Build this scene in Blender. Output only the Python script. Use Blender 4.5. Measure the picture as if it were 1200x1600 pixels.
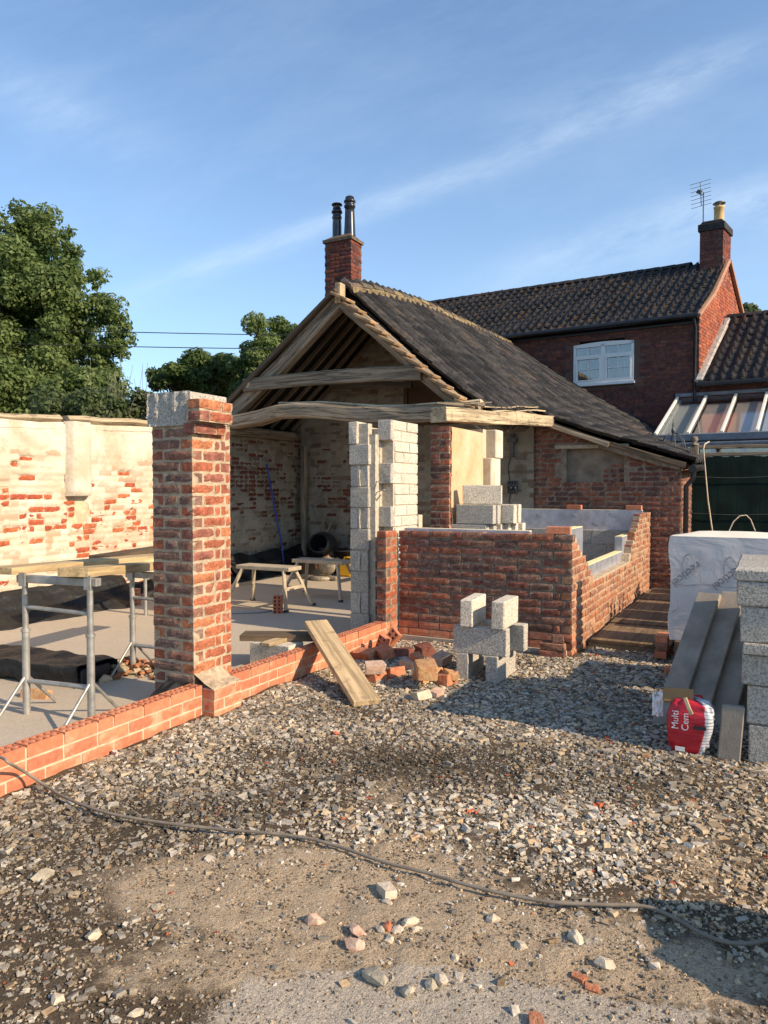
import bpy, bmesh, math, random
import numpy as np
from mathutils import Vector, Matrix

random.seed(7)
rng = np.random.default_rng(7)
rad = math.radians
for o in list(bpy.data.objects):
    bpy.data.objects.remove(o)
scene = bpy.context.scene
COL = scene.collection

# ------------------------------------------------------------------ camera
CAM_H = 1.5
cam_d = bpy.data.cameras.new("camera")
cam = bpy.data.objects.new("camera", cam_d)
COL.objects.link(cam)
cam_d.sensor_fit = 'VERTICAL'
cam_d.sensor_height = 36.0
cam_d.lens = 36.0 * 1155 / 1600
cam_d.clip_start = 0.05
cam_d.clip_end = 900
cam.location = (0, 0, CAM_H)
cam.rotation_euler = (rad(90) - math.atan(35 / 1155), 0, 0)
scene.camera = cam

# ------------------------------------------------------------------ sun, sky
SUN_EL = 29.0
SUN_H = np.array([0.865, -0.50]); SUN_H /= np.linalg.norm(SUN_H)
sd = Vector((SUN_H[0] * math.cos(rad(SUN_EL)), SUN_H[1] * math.cos(rad(SUN_EL)), math.sin(rad(SUN_EL))))
sun_d = bpy.data.lights.new("sun", 'SUN')
sun_d.energy = 5.0
sun_d.angle = rad(0.5)
sun_d.color = (1.0, 0.80, 0.57)
sun = bpy.data.objects.new("sun", sun_d)
COL.objects.link(sun)
sun.rotation_euler = (-sd).to_track_quat('-Z', 'Y').to_euler()
sun.location = (20, -12, 25)

world = bpy.data.worlds.new("World")
scene.world = world
world.use_nodes = True
wt = world.node_tree
wt.nodes.clear()


def wnode(t, **k):
    n = wt.nodes.new(t)
    for a, b in k.items():
        setattr(n, a, b)
    return n


def wmath(op, a, b=None, c=None, clamp=False):
    n = wnode('ShaderNodeMath', operation=op, use_clamp=clamp)
    for i, x in enumerate((a, b, c)):
        if x is None:
            continue
        if isinstance(x, (int, float)):
            n.inputs[i].default_value = x
        else:
            wt.links.new(x, n.inputs[i])
    return n.outputs[0]


sky = wnode('ShaderNodeTexSky')
sky.sky_type = 'NISHITA'
sky.sun_disc = False
sky.sun_elevation = rad(SUN_EL)
sky.sun_rotation = math.atan2(SUN_H[0], SUN_H[1])
sky.altitude = 0
sky.air_density = 1.0
sky.dust_density = 0.6
sky.ozone_density = 2.2
tc = wnode('ShaderNodeTexCoord')
sp = wnode('ShaderNodeSeparateXYZ')
wt.links.new(tc.outputs['Generated'], sp.inputs[0])
gx, gy, gz = sp.outputs
ay = wmath('MAXIMUM', gy, 0.15)
X = wmath('DIVIDE', gx, ay)
Z = wmath('DIVIDE', gz, ay)


def wnoise(scale, sx, sy, detail=6, w=0.0, tilt=0.0):
    cb = wnode('ShaderNodeCombineXYZ')
    a = wmath('ADD', wmath('MULTIPLY', X, math.cos(tilt)), wmath('MULTIPLY', Z, math.sin(tilt)))
    b = wmath('ADD', wmath('MULTIPLY', X, -math.sin(tilt)), wmath('MULTIPLY', Z, math.cos(tilt)))
    wt.links.new(wmath('MULTIPLY', a, sx), cb.inputs[0])
    wt.links.new(wmath('MULTIPLY', b, sy), cb.inputs[1])
    cb.inputs[2].default_value = w
    n = wnode('ShaderNodeTexNoise')
    n.inputs['Scale'].default_value = scale
    n.inputs['Detail'].default_value = detail
    n.inputs['Roughness'].default_value = 0.68
    wt.links.new(cb.outputs[0], n.inputs['Vector'])
    return n.outputs[0]


def band(a, b, c, w, x0, x1, soft, amt):
    f = wmath('SUBTRACT', Z, wmath('ADD', a, wmath('ADD', wmath('MULTIPLY', X, b), wmath('MULTIPLY', wmath('MULTIPLY', X, X), c))))
    f = wmath('ADD', f, wmath('MULTIPLY', wmath('SUBTRACT', wnoise(3.0, 1, 1, 4, 3.3), 0.5), w * 2.2))
    g = wmath('POWER', 2.718, wmath('MULTIPLY', wmath('POWER', wmath('DIVIDE', wmath('ABSOLUTE', f), w), 2), -1.0))
    m0 = wmath('DIVIDE', wmath('SUBTRACT', X, x0), soft, clamp=True)
    m1 = wmath('DIVIDE', wmath('SUBTRACT', x1, X), soft, clamp=True)
    return wmath('MULTIPLY', wmath('MULTIPLY', wmath('MULTIPLY', g, m0), m1), amt)


streak = wmath('MULTIPLY', wmath('SUBTRACT', wnoise(6.0, 1.0, 3.2, 9, 1.7, 0.35), 0.30, clamp=True), 3.4)
bands = wmath('ADD', band(0.385, 0.37, 0.0, 0.018, -0.42, 0.55, 0.2, 0.22),
              wmath('ADD', band(0.44, 0.30, 0.0, 0.024, 0.12, 0.60, 0.15, 0.16),
                    wmath('ADD', band(0.235, 0.30, 0.0, 0.034, 0.05, 1.6, 0.3, 0.26),
                          band(0.34, -0.4, 0.0, 0.05, -0.62, -0.25, 0.15, 0.14))))
cloud = wmath('MULTIPLY', bands, streak)
gen = wmath('MULTIPLY', wmath('SUBTRACT', wnoise(1.6, 1.0, 3.0, 6, 9.1, 0.3), 0.50, clamp=True), 0.35)
lowhaze = wmath('MULTIPLY', wmath('POWER', 2.718, wmath('MULTIPLY', wmath('MAXIMUM', gz, 0.0), -3.2)), 0.46)
cloud = wmath('ADD', wmath('ADD', cloud, gen), lowhaze, clamp=True)
mixw = wnode('ShaderNodeMix', data_type='RGBA')
tint = wnode('ShaderNodeMix', data_type='RGBA', blend_type='MULTIPLY')
tint.inputs[0].default_value = 1.0
tint.inputs[7].default_value = (0.82, 1.05, 1.20, 1)
wt.links.new(sky.outputs[0], tint.inputs[6])
wt.links.new(cloud, mixw.inputs[0])
wt.links.new(tint.outputs[2], mixw.inputs[6])
mixw.inputs[7].default_value = (5.4, 6.3, 7.2, 1)
bg = wnode('ShaderNodeBackground')
bg.inputs[1].default_value = 0.13
wt.links.new(mixw.outputs[2], bg.inputs[0])
wo = wnode('ShaderNodeOutputWorld')
wt.links.new(bg.outputs[0], wo.inputs[0])

scene.view_settings.view_transform = 'Standard'
scene.view_settings.look = 'None'
scene.view_settings.gamma = 1
scene.view_settings.exposure = 0.45
scene.view_settings.use_curve_mapping = False
scene.render.engine = 'CYCLES'
scene.cycles.max_bounces = 6
scene.cycles.diffuse_bounces = 3
scene.cycles.use_denoising = True

# ------------------------------------------------------------------ frames of reference
TH = rad(27.5)
UX = np.array([math.sin(TH), math.cos(TH), 0.0])
VX = np.array([math.cos(TH), -math.sin(TH), 0.0])
ZX = np.array([0.0, 0.0, 1.0])


def P(u, v, z=0.0):
    return UX * u + VX * v + ZX * z


SL = .02      # level of the slab
PIT = math.atan(35 / 1155)
CF = np.array([0, math.cos(PIT), -math.sin(PIT)])
CU = np.array([0, math.sin(PIT), math.cos(PIT)])
CR = np.array([1.0, 0, 0])
CC = np.array([0, 0, CAM_H])


def ground_at(px, py, z=0.0):
    """the point of the level z that shows at a pixel of the photograph"""
    d = CR * (px - 600) / 1155 + CU * (800 - py) / 1155 + CF
    return CC + d * ((z - CAM_H) / d[2])


# ------------------------------------------------------------------ noise for geometry
def _h(ix, iy, seed):
    n = (ix.astype(np.int64) * 374761393 + iy.astype(np.int64) * 668265263 + seed * 982451653) & 0x7fffffff
    n = ((n ^ (n >> 13)) * 1274126177) & 0x7fffffff
    return ((n ^ (n >> 16)) & 0xffff) / 65535.0


def vnoise(x, y, seed=0):
    x = np.asarray(x, float); y = np.asarray(y, float)
    ix = np.floor(x); iy = np.floor(y)
    fx = x - ix; fy = y - iy
    fx = fx * fx * (3 - 2 * fx); fy = fy * fy * (3 - 2 * fy)
    a = _h(ix, iy, seed); b = _h(ix + 1, iy, seed); c = _h(ix, iy + 1, seed); d = _h(ix + 1, iy + 1, seed)
    return (a * (1 - fx) + b * fx) * (1 - fy) + (c * (1 - fx) + d * fx) * fy


def fbm(x, y, seed=0, octv=4, gain=0.5):
    s = 0; a = 1; t = 0
    for i in range(octv):
        s = s + a * vnoise(np.asarray(x) * 2 ** i, np.asarray(y) * 2 ** i, seed + 17 * i)
        t += a; a *= gain
    return s / t


def smooth(x, a, b):
    t = np.clip((np.asarray(x, float) - a) / (b - a), 0, 1)
    return t * t * (3 - 2 * t)


# ------------------------------------------------------------------ materials
class MT:
    def __init__(s, name, rough=0.85, spec=0.3, metal=0.0):
        s.m = bpy.data.materials.new(name)
        s.m.use_nodes = True
        s.t = s.m.node_tree
        s.b = s.t.nodes['Principled BSDF']
        s.b.inputs['Roughness'].default_value = rough
        s.b.inputs['Specular IOR Level'].default_value = spec
        s.b.inputs['Metallic'].default_value = metal
        s.bump_h = None

    def n(s, t, **k):
        n = s.t.nodes.new(t)
        for a, b in k.items():
            setattr(n, a, b)
        return n

    def lk(s, x, inp):
        if isinstance(x, (int, float)):
            inp.default_value = x
        elif isinstance(x, tuple):
            inp.default_value = tuple(x) + ((1,) if len(x) == 3 and inp.type == 'RGBA' else ())
        else:
            s.t.links.new(x, inp)

    def pos(s):
        return s.n('ShaderNodeNewGeometry').outputs['Position']

    def attr(s, name, out='Fac'):
        return s.n('ShaderNodeAttribute', attribute_name=name).outputs[out]

    def mp(s, v, scale=(1, 1, 1)):
        n = s.n('ShaderNodeVectorMath', operation='MULTIPLY')
        s.t.links.new(v, n.inputs[0])
        n.inputs[1].default_value = scale
        return n.outputs[0]

    def noise(s, v, scale, detail=4, rough=0.55, dist=0.0):
        n = s.n('ShaderNodeTexNoise')
        s.t.links.new(v, n.inputs['Vector'])
        n.inputs['Scale'].default_value = scale
        n.inputs['Detail'].default_value = detail
        n.inputs['Roughness'].default_value = rough
        n.inputs['Distortion'].default_value = dist
        return n.outputs[0]

    def voro(s, v, scale, feature='F1', out='Distance'):
        n = s.n('ShaderNodeTexVoronoi', feature=feature)
        s.t.links.new(v, n.inputs['Vector'])
        n.inputs['Scale'].default_value = scale
        return n.outputs[out]

    def step(s, x, a, b, to0=0.0, to1=1.0):
        n = s.n('ShaderNodeMapRange', interpolation_type='SMOOTHSTEP')
        s.lk(x, n.inputs[0])
        n.inputs[1].default_value = a; n.inputs[2].default_value = b
        n.inputs[3].default_value = to0; n.inputs[4].default_value = to1
        return n.outputs[0]

    def math(s, op, a, b=0.0, clamp=False):
        n = s.n('ShaderNodeMath', operation=op, use_clamp=clamp)
        s.lk(a, n.inputs[0]); s.lk(b, n.inputs[1])
        return n.outputs[0]

    def mix(s, f, a, b, mode='MIX'):
        n = s.n('ShaderNodeMix', data_type='RGBA', blend_type=mode)
        s.lk(f, n.inputs[0]); s.lk(a, n.inputs[6]); s.lk(b, n.inputs[7])
        return n.outputs[2]

    def ramp(s, x, cols, const=False):
        n = s.n('ShaderNodeValToRGB')
        s.lk(x, n.inputs[0])
        e = n.color_ramp.elements
        n.color_ramp.interpolation = 'CONSTANT' if const else 'LINEAR'
        while len(e) < len(cols):
            e.new(0.5)
        for i, c in enumerate(cols):
            e[i].position = i / (len(cols) - (0 if const else 1))
            e[i].color = tuple(c) + (1,)
        return n.outputs[0]

    def rnd(s):
        a = s.n('ShaderNodeObjectInfo').outputs['Random']
        return s.math('FRACT', s.math('ADD', a, s.attr('rnd')))

    def scalecol(s, c, f):
        n = s.n('ShaderNodeVectorMath', operation='SCALE')
        s.lk(c, n.inputs[0])
        s.lk(f, n.inputs['Scale'])
        return n.outputs[0]

    def bump(s, h, dist=0.005, strength=1.0):
        n = s.n('ShaderNodeBump')
        n.inputs['Strength'].default_value = strength
        n.inputs['Distance'].default_value = dist
        s.t.links.new(h, n.inputs['Height'])
        if s.bump_h is not None:
            s.t.links.new(s.bump_h, n.inputs['Normal'])
        s.bump_h = n.outputs[0]
        s.t.links.new(s.bump_h, s.b.inputs['Normal'])

    def col(s, c):
        s.lk(c, s.b.inputs['Base Color'])
        return s.m


def brick_mat(name, palette, lime=0.5, limecol=(0.50, 0.42, 0.31), soot=0.2, bump=0.006, mott=0.35):
    t = MT(name, 0.92, 0.2)
    p = t.pos(); r = t.rnd()
    c = t.ramp(r, palette, const=True)
    n1 = t.noise(p, 14, 5, 0.62)
    n2 = t.noise(p, 55, 4, 0.6)
    c = t.scalecol(c, t.step(n1, 0.25, 0.75, 1 - mott, 1 + mott))
    c = t.scalecol(c, t.step(n2, 0.3, 0.75, 0.72, 1.2))
    c = t.mix(t.step(t.noise(p, 5.5, 4), 0.52, 0.75, 0, soot), c, (0.035, 0.03, 0.028))
    if lime > 0:
        e = t.attr('edge')
        f = t.math('ADD', t.math('MULTIPLY', t.step(e, 0.30, 1.0), 0.26), t.math('MULTIPLY', t.noise(p, 21, 5, 0.65), 0.9))
        f = t.math('ADD', f, t.math('MULTIPLY', t.noise(p, 2.6, 3), 0.35))
        f = t.step(f, 0.98 - lime * 0.38, 1.12 - lime * 0.30)
        c = t.mix(t.math('MULTIPLY', f, 0.85), c, limecol)
    t.bump(t.math('ADD', n1, t.math('MULTIPLY', n2, 0.7)), bump)
    t.bump(t.noise(p, 210, 3), bump * 0.18)
    return t.col(c)


PAL_PILLAR = [(.36, .115, .062), (.40, .135, .07), (.32, .10, .058), (.43, .165, .08), (.34, .11, .062), (.27, .105, .075), (.37, .12, .065), (.41, .14, .07), (.35, .145, .09), (.33, .10, .058)]
PAL_REUSE = [(.28, .115, .075), (.22, .098, .07), (.33, .135, .08), (.16, .088, .068), (.32, .17, .11), (.25, .095, .065), (.29, .12, .082), (.19, .11, .084), (.36, .135, .075), (.24, .135, .095)]
PAL_SIDE = [(.36, .15, .08), (.31, .125, .075), (.40, .21, .12), (.27, .125, .085), (.38, .16, .09), (.30, .16, .11), (.42, .25, .15)]
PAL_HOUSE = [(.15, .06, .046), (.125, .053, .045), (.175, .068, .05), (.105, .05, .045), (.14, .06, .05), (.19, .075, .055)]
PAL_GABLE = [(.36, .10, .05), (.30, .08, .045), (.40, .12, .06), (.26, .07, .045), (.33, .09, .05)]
PAL_BARN = [(.22, .088, .06), (.17, .076, .06), (.25, .11, .07), (.135, .072, .06), (.235, .095, .065), (.28, .115, .07)]

MAT = {}
MAT['brick_pillar'] = brick_mat('weathered_red_brick', PAL_PILLAR, 0.42, (0.44, 0.32, 0.205), soot=0.25)
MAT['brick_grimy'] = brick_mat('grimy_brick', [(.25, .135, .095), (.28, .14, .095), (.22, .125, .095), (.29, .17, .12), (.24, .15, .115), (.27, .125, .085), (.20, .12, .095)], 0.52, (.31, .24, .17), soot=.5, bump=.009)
MAT['brick_reuse'] = brick_mat('reclaimed_brick', PAL_REUSE, 0.50, (0.31, 0.245, 0.175), soot=0.4, bump=0.010)
MAT['brick_side'] = brick_mat('reclaimed_pale_brick', PAL_SIDE, 0.5, (0.44, 0.29, 0.17), soot=0.25, bump=0.007)
MAT['brick_house'] = brick_mat('dark_house_brick', PAL_HOUSE, 0.0, soot=0.4)
MAT['brick_gable'] = brick_mat('orange_gable_brick', PAL_GABLE, 0.12, soot=0.15)
MAT['brick_barn'] = brick_mat('barn_brick', PAL_BARN, 0.42, (0.36, 0.31, 0.23), soot=0.35)
MAT['brick_wall'] = brick_mat('limewashed_brick', [(.40, .10, .05), (.44, .12, .055), (.36, .085, .045), (.46, .15, .07), (.40, .11, .05)], 0.46, (0.66, 0.54, 0.37), soot=0.05, bump=0.007)
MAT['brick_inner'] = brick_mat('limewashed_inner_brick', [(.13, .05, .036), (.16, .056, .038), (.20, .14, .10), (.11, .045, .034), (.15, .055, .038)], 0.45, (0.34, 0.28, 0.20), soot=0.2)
MAT['brick_stack'] = brick_mat('chimney_brick', [(.20, .055, .038), (.15, .045, .034), (.24, .07, .042), (.10, .042, .04), (.19, .054, .038)], 0.10, soot=0.45)


def new_brick():
    t = MT('new_orange_brick', 0.85, 0.25)
    p = t.pos(); r = t.rnd()
    c = t.ramp(r, [(.53, .19, .098), (.48, .165, .088), (.57, .22, .115), (.51, .18, .095), (.45, .155, .085)])
    c = t.scalecol(c, t.step(t.noise(p, 30, 4), 0.3, 0.7, 0.86, 1.1))
    f = t.step(t.math('ADD', t.noise(p, 7, 5, 0.65), t.math('MULTIPLY', t.attr('edge'), 0.10)), 0.55, 0.74, 0, 0.7)
    c = t.mix(f, c, (0.58, 0.36, 0.22))
    t.bump(t.noise(p, 90, 3), 0.0015)
    return t.col(c)


MAT['brick_new'] = new_brick()


def plain(name, col, rough=0.85, spec=0.3, metal=0.0, var=0.25, scale=6, bump=0.0, bscale=60, rndv=0.0):
    t = MT(name, rough, spec, metal)
    p = t.pos()
    c = t.scalecol(col, t.step(t.noise(p, scale, 5, 0.6), 0.25, 0.75, 1 - var, 1 + var))
    if rndv:
        c = t.scalecol(c, t.math('ADD', 1 - rndv, t.math('MULTIPLY', t.rnd(), 2 * rndv)))
    if bump:
        t.bump(t.noise(p, bscale, 4), bump)
    return t.col(c)


MAT['mortar_old'] = plain('old_lime_mortar', (.43, .33, .22), var=0.3, scale=18, bump=0.006, bscale=45)
MAT['mortar_dark'] = plain('dirty_mortar', (.22, .175, .13), var=0.35, scale=14, bump=0.007, bscale=40)
MAT['mortar_new'] = plain('fresh_mortar', (.56, .42, .28), var=0.2, scale=20, bump=0.003)
MAT['mortar_house'] = plain('house_mortar', (.12, .075, .06), var=0.2, scale=20)
MAT['mortar_gable'] = plain('gable_mortar', (.36, .20, .13), var=0.2, scale=20)
MAT['mortar_grey'] = plain('block_mortar', (.46, .40, .31), var=0.25, scale=24, bump=0.005)
MAT['mortar_lime'] = plain('limewashed_mortar', (.60, .46, .30), var=0.3, scale=8, bump=0.006, bscale=30)


def block_mat(name, col, stain=0.2):
    t = MT(name, 0.95, 0.15)
    p = t.pos()
    v = t.voro(p, 150)
    n = t.noise(p, 75, 3, 0.75)
    c = t.scalecol(col, t.step(n, 0.30, 0.64, 0.52, 1.32))
    c = t.scalecol(c, t.math('ADD', 0.9, t.math('MULTIPLY', t.rnd(), 0.2)))
    c = t.mix(t.step(t.noise(p, 6, 4), 0.5, 0.8, 0, stain), c, (.36, .29, .20))
    t.bump(t.math('ADD', n, t.math('MULTIPLY', v, -0.6)), 0.006)
    return t.col(c)


MAT['block'] = block_mat('dense_concrete_block', (.43, .395, .335))
MAT['block_sunlit'] = block_mat('sunlit_concrete_block', (.60, .535, .43), 0.5)  # lighter copy for blocks in the sun; sunlight is put into its colour
MAT['blockprec'] = plain('precast_concrete', (.31, .262, .208), var=0.22, scale=7, bump=0.002, bscale=120, rndv=0.1)


def wood_mat(name, cols, rough=0.85, grain=1.0, dark=0.4, bump=0.003, stain=0.0, staincol=(.10, .07, .045), crack=0.0):
    t = MT(name, rough, 0.2)
    co = t.attr('co', 'Vector')
    p = t.pos()
    g = t.noise(t.mp(co, (2.2, 46, 46)), grain, 6, 0.65, 0.6)
    g2 = t.noise(t.mp(co, (0.9, 15, 15)), grain, 6, 0.7, 0.8)
    c = t.ramp(g, cols)
    c = t.scalecol(c, t.step(g2, 0.33, 0.66, 1 - dark * 1.1, 1 + dark * 0.5))
    if crack:
        g3 = t.noise(t.mp(co, (0.35, 10, 10)), grain, 3, 0.6, 0.25)
        cr = t.step(t.math('ABSOLUTE', t.math('SUBTRACT', g3, 0.5)), 0.0, 0.011, crack, 0.0)
        c = t.mix(cr, c, (.03, .022, .015))
        t.bump(t.math('SUBTRACT', 1.0, cr), 0.012)
    c = t.scalecol(c, t.math('ADD', 0.85, t.math('MULTIPLY', t.rnd(), 0.3)))
    if stain:
        c = t.mix(t.step(t.noise(p, 9, 4), 0.55, 0.68, 0, stain), c, staincol)
    t.bump(g, bump)
    return t.col(c)


MAT['oak'] = wood_mat('old_oak', [(.14, .108, .075), (.27, .215, .152), (.40, .335, .25)], bump=0.008, dark=0.5, crack=.75)
MAT['oak_dark'] = wood_mat('sooty_rafter', [(.055, .04, .028), (.11, .08, .055), (.16, .12, .08)], bump=0.004)
MAT['oak_mid'] = wood_mat('dusty_rafter', [(.10, .07, .045), (.17, .125, .08), (.25, .19, .125)], bump=0.004)
MAT['oak_sunlit'] = wood_mat('sunlit_oak', [(.36, .27, .16), (.52, .41, .26), (.62, .51, .34)], bump=0.006, stain=0.45, crack=.7)  # lit copy of the oak, sunshine put into the colour
MAT['pine'] = wood_mat('scaffold_board_wood', [(.34, .235, .125), (.47, .34, .19), (.56, .42, .25)], bump=0.002, stain=0.5, staincol=(.20, .135, .08))
MAT['pine_dark'] = wood_mat('dark_damp_board', [(.075, .055, .038), (.14, .10, .065), (.20, .145, .09)], bump=0.003, stain=0.4)
MAT['pine_yellow'] = wood_mat('yellowish_stained_board', [(.43, .30, .15), (.55, .40, .21), (.62, .47, .27)], bump=0.002, stain=0.0)
MAT['ply'] = wood_mat('weathered_ply', [(.15, .10, .058), (.22, .15, .085), (.28, .2, .12)], bump=0.003, stain=0.5)
MAT['boarding'] = plain('brown_boarding', (.085, .048, .026), var=0.2, scale=3)
MAT['tile_under'] = plain('roof_felt', (.012, .011, .010), var=0.3)


def plaster_mat(name, cols, dirt=0.25, dirtcol=(.42, .30, .17), top=None):
    t = MT(name, 0.9, 0.2)
    p = t.pos()
    c = t.ramp(t.noise(p, 1.7, 6, 0.6, 0.5), cols)
    c = t.mix(t.step(t.noise(p, 5, 6, 0.7), 0.48, 0.7, 0, dirt), c, dirtcol)
    tone = t.attr('tone')
    c = t.mix(t.step(tone, 0.1, 1.0, 0, .55), c, (min(1, cols[-1][0] * 1.1), min(1, cols[-1][1] * 1.1), min(1, cols[-1][2] * 1.1)))
    c = t.mix(t.step(t.math('MULTIPLY', tone, -1.0), 0.1, 1.0, 0, .75), c, (dirtcol[0] * 1.05, dirtcol[1] * .82, dirtcol[2] * .75))
    c = t.mix(t.step(t.noise(p, 24, 5, 0.7), 0.60, 0.74, 0, dirt * 1.2), c, (dirtcol[0] * .6, dirtcol[1] * .55, dirtcol[2] * .5))
    t.bump(t.noise(p, 16, 6, 0.65), 0.012)
    t.bump(t.noise(p, 90, 3), 0.002)
    return t.col(c)


MAT['plaster'] = plaster_mat('cream_limewash', [(.47, .39, .28), (.53, .455, .345), (.63, .575, .47), (.51, .42, .30), (.65, .60, .50), (.55, .47, .35)], 0.6, (.43, .325, .215))
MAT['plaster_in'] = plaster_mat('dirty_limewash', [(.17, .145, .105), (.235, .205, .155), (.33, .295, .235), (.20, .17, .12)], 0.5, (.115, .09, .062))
MAT['plaster_orange'] = plaster_mat('ochre_stained_plaster', [(.46, .235, .105), (.55, .36, .19), (.60, .48, .32), (.56, .41, .24)], 0.4, (.52, .24, .10))


def tile_mat(name, pal, lichen=0.2):
    t = MT(name, 0.8, 0.3)
    p = t.pos(); r = t.rnd()
    c = t.ramp(r, pal, const=True)
    c = t.scalecol(c, t.step(t.noise(p, 12, 5, 0.65), 0.3, 0.7, 0.6, 1.4))
    c = t.mix(t.step(t.noise(p, 34, 5, 0.7), 0.58, 0.72, 0, lichen), c, (.22, .19, .13))
    t.bump(t.noise(p, 60, 4), 0.003)
    return t.col(c)


MAT['tile_barn2'] = tile_mat('blackened_pantile', [(.011, .011, .013), (.016, .016, .018), (.008, .008, .010)], 0.35)
MAT['tile_barn3'] = tile_mat('brown_pantile', [(.046, .041, .037), (.054, .043, .036), (.040, .037, .036), (.066, .042, .032)], 0.55)
MAT['tile_barn'] = tile_mat('barn_pantile', [(.022, .022, .024), (.032, .031, .032), (.014, .014, .016), (.042, .038, .036), (.026, .026, .028), (.017, .017, .019), (.036, .033, .033)], 0.45)
MAT['tile_house'] = tile_mat('house_pantile', [(.030, .028, .028), (.042, .037, .035), (.024, .024, .025), (.05, .04, .034), (.034, .031, .031), (.030, .028, .028), (.038, .034, .033), (.028, .026, .027), (.065, .04, .025), (.036, .032, .032)], 0.25)
MAT['tile_ridge'] = tile_mat('lichened_ridge_tile', [(.17, .13, .075), (.10, .08, .055), (.22, .165, .085), (.13, .09, .06)], 0.6)
MAT['tile_verge'] = tile_mat('pale_verge_tile', [(.30, .19, .10), (.36, .24, .13), (.26, .165, .09)], 0.35)
MAT['verge_mortar'] = plain('verge_mortar', (.42, .38, .33), var=0.3, scale=12, bump=0.006)

MAT['slab'] = None


def slab_mat():
    t = MT('concrete_slab', 0.75, 0.3)
    p = t.pos()
    c = t.ramp(t.noise(p, 0.9, 6, 0.6), [(.40, .335, .255), (.48, .41, .315), (.44, .37, .28), (.53, .455, .355)])
    c = t.mix(t.step(t.noise(p, 7, 5, 0.7), 0.56, 0.75, 0, 0.4), c, (.28, .225, .165))
    c = t.scalecol(c, t.step(t.noise(p, 60, 3), 0.3, 0.7, 0.9, 1.1))
    t.bump(t.noise(p, 30, 5), 0.002)
    return t.col(c)


MAT['slab'] = slab_mat()


def ground_mat():
    t = MT('yard_dirt', 0.95, 0.15)
    p = t.pos()
    gc = t.n('ShaderNodeAttribute', attribute_name='gc').outputs['Color']
    s = t.n('ShaderNodeSeparateColor')
    t.t.links.new(gc, s.inputs[0])
    nz = t.noise(p, 11, 6, 0.68)
    fine = t.noise(p, 130, 4, 0.7)
    c = t.ramp(t.noise(p, 2.2, 5), [(.065, .048, .031), (.115, .084, .054), (.09, .066, .043)])
    sandf = t.step(t.math('ADD', s.outputs[0], t.math('MULTIPLY', t.math('SUBTRACT', nz, 0.5), 1.3)), 0.18, 0.70)
    c = t.mix(sandf, c, t.ramp(nz, [(.33, .24, .15), (.46, .35, .23), (.54, .425, .295)]))
    cemf = t.step(t.math('ADD', s.outputs[1], t.math('MULTIPLY', t.math('SUBTRACT', nz, 0.5), 1.1)), 0.40, 0.62)
    c = t.mix(cemf, c, (.47, .40, .31))
    drk = t.step(t.math('ADD', s.outputs[2], t.math('MULTIPLY', t.math('SUBTRACT', nz, 0.5), 1.2)), 0.30, 0.85, 0, 0.8)
    c = t.mix(drk, c, (.07, .055, .038))
    c = t.scalecol(c, t.step(fine, 0.25, 0.75, 0.62, 1.35))
    t.bump(nz, 0.03)
    t.bump(t.noise(p, 60, 5, 0.7), 0.010)
    t.bump(fine, 0.004)
    return t.col(c)


MAT['ground'] = ground_mat()


def stone_mat(name='gravel_stone'):
    t = MT(name, 0.9, 0.2)
    p = t.pos()
    c = t.attr('col', 'Color')
    c = t.scalecol(c, t.step(t.noise(p, 60, 4, 0.65), 0.25, 0.75, 0.72, 1.25))
    t.bump(t.noise(p, 160, 3), 0.002)
    return t.col(c)


MAT['stone'] = stone_mat()


def rock_mat(name, c0, c1):
    t = MT(name, 0.92, 0.2)
    p = t.pos()
    c = t.mix(t.step(t.noise(p, 22, 5, 0.65), 0.35, 0.65), c0, c1)
    t.bump(t.noise(p, 45, 5, 0.65), 0.008)
    return t.col(c)


MAT['rock_cream'] = rock_mat('cream_stone', (.50, .40, .28), (.62, .53, .40))
MAT['rock_pink'] = rock_mat('pinkish_stone', (.48, .29, .20), (.58, .43, .32))
MAT['rock_ochre'] = rock_mat('ochre_brick_face', (.56, .35, .165), (.47, .22, .105))
MAT['rock_brick'] = rock_mat('brick_rubble', (.42, .14, .07), (.50, .24, .13))
MAT['rock_grey'] = rock_mat('dried_mortar_lump', (.33, .28, .20), (.45, .39, .29))

MAT['steel'] = plain('galvanised_steel', (.38, .365, .33), rough=0.5, spec=0.5, metal=0.55, var=0.25, scale=14)
MAT['steel_dark'] = plain('dark_steel', (.10, .10, .10), rough=0.5, metal=0.4)
MAT['alu'] = plain('dusty_aluminium', (.50, .42, .30), rough=0.6, metal=0.25, var=0.2)
MAT['black_gloss'] = plain('black_pot_glaze', (.022, .022, .028), rough=0.22, spec=0.6, var=0.3)
MAT['black_plastic'] = plain('black_plastic', (.014, .015, .018), rough=0.42, spec=0.5, var=0.3)
MAT['upvc'] = plain('white_upvc', (.74, .74, .72), rough=0.4, spec=0.4, var=0.04)
MAT['white_bar'] = plain('white_glazing_bar', (.82, .78, .66), rough=0.4, spec=0.4, var=0.06)
MAT['lead'] = plain('lead_flashing', (.20, .21, .23), rough=0.6, var=0.2)
MAT['pot_buff'] = plain('buff_chimney_pot', (.62, .42, .18), rough=0.7, var=0.12)
MAT['galv_cowl'] = plain('steel_cowl', (.30, .30, .32), rough=0.4, metal=0.7)
MAT['gutter'] = plain('black_gutter', (.016, .016, .018), rough=0.35, spec=0.5)
MAT['cable'] = plain('dusty_grey_cable', (.21, .175, .135), rough=0.7, var=0.3, scale=10)
MAT['wire'] = plain('black_wire', (.02, .02, .024), rough=0.6)
MAT['blue_pipe'] = plain('blue_water_pipe', (.03, .06, .28), rough=0.5, var=0.15)
MAT['yellow'] = plain('yellow_plastic', (.75, .42, .02), rough=0.45, spec=0.5, var=0.1)
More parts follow.
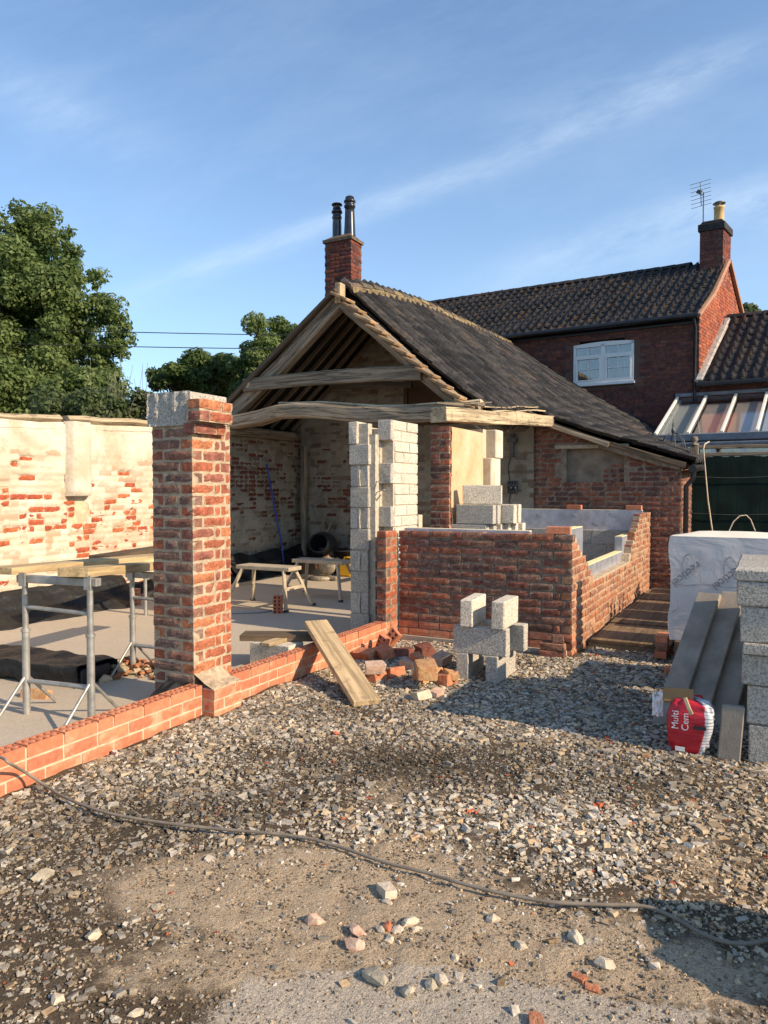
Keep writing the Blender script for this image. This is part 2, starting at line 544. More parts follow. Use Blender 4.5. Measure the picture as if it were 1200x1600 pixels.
MAT['orange_pl'] = plain('orange_plastic', (.60, .20, .08), rough=0.5, var=0.15)
MAT['grey_pl'] = plain('dark_grey_plastic', (.05, .05, .055), rough=0.5, var=0.3)
MAT['tan_metal'] = plain('dusty_tool_metal', (.34, .29, .22), rough=0.6, metal=0.3, var=0.4, scale=25)
MAT['fence'] = None
MAT['paper'] = plain('crumpled_paper', (.72, .68, .66), rough=0.9, var=0.15, scale=40)
MAT['card'] = plain('brown_card', (.30, .17, .075), rough=0.9, var=0.15)
MAT['white_print'] = plain('white_print', (.80, .78, .74), rough=0.6, var=0.03)
MAT['dark_print'] = plain('dark_print', (.035, .035, .04), rough=0.6, var=0.03)
MAT['grey_print'] = plain('grey_print', (.22, .22, .24), rough=0.45, var=0.25, scale=30)
MAT['curtain'] = plain('net_curtain', (.30, .32, .32), rough=0.9, var=0.12, scale=9)
MAT['blind'] = plain('pale_roller_blind', (.70, .66, .60), rough=0.9, var=0.06)
MAT['blind_pink'] = plain('pinkish_roller_blind', (.62, .50, .43), rough=0.9, var=0.06)
MAT['room_dark'] = plain('dark_room', (.06, .065, .06), rough=0.9, var=0.3, scale=3)
MAT['hills'] = plain('field_grass', (.10, .13, .05), rough=1, var=0.3, scale=0.5)


def fence_mat():
    t = MT('green_reed_screen', 0.9, 0.15)
    co = t.attr('co', 'Vector')
    g = t.noise(t.mp(co, (90, 4, 1.2)), 1.0, 5, 0.7)
    c = t.ramp(g, [(.003, .011, .009), (.006, .018, .015), (.010, .028, .022)])
    c = t.scalecol(c, t.step(t.noise(t.pos(), 2.5, 4), 0.3, 0.7, 0.6, 1.2))
    t.bump(g, 0.006)
    return t.col(c)


MAT['fence'] = fence_mat()


def foil_mat():
    t = MT('foil_faced_insulation', 0.38, 0.5, 0.55)
    p = t.pos()
    c = t.scalecol((.50, .51, .56), t.step(t.noise(p, 9, 5), 0.3, 0.7, 0.8, 1.12))
    c = t.mix(t.step(t.noise(p, 3.5, 5, 0.7), 0.52, 0.72, 0, 0.55), c, (.42, .36, .30))
    t.bump(t.noise(p, 22, 3), 0.002)
    return t.col(c)


MAT['foil'] = foil_mat()
MAT['foam'] = plain('yellow_foam_edge', (.80, .70, .36), rough=0.9, var=0.08, scale=30)
MAT['foam_cream'] = plain('cream_board_edge', (.78, .68, .48), rough=0.9, var=0.1, scale=30)


def film_mat():
    t = MT('stretch_wrap', 0.28, 0.5)
    p = t.pos()
    c = t.ramp(t.noise(p, 2.5, 5), [(.58, .54, .53), (.68, .62, .585), (.74, .685, .64)])
    t.bump(t.noise(t.mp(p, (1, 1, 1.6)), 3.5, 5, 0.55, 0.8), 0.010)
    t.b.inputs['Coat Weight'].default_value = 0.35
    t.b.inputs['Coat Roughness'].default_value = 0.12
    return t.col(c)


MAT['film'] = film_mat()
MAT['film_sunlit_top'] = plain('sunlit_pack_top', (.80, .73, .58), rough=0.7, var=0.08, scale=4)  # paler than the wrap: sun on the top is put into its colour


def dpm_mat():
    t = MT('black_membrane', 0.5, 0.3)
    p = t.pos()
    c = t.ramp(t.noise(p, 7, 6, 0.7), [(.007, .007, .008), (.014, .014, .014), (.04, .034, .027)])
    t.bump(t.noise(t.mp(p, (1, 1, 1)), 11, 6, 0.65, 1.0), 0.02)
    return t.col(c)


MAT['dpm'] = dpm_mat()


def glass_mat(name, tint=(.8, .85, .85), alpha=0.35):
    t = MT(name, 0.04, 0.5)
    tr = t.n('ShaderNodeBsdfTransparent')
    tr.inputs[0].default_value = tuple(tint) + (1,)
    gl = t.n('ShaderNodeBsdfGlossy')
    gl.inputs['Roughness'].default_value = 0.03
    gl.inputs[0].default_value = (1, 1, 1, 1)
    fr = t.n('ShaderNodeFresnel')
    fr.inputs[0].default_value = 1.5
    f = t.math('ADD', t.math('MULTIPLY', fr.outputs[0], 0.9 if alpha > .11 else .38), alpha, True)
    ms = t.n('ShaderNodeMixShader')
    t.lk(f, ms.inputs[0])
    t.t.links.new(tr.outputs[0], ms.inputs[1]); t.t.links.new(gl.outputs[0], ms.inputs[2])
    out = [n for n in t.t.nodes if n.type == 'OUTPUT_MATERIAL'][0]
    t.t.links.new(ms.outputs[0], out.inputs[0])
    return t.m


MAT['glass'] = glass_mat('window_glass', alpha=0.12)
MAT['glass_roof'] = glass_mat('roof_glass', (.88, .9, .9), alpha=0.01)


def bag_mat():
    t = MT('red_printed_bag', 0.38, 0.45)
    p = t.pos()
    c = t.scalecol((.50, .02, .035), t.step(t.noise(p, 8, 4), 0.3, 0.7, 0.85, 1.1))
    t.bump(t.noise(t.mp(p, (4, 4, 26)), 2.2, 4), 0.006)
    return t.col(c)


def bag_mat2():
    t = MT('white_bag_side', 0.4, 0.45)
    p = t.pos()
    w = t.n('ShaderNodeTexWave', wave_type='BANDS', bands_direction='Z')
    t.t.links.new(p, w.inputs[0])
    w.inputs['Scale'].default_value = 17
    w.inputs['Distortion'].default_value = 3.5
    w.inputs['Detail'].default_value = 3
    c = t.mix(t.step(w.outputs[1], 0.0, 0.28), (.20, .22, .25), (.52, .53, .55))
    t.bump(t.noise(t.mp(p, (4, 4, 26)), 2.2, 4), 0.006)
    return t.col(c)


MAT['bag'] = bag_mat()
MAT['bag_white'] = bag_mat2()


def leaf_mat(name, cols):
    t = MT(name, 0.55, 0.3)
    c = t.ramp(t.attr('rnd'), cols)
    d = t.n('ShaderNodeBsdfTranslucent')
    t.lk(t.scalecol(c, 1.25), d.inputs[0])
    t.lk(c, t.b.inputs['Base Color'])
    ms = t.n('ShaderNodeMixShader')
    ms.inputs[0].default_value = 0.45
    out = [n for n in t.t.nodes if n.type == 'OUTPUT_MATERIAL'][0]
    t.t.links.new(t.b.outputs[0], ms.inputs[1]); t.t.links.new(d.outputs[0], ms.inputs[2])
    t.t.links.new(ms.outputs[0], out.inputs[0])
    return t.m


MAT['leaf'] = leaf_mat('green_leaf', [(.06, .095, .026), (.115, .165, .045), (.20, .255, .09), (.15, .20, .06)])
MAT['leaf_dark'] = leaf_mat('dark_green_leaf', [(.06, .10, .03), (.10, .15, .045), (.145, .20, .065)])
MAT['leaf_pale'] = leaf_mat('pale_green_leaf', [(.07, .10, .035), (.10, .135, .05), (.13, .16, .07), (.16, .17, .10)])
MAT['bark'] = plain('bark', (.11, .085, .06), var=0.4, scale=9, bump=0.02, bscale=14)
MAT['conc_path'] = plain('path_concrete', (.16, .125, .085), var=0.3, scale=6, bump=0.004)
MAT['sack'] = plain('grey_sack', (.30, .28, .25), var=0.2, bump=0.01, bscale=14)

# ------------------------------------------------------------------ mesh building
ORG = {}


class MB:
    """collects faces in world coordinates; co is the coordinate the grain follows"""

    def __init__(s):
        s.v = []; s.f = []; s.co = []; s.mi = []; s.sm = []

    def add(s, verts, faces, co=None, mi=0, smooth=False):
        b = len(s.v)
        verts = [tuple(map(float, x)) for x in verts]
        s.v += verts
        s.co += [tuple(map(float, x)) for x in (co if co is not None else verts)]
        for f in faces:
            s.f.append(tuple(i + b for i in f)); s.mi.append(mi); s.sm.append(smooth)
        return s

    def box(s, o, ax, ay, az, mi=0, c=0.0, coscale=None):
        """box from corner o along three edge vectors, with chamfer c; grain runs along the longest edge"""
        o = np.asarray(o, float); A = [np.asarray(a, float) for a in (ax, ay, az)]
        L = [np.linalg.norm(a) for a in A]
        if np.dot(np.cross(A[0], A[1]), A[2]) < 0:
            A = [A[1], A[0], A[2]]; L = [L[1], L[0], L[2]]
        order = sorted(range(3), key=lambda i: -L[i])
        off = rng.random(3) * 20
        N = [A[i] / L[i] for i in range(3)]

        def mk(t):
            p = o + sum(N[i] * t[i] for i in range(3))
            return p, (off[0] + t[order[0]], off[1] + t[order[1]], off[2] + t[order[2]])
        if c <= 0:
            ts = [(x * L[0], y * L[1], z * L[2]) for z in (0, 1) for y in (0, 1) for x in (0, 1)]
            pc = [mk(t) for t in ts]
            fs = [(0, 2, 3, 1), (4, 5, 7, 6), (0, 1, 5, 4), (2, 6, 7, 3), (0, 4, 6, 2), (1, 3, 7, 5)]
            return s.add([p for p, _ in pc], fs, [q for _, q in pc], mi)
        idx = {}; pc = []
        for sx in (0, 1):
            for sy in (0, 1):
                for sz in (0, 1):
                    for k in range(3):
                        S = (sx, sy, sz)
                        t = [0, 0, 0]
                        for i in range(3):
                            e = 0 if i == k else c
                            t[i] = e if S[i] == 0 else L[i] - e
                        idx[(S, k)] = len(pc); pc.append(mk(t))
        fs = []
        for k in range(3):
            i, j = [(1, 2), (2, 0), (0, 1)][k]
            for sgn in (0, 1):
                q = []
                for a, b in ((0, 0), (1, 0), (1, 1), (0, 1)):
                    S = [0, 0, 0]; S[k] = sgn; S[i] = a; S[j] = b
                    q.append(idx[(tuple(S), k)])
                fs.append(tuple(q if sgn else q[::-1]))
        for k in range(3):
            i, j = [(1, 2), (2, 0), (0, 1)][k]
            for a in (0, 1):
                for b in (0, 1):
                    S0 = [0, 0, 0]; S1 = [0, 0, 0]
                    S0[i] = S1[i] = a; S0[j] = S1[j] = b; S0[k] = 0; S1[k] = 1
                    q = [idx[(tuple(S0), i)], idx[(tuple(S1), i)], idx[(tuple(S1), j)], idx[(tuple(S0), j)]]
                    fs.append(tuple(q if a != b else q[::-1]))
        for sx in (0, 1):
            for sy in (0, 1):
                for sz in (0, 1):
                    q = [idx[((sx, sy, sz), k)] for k in range(3)]
                    fs.append(tuple(q if (sx + sy + sz) % 2 else q[::-1]))
        return s.add([p for p, _ in pc], fs, [q for _, q in pc], mi)

    def bx(s, u0, u1, v0, v1, z0, z1, mi=0, c=0.0):
        return s.box(P(u0, v0, z0), UX * (u1 - u0), VX * (v1 - v0), ZX * (z1 - z0), mi, c)

    def beam(s, pts, w, h, up=(0, 0, 1), wob=0.0, cham=0.15, mi=0, seed=0, scale=None):
        """a squared timber along a path, corners chamfered, faces a little uneven"""
        pts = [np.asarray(p, float) for p in pts]
        n = len(pts); up = np.asarray(up, float)
        vs = []; co = []; L = 0; off = rng.random(3) * 30
        for i, p in enumerate(pts):
            d = pts[min(i + 1, n - 1)] - pts[max(i - 1, 0)]
            d /= np.linalg.norm(d)
            if i:
                L += np.linalg.norm(p - pts[i - 1])
            y = np.cross(up, d); y /= np.linalg.norm(y)
            zz = np.cross(d, y)
            k = scale[i] if scale is not None else 1.0
            a = w / 2 * k; b = h / 2 * k; ca = a * cham * 2; cb = min(ca, b)
            prof = [(-a + ca, -b), (a - ca, -b), (a, -b + cb), (a, b - cb), (a - ca, b), (-a + ca, b), (-a, b - cb), (-a, -b + cb)]
            for j, (q, r) in enumerate(prof):
                f = 1 + wob * (vnoise(np.array(L * 3.1 + seed), np.array(j * 1.7 + seed)) - 0.5) * 2
                vs.append(p + y * q * f + zz * r * f)
                co.append((off[0] + L, off[1] + q, off[2] + r))
        fs = []
        for i in range(n - 1):
            for j in range(8):
                a = i * 8 + j; b = i * 8 + (j + 1) % 8
                fs.append((a, b, b + 8, a + 8))
        fs.append(tuple(range(7, -1, -1))); fs.append(tuple((n - 1) * 8 + j for j in range(8)))
        return s.add(vs, fs, co, mi)

    def tube(s, pts, r, n=8, mi=0, caps=True, radii=None):
        pts = [np.asarray(p, float) for p in pts]
        m = len(pts); vs = []; co = []; L = 0
        prev = None
        for i, p in enumerate(pts):
            d = pts[min(i + 1, m - 1)] - pts[max(i - 1, 0)]
            d = d / (np.linalg.norm(d) + 1e-9)
            if prev is None:
                a = np.cross(d, (0, 0, 1.0))
                if np.linalg.norm(a) < 0.1:
                    a = np.cross(d, (1.0, 0, 0))
            else:
                a = prev - d * np.dot(prev, d)
            a /= np.linalg.norm(a); prev = a
            b = np.cross(d, a)
            if i:
                L += np.linalg.norm(p - pts[i - 1])
            rr = radii[i] if radii is not None else r
            for j in range(n):
                t = 2 * math.pi * j / n
                vs.append(p + (a * math.cos(t) + b * math.sin(t)) * rr)
                co.append((L, rr * math.cos(t), rr * math.sin(t)))
        fs = []
        for i in range(m - 1):
            for j in range(n):
                a = i * n + j; b = i * n + (j + 1) % n
                fs.append((a, b, b + n, a + n))
        k = len(s.f)
        s.add(vs, fs, co, mi, True)
        if caps:
            s.add([vs[j] for j in range(n)], [tuple(range(n - 1, -1, -1))], None, mi)
            s.add([vs[(m - 1) * n + j] for j in range(n)], [tuple(range(n))], None, mi)
        return s

    def lathe(s, base, prof, n=14, mi=0, axis=(0, 0, 1)):
        """profile of (radius, height)"""
        base = np.asarray(base, float); ax = np.asarray(axis, float); ax /= np.linalg.norm(ax)
        a = np.cross(ax, (0.3, 1, 0.2)); a /= np.linalg.norm(a); b = np.cross(ax, a)
        vs = []; fs = []
        for r, h in prof:
            for j in range(n):
                t = 2 * math.pi * j / n
                vs.append(base + ax * h + (a * math.cos(t) + b * math.sin(t)) * max(r, 1e-4))
        for i in range(len(prof) - 1):
            for j in range(n):
                p = i * n + j; q = i * n + (j + 1) % n
                fs.append((p, q, q + n, p + n))
        return s.add(vs, fs, None, mi, True)

    def grid(s, arr, mi=0, keep=None, smooth=True, co=None):
        arr = np.asarray(arr, float); m, n = arr.shape[:2]
        fs = []
        for i in range(m - 1):
            for j in range(n - 1):
                if keep is None or keep[i, j]:
                    a = i * n + j
                    fs.append((a, a + 1, a + n + 1, a + n))
        return s.add(arr.reshape(-1, 3), fs, None if co is None else np.asarray(co).reshape(-1, 3), mi, smooth)

    def poly(s, pts, depth_vec, mi=0):
        """a flat polygon given depth"""
        pts = [np.asarray(p, float) for p in pts]; d = np.asarray(depth_vec, float); n = len(pts)
        vs = pts + [p + d for p in pts]
        nrm = np.zeros(3)
        for i in range(n):
            nrm += np.cross(pts[i], pts[(i + 1) % n])
        flip = np.dot(nrm, d) < 0
        fs = [tuple(range(n)), tuple(range(2 * n - 1, n - 1, -1))] + [(i, i + n, (i + 1) % n + n, (i + 1) % n) for i in range(n)]
        if not flip:
            fs = [f[::-1] for f in fs]
        return s.add(vs, fs, None, mi)

    def build(s, name, mats, parent=None, org=None, smooth=None):
        me = bpy.data.meshes.new(name)
        V = np.array(s.v, float).reshape(-1, 3)
        if parent is not None:
            org = ORG[parent.name]
        elif org is None:
            org = np.array([(V[:, 0].min() + V[:, 0].max()) / 2, (V[:, 1].min() + V[:, 1].max()) / 2, V[:, 2].min()])
        org = np.asarray(org, float)
        me.from_pydata((V - org).tolist(), [], s.f)
        a = me.attributes.new('co', 'FLOAT_VECTOR', 'POINT')
        a.data.foreach_set('vector', np.array(s.co, float).reshape(-1))
        mats = mats if isinstance(mats, (list, tuple)) else [mats]
        for m in mats:
            me.materials.append(MAT[m] if isinstance(m, str) else m)
        if len(mats) > 1:
            me.polygons.foreach_set('material_index', s.mi)
        me.polygons.foreach_set('use_smooth', [bool(x) for x in s.sm] if smooth is None else [smooth] * len(s.f))
        me.update()
        o = bpy.data.objects.new(name, me)
        COL.objects.link(o)
        if parent is not None:
            o.parent = parent
        else:
            o.location = org
        ORG[o.name] = org
        return o


def tag(o, label, cat, group=None):
    o['label'] = label
    o['category'] = cat
    if group:
        o['group'] = group
    return o


def thing(name, label, cat, loc, group=None):
    o = bpy.data.objects.new(name, None)
    o.empty_display_size = 0.1
    COL.objects.link(o)
    o.location = loc
    ORG[o.name] = np.asarray(loc, float)
    return tag(o, label, cat, group)


def link_copy(src, parent=None):
    c = src.copy()
    COL.objects.link(c)
    if parent is not None:
        c.parent = parent
    return c


def copy_tree(root, loc=None, rotz=None, label=None):
    r = link_copy(root)
    if loc is not None:
        r.location = loc
    if rotz is not None:
        r.rotation_euler = (0, 0, rotz)
    if label:
        r['label'] = label
    for ch in root.children:
        c = link_copy(ch, r)
        for g in ch.children:
            link_copy(g, c)
    return r


# ------------------------------------------------------------------ repeated pieces (bricks, tiles): the 300 that show largest are parts, the rest one part
class Proto:
    def __init__(s, name, verts, faces, edge=None, smooth=False):
        s.v = np.asarray(verts, float); s.f = faces; s.smooth = smooth
        s.edge = np.zeros(len(verts)) if edge is None else np.asarray(edge, float)
        s.meshes = {}
        s.name = name

    def mesh(s, mat):
        if mat not in s.meshes:
            me = bpy.data.meshes.new(s.name)
            me.from_pydata(s.v.tolist(), [], s.f)
            a = me.attributes.new('edge', 'FLOAT', 'POINT')
            a.data.foreach_set('value', s.edge)
            me.materials.append(MAT[mat])
            me.polygons.foreach_set('use_smooth', [s.smooth] * len(s.f))
            s.meshes[mat] = me
        return s.meshes[mat]


def brick_proto(name, L, H, D, irr, seed, nx=6, nz=4):
    r = np.random.default_rng(seed)
    vs = []; e = []
    for k in range(nz):
        for i in range(nx):
            x = -L / 2 + L * i / (nx - 1); z = -H / 2 + H * k / (nz - 1)
            bd = i in (0, nx - 1) or k in (0, nz - 1)
            cn = i in (0, nx - 1) and k in (0, nz - 1)
            y = (r.random() - 0.6) * irr * 1.2
            if bd:
                x += (r.random() - 0.5) * irr * 1.2 * (1 if i in (0, nx - 1) else 0); z += (r.random() - 0.5) * irr * 1.5
                y -= irr * (0.8 + r.random())
                if cn:
                    x *= 1 - r.random() * irr * 3; z *= 1 - r.random() * irr * 14; y -= irr * r.random()
            vs.append((x, y, z)); e.append(1.0 if bd else 0.0)
    b = len(vs)
    for x, z in ((-1, -1), (1, -1), (1, 1), (-1, 1)):
        vs.append((x * L / 2, -D, z * H / 2)); e.append(0.0)
    g = lambda i, k: k * nx + i
    fs = []
    for k in range(nz - 1):
        for i in range(nx - 1):
            fs.append((g(i + 1, k), g(i, k), g(i, k + 1), g(i + 1, k + 1)))
    fs.append(tuple([g(i, 0) for i in range(nx)] + [b + 1, b]))
    fs.append(tuple([g(i, nz - 1) for i in range(nx - 1, -1, -1)] + [b + 3, b + 2]))
    fs.append(tuple([g(0, k) for k in range(nz - 1, -1, -1)] + [b, b + 3]))
    fs.append(tuple([g(nx - 1, k) for k in range(nz)] + [b + 2, b + 1]))
    return Proto(name, vs, fs, e)


BR = {
    'old': ([brick_proto('brick', .216, .063, .10, .0042, 10 + i) for i in range(6)], [brick_proto('brick', .103, .063, .10, .0042, 30 + i, 4, 4) for i in range(5)]),
    'new': ([brick_proto('brick', .216, .064, .10, .0020, 50 + i, 5, 3) for i in range(3)], [brick_proto('brick', .103, .064, .10, .0020, 60 + i, 3, 3) for i in range(2)]),
    'far': ([brick_proto('brick', .217, .066, .05, .002, 70 + i, 3, 2) for i in range(4)], [brick_proto('brick', .104, .066, .05, .002, 80 + i, 2, 2) for i in range(3)]),
}
PIECES = {}


def put(th, parent, M4, proto, mat, area, kind='brick'):
    PIECES.setdefault((th.name, kind), []).append((th, parent, M4, proto, mat, area))


def frame(n):
    n = np.asarray(n, float)
    x = np.cross(n, ZX)
    x /= np.linalg.norm(x)
    return x, n


def m4(x, y, z, t):
    m = np.eye(4)
    m[:3, 0] = x; m[:3, 1] = y; m[:3, 2] = z; m[:3, 3] = t
    return m


def lay(th, parent, base, A, n, a0, a1, z0, courses, mat, style='old', keep=None, ch=.075, q0=None, q1=None, jit=0.0025, hdr=0.2, seed=1, joint=.010, sag=None, off0=0.0):
    """a brick face: base + A*a is its line, n its outward side; q0/q1 parity of the courses whose end bricks own the corner"""
    r = np.random.default_rng(seed)
    A = np.asarray(A, float); n = np.asarray(n, float)
    x, y = frame(n)
    S, Hd = BR[style]
    out = []
    for k in range(courses):
        s = a0 + (0.112 if (q0 is not None and k % 2 != q0) else 0.0)
        e = a1 - (0.112 if (q1 is not None and k % 2 != q1) else 0.0)
        a = s
        first = True
        while a < e - 0.03:
            if first and (k % 2) and q0 is None:
                l = 0.1125 + joint * 0.0
            else:
                l = 0.1125 if r.random() < hdr else 0.225
            if first and off0:
                l = max(0.06, l - off0)
            first = False
            if a + l > e - 0.045:
                l = e - a
                if l > 0.26:
                    l = l / 2
            zc = z0 + (k + 0.5) * ch
            ac = a + l / 2
            a += l
            if keep is not None and not keep(ac, zc, l):
                continue
            LL = l - joint
            pr = S[r.integers(len(S))] if LL > 0.15 else Hd[r.integers(len(Hd))]
            sx = LL / (0.216 if LL > 0.15 else 0.103)
            dz = sag(ac) if sag else 0.0
            t = np.asarray(base, float) + A * ac + ZX * (zc + dz + (r.random() - .5) * jit) + n * ((r.random() - 0.5) * 2 * jit)
            th_ = (r.random() - .5) * 0.012 * (jit / 0.0025)
            xx = x * math.cos(th_) + ZX * math.sin(th_); zz = -x * math.sin(th_) + ZX * math.cos(th_)
            put(th, parent, m4(xx * sx, y, zz * (ch - joint) / 0.065, t), pr, mat, LL * 0.065 * max(0.05, float(np.dot(n, (CC - t) / np.linalg.norm(CC - t)))))
            out.append((ac, zc, LL))
    return out


def finish_pieces(limit=300):
    for (tn, kind), L in PIECES.items():
        sc = []
        for i, (th, parent, M4, pr, mat, area) in enumerate(L):
            q = M4[:3, 3] - CC
            d = q @ CF
            vis = d > 0.3
            if vis:
                px = 600 + 1155 * (q @ CR) / d; py = 800 - 1155 * (q @ CU) / d
                vis = -40 < px < 1240 and -40 < py < 1640
            sc.append((area / max(d * d, .1)) * (1.0 if vis else 0.001))
        order = np.argsort(-np.array(sc))
        single = set(order[:limit].tolist())
        rest = {}
        for i, (th, parent, M4, pr, mat, area) in enumerate(L):
            if i in single:
                o = bpy.data.objects.new(kind, pr.mesh(mat))
                COL.objects.link(o)
                o.parent = parent
                m = M4.copy()
                m[:3, 3] -= ORG[parent.name]
                o.matrix_local = Matrix(m.tolist())
            else:
                rest.setdefault(th.name, (th, []))[1].append((M4, pr, mat))
        for th, R in rest.values():
            vs = []; fs = []; ed = []; rn = []; mi = []; mats = []
            b = 0
            for M4, pr, mat in R:
                w = pr.v @ M4[:3, :3].T + M4[:3, 3] - ORG[th.name]
                vs.append(w); ed.append(pr.edge)
                flip = np.linalg.det(M4[:3, :3]) < 0
                fs += [tuple(j + b for j in (f[::-1] if flip else f)) for f in pr.f]
                rn.append(np.full(len(w), rng.random()))
                if mat not in mats:
                    mats.append(mat)
                mi += [mats.index(mat)] * len(pr.f)
                b += len(w)
            nm = {'brick': 'brickwork', 'pantile': 'tiling', 'concrete_block': 'blockwork'}.get(kind, kind + '_run')
            me = bpy.data.meshes.new(nm)
            me.from_pydata(np.concatenate(vs).tolist(), [], fs)
            for an, arr in (('edge', ed), ('rnd', rn)):
                a = me.attributes.new(an, 'FLOAT', 'POINT'); a.data.foreach_set('value', np.concatenate(arr))
            for m in mats:
                me.materials.append(MAT[m])
            me.polygons.foreach_set('material_index', mi)
            me.polygons.foreach_set('use_smooth', [R[0][1].smooth] * len(fs))
            o = bpy.data.objects.new(nm, me)
            COL.objects.link(o)
            o.parent = th
            o['kind'] = 'stuff'


def skin(name, parent, mat, base, A, n, a0, a1, z0, z1, depth, res=0.03, drop=-0.012, zs=None, bare=()):
    """a coat of plaster as a relief: depth(a, z) above the wall face; where it is below the face the bricks show"""
    na = max(2, int((a1 - a0) / res) + 1); nz = max(2, int((z1 - z0) / res) + 1)
    a, z = np.meshgrid(np.linspace(a0, a1, na), np.linspace(z0, z1, nz))
    d = depth(a, z)
    wob_ = (fbm(a * 17, z * 17, 77, 3) - .5) * .05
    tone = np.zeros_like(d)
    for ac, zc, LL, k in bare:
        m = (np.abs(a - ac + wob_) < LL / 2 + .004) & (np.abs(z - zc + wob_ * .5) < .036)
        d = np.where(m, d - k, d)
        if k < .012:
            tone = np.where(m, rng.uniform(-1, 1), tone)
    d = np.maximum(d, drop)
    base = np.asarray(base, float); A = np.asarray(A, float); n = np.asarray(n, float)
    arr = base + a[..., None] * A + z[..., None] * ZX + d[..., None] * n
    g = np.maximum.reduce([d[:-1, :-1], d[1:, :-1], d[:-1, 1:], d[1:, 1:]])
    keep = g > drop + 1e-5
    if zs is not None:
        ac = (a[:-1, :-1] + a[1:, 1:]) / 2; zc = (z[:-1, :-1] + z[1:, 1:]) / 2
        keep &= zs(ac, zc)
    if np.dot(np.cross(A, ZX), n) < 0:
        arr = arr[:, ::-1]; keep = keep[:, ::-1]; tone = tone[:, ::-1]
    o = MB().grid(arr, keep=keep).build(name, mat, parent)
    at = o.data.attributes.new('tone', 'FLOAT', 'POINT')
    at.data.foreach_set('value', tone.ravel())
    return o


# ------------------------------------------------------------------ the ground and the gravel
def zone(px, py):
    return ground_at(px, py)[:2]


def blob(x, y, px, py, rx, ry, rot=0.0):
    c = zone(px, py)
    dx = x - c[0]; dy = y - c[1]
    ca, sa = math.cos(rot), math.sin(rot)
    return np.exp(-(((dx * ca + dy * sa) / rx) ** 2 + ((-dx * sa + dy * ca) / ry) ** 2))


def f_sand(x, y):
    s = blob(x, y, 500, 1390, .75, .30) + .8 * blob(x, y, 380, 1370, .45, .2) + .6 * blob(x, y, 640, 1330, .30, .22)
    s = s + .95 * blob(x, y, 800, 1470, .60, .18) + .9 * blob(x, y, 1080, 1530, .50, .12) + .8 * blob(x, y, 440, 1520, .6, .14)
    s = s + .5 * blob(x, y, 620, 1235, .30, .30) + 0.6 * blob(x, y, 1100, 1340, .18, .25)
    return np.clip(s, 0, 1.2)


def f_cem(x, y):
    return np.clip(1.15 * blob(x, y, 560, 1575, .45, .16) + 1.0 * blob(x, y, 700, 1560, .35, .14) + .9 * blob(x, y, 880, 1580, .3, .07) + .7 * blob(x, y, 900, 1465, .12, .05) + .5 * blob(x, y, 1120, 1590, .3, .06), 0, 1.2)


def f_dark(x, y):
    s = 1.1 * blob(x, y, 640, 1195, .80, .36) + .8 * blob(x, y, 150, 1300, .45, .38) + .6 * blob(x, y, 360, 1262, .5, .18) + .5 * blob(x, y, 80, 1440, .3, .3)
    s = s + .55 * blob(x, y, 1000, 1230, .5, .2) + .5 * blob(x, y, 540, 1110, .5, .25)
    return np.clip(s + 0.35 * (fbm(x * 2.2, y * 2.2, 5) - 0.5), 0, 1.1)


def gh(x, y):
    return (fbm(x * 0.9, y * 0.9, 3, 3) - 0.5) * 0.05 + (fbm(x * 4, y * 4, 9, 3) - 0.5) * 0.022 - 0.004


xs = np.concatenate([np.arange(-5, -2.4, .12), np.arange(-2.4, 3.4, .028), np.arange(3.4, 9, .2)])
ys = np.concatenate([np.arange(-1.5, 1.6, .15), np.arange(1.6, 4.2, .028), np.arange(4.2, 8.2, .06), np.arange(8.2, 15, .3)])
gx_, gy_ = np.meshgrid(xs, ys)
rough = smooth(gx_, -5, -3.5) * smooth(-gx_, -9, -6)
gz_ = gh(gx_, gy_) + (fbm(gx_ * 16, gy_ * 16, 21, 3) - 0.5) * 0.020 * np.clip(1.1 - f_cem(gx_, gy_), 0.2, 1)
gz_ = np.where((gx_ <= xs[1]) | (gx_ >= xs[-2]) | (gy_ <= ys[1]) | (gy_ >= ys[-2]), -0.08, gz_)
mb = MB()
mb.grid(np.stack([gx_, gy_, gz_], -1))
n0 = len(mb.v)
mb.add([(-400, -300, -.07), (400, -300, -.07), (400, 500, -.07), (-400, 500, -.07)], [(0, 1, 2, 3)])
ground = mb.build('ground', 'ground', None, (0, 0, 0))
ground['kind'] = 'structure'
gc = np.zeros((len(mb.v), 4)); gc[:, 3] = 1
gc[:n0, 0] = f_sand(gx_, gy_).ravel(); gc[:n0, 1] = f_cem(gx_, gy_).ravel(); gc[:n0, 2] = f_dark(gx_, gy_).ravel()
a = ground.data.attributes.new('gc', 'FLOAT_COLOR', 'POINT')
a.data.foreach_set('color', gc.ravel())


def ico(sub=0):
    bm = bmesh.new()
    bmesh.ops.create_icosphere(bm, subdivisions=sub + 1, radius=1)
    v = np.array([q.co[:] for q in bm.verts]); f = np.array([[w.index for w in q.verts] for q in bm.faces])
    bm.free()
    return v, f


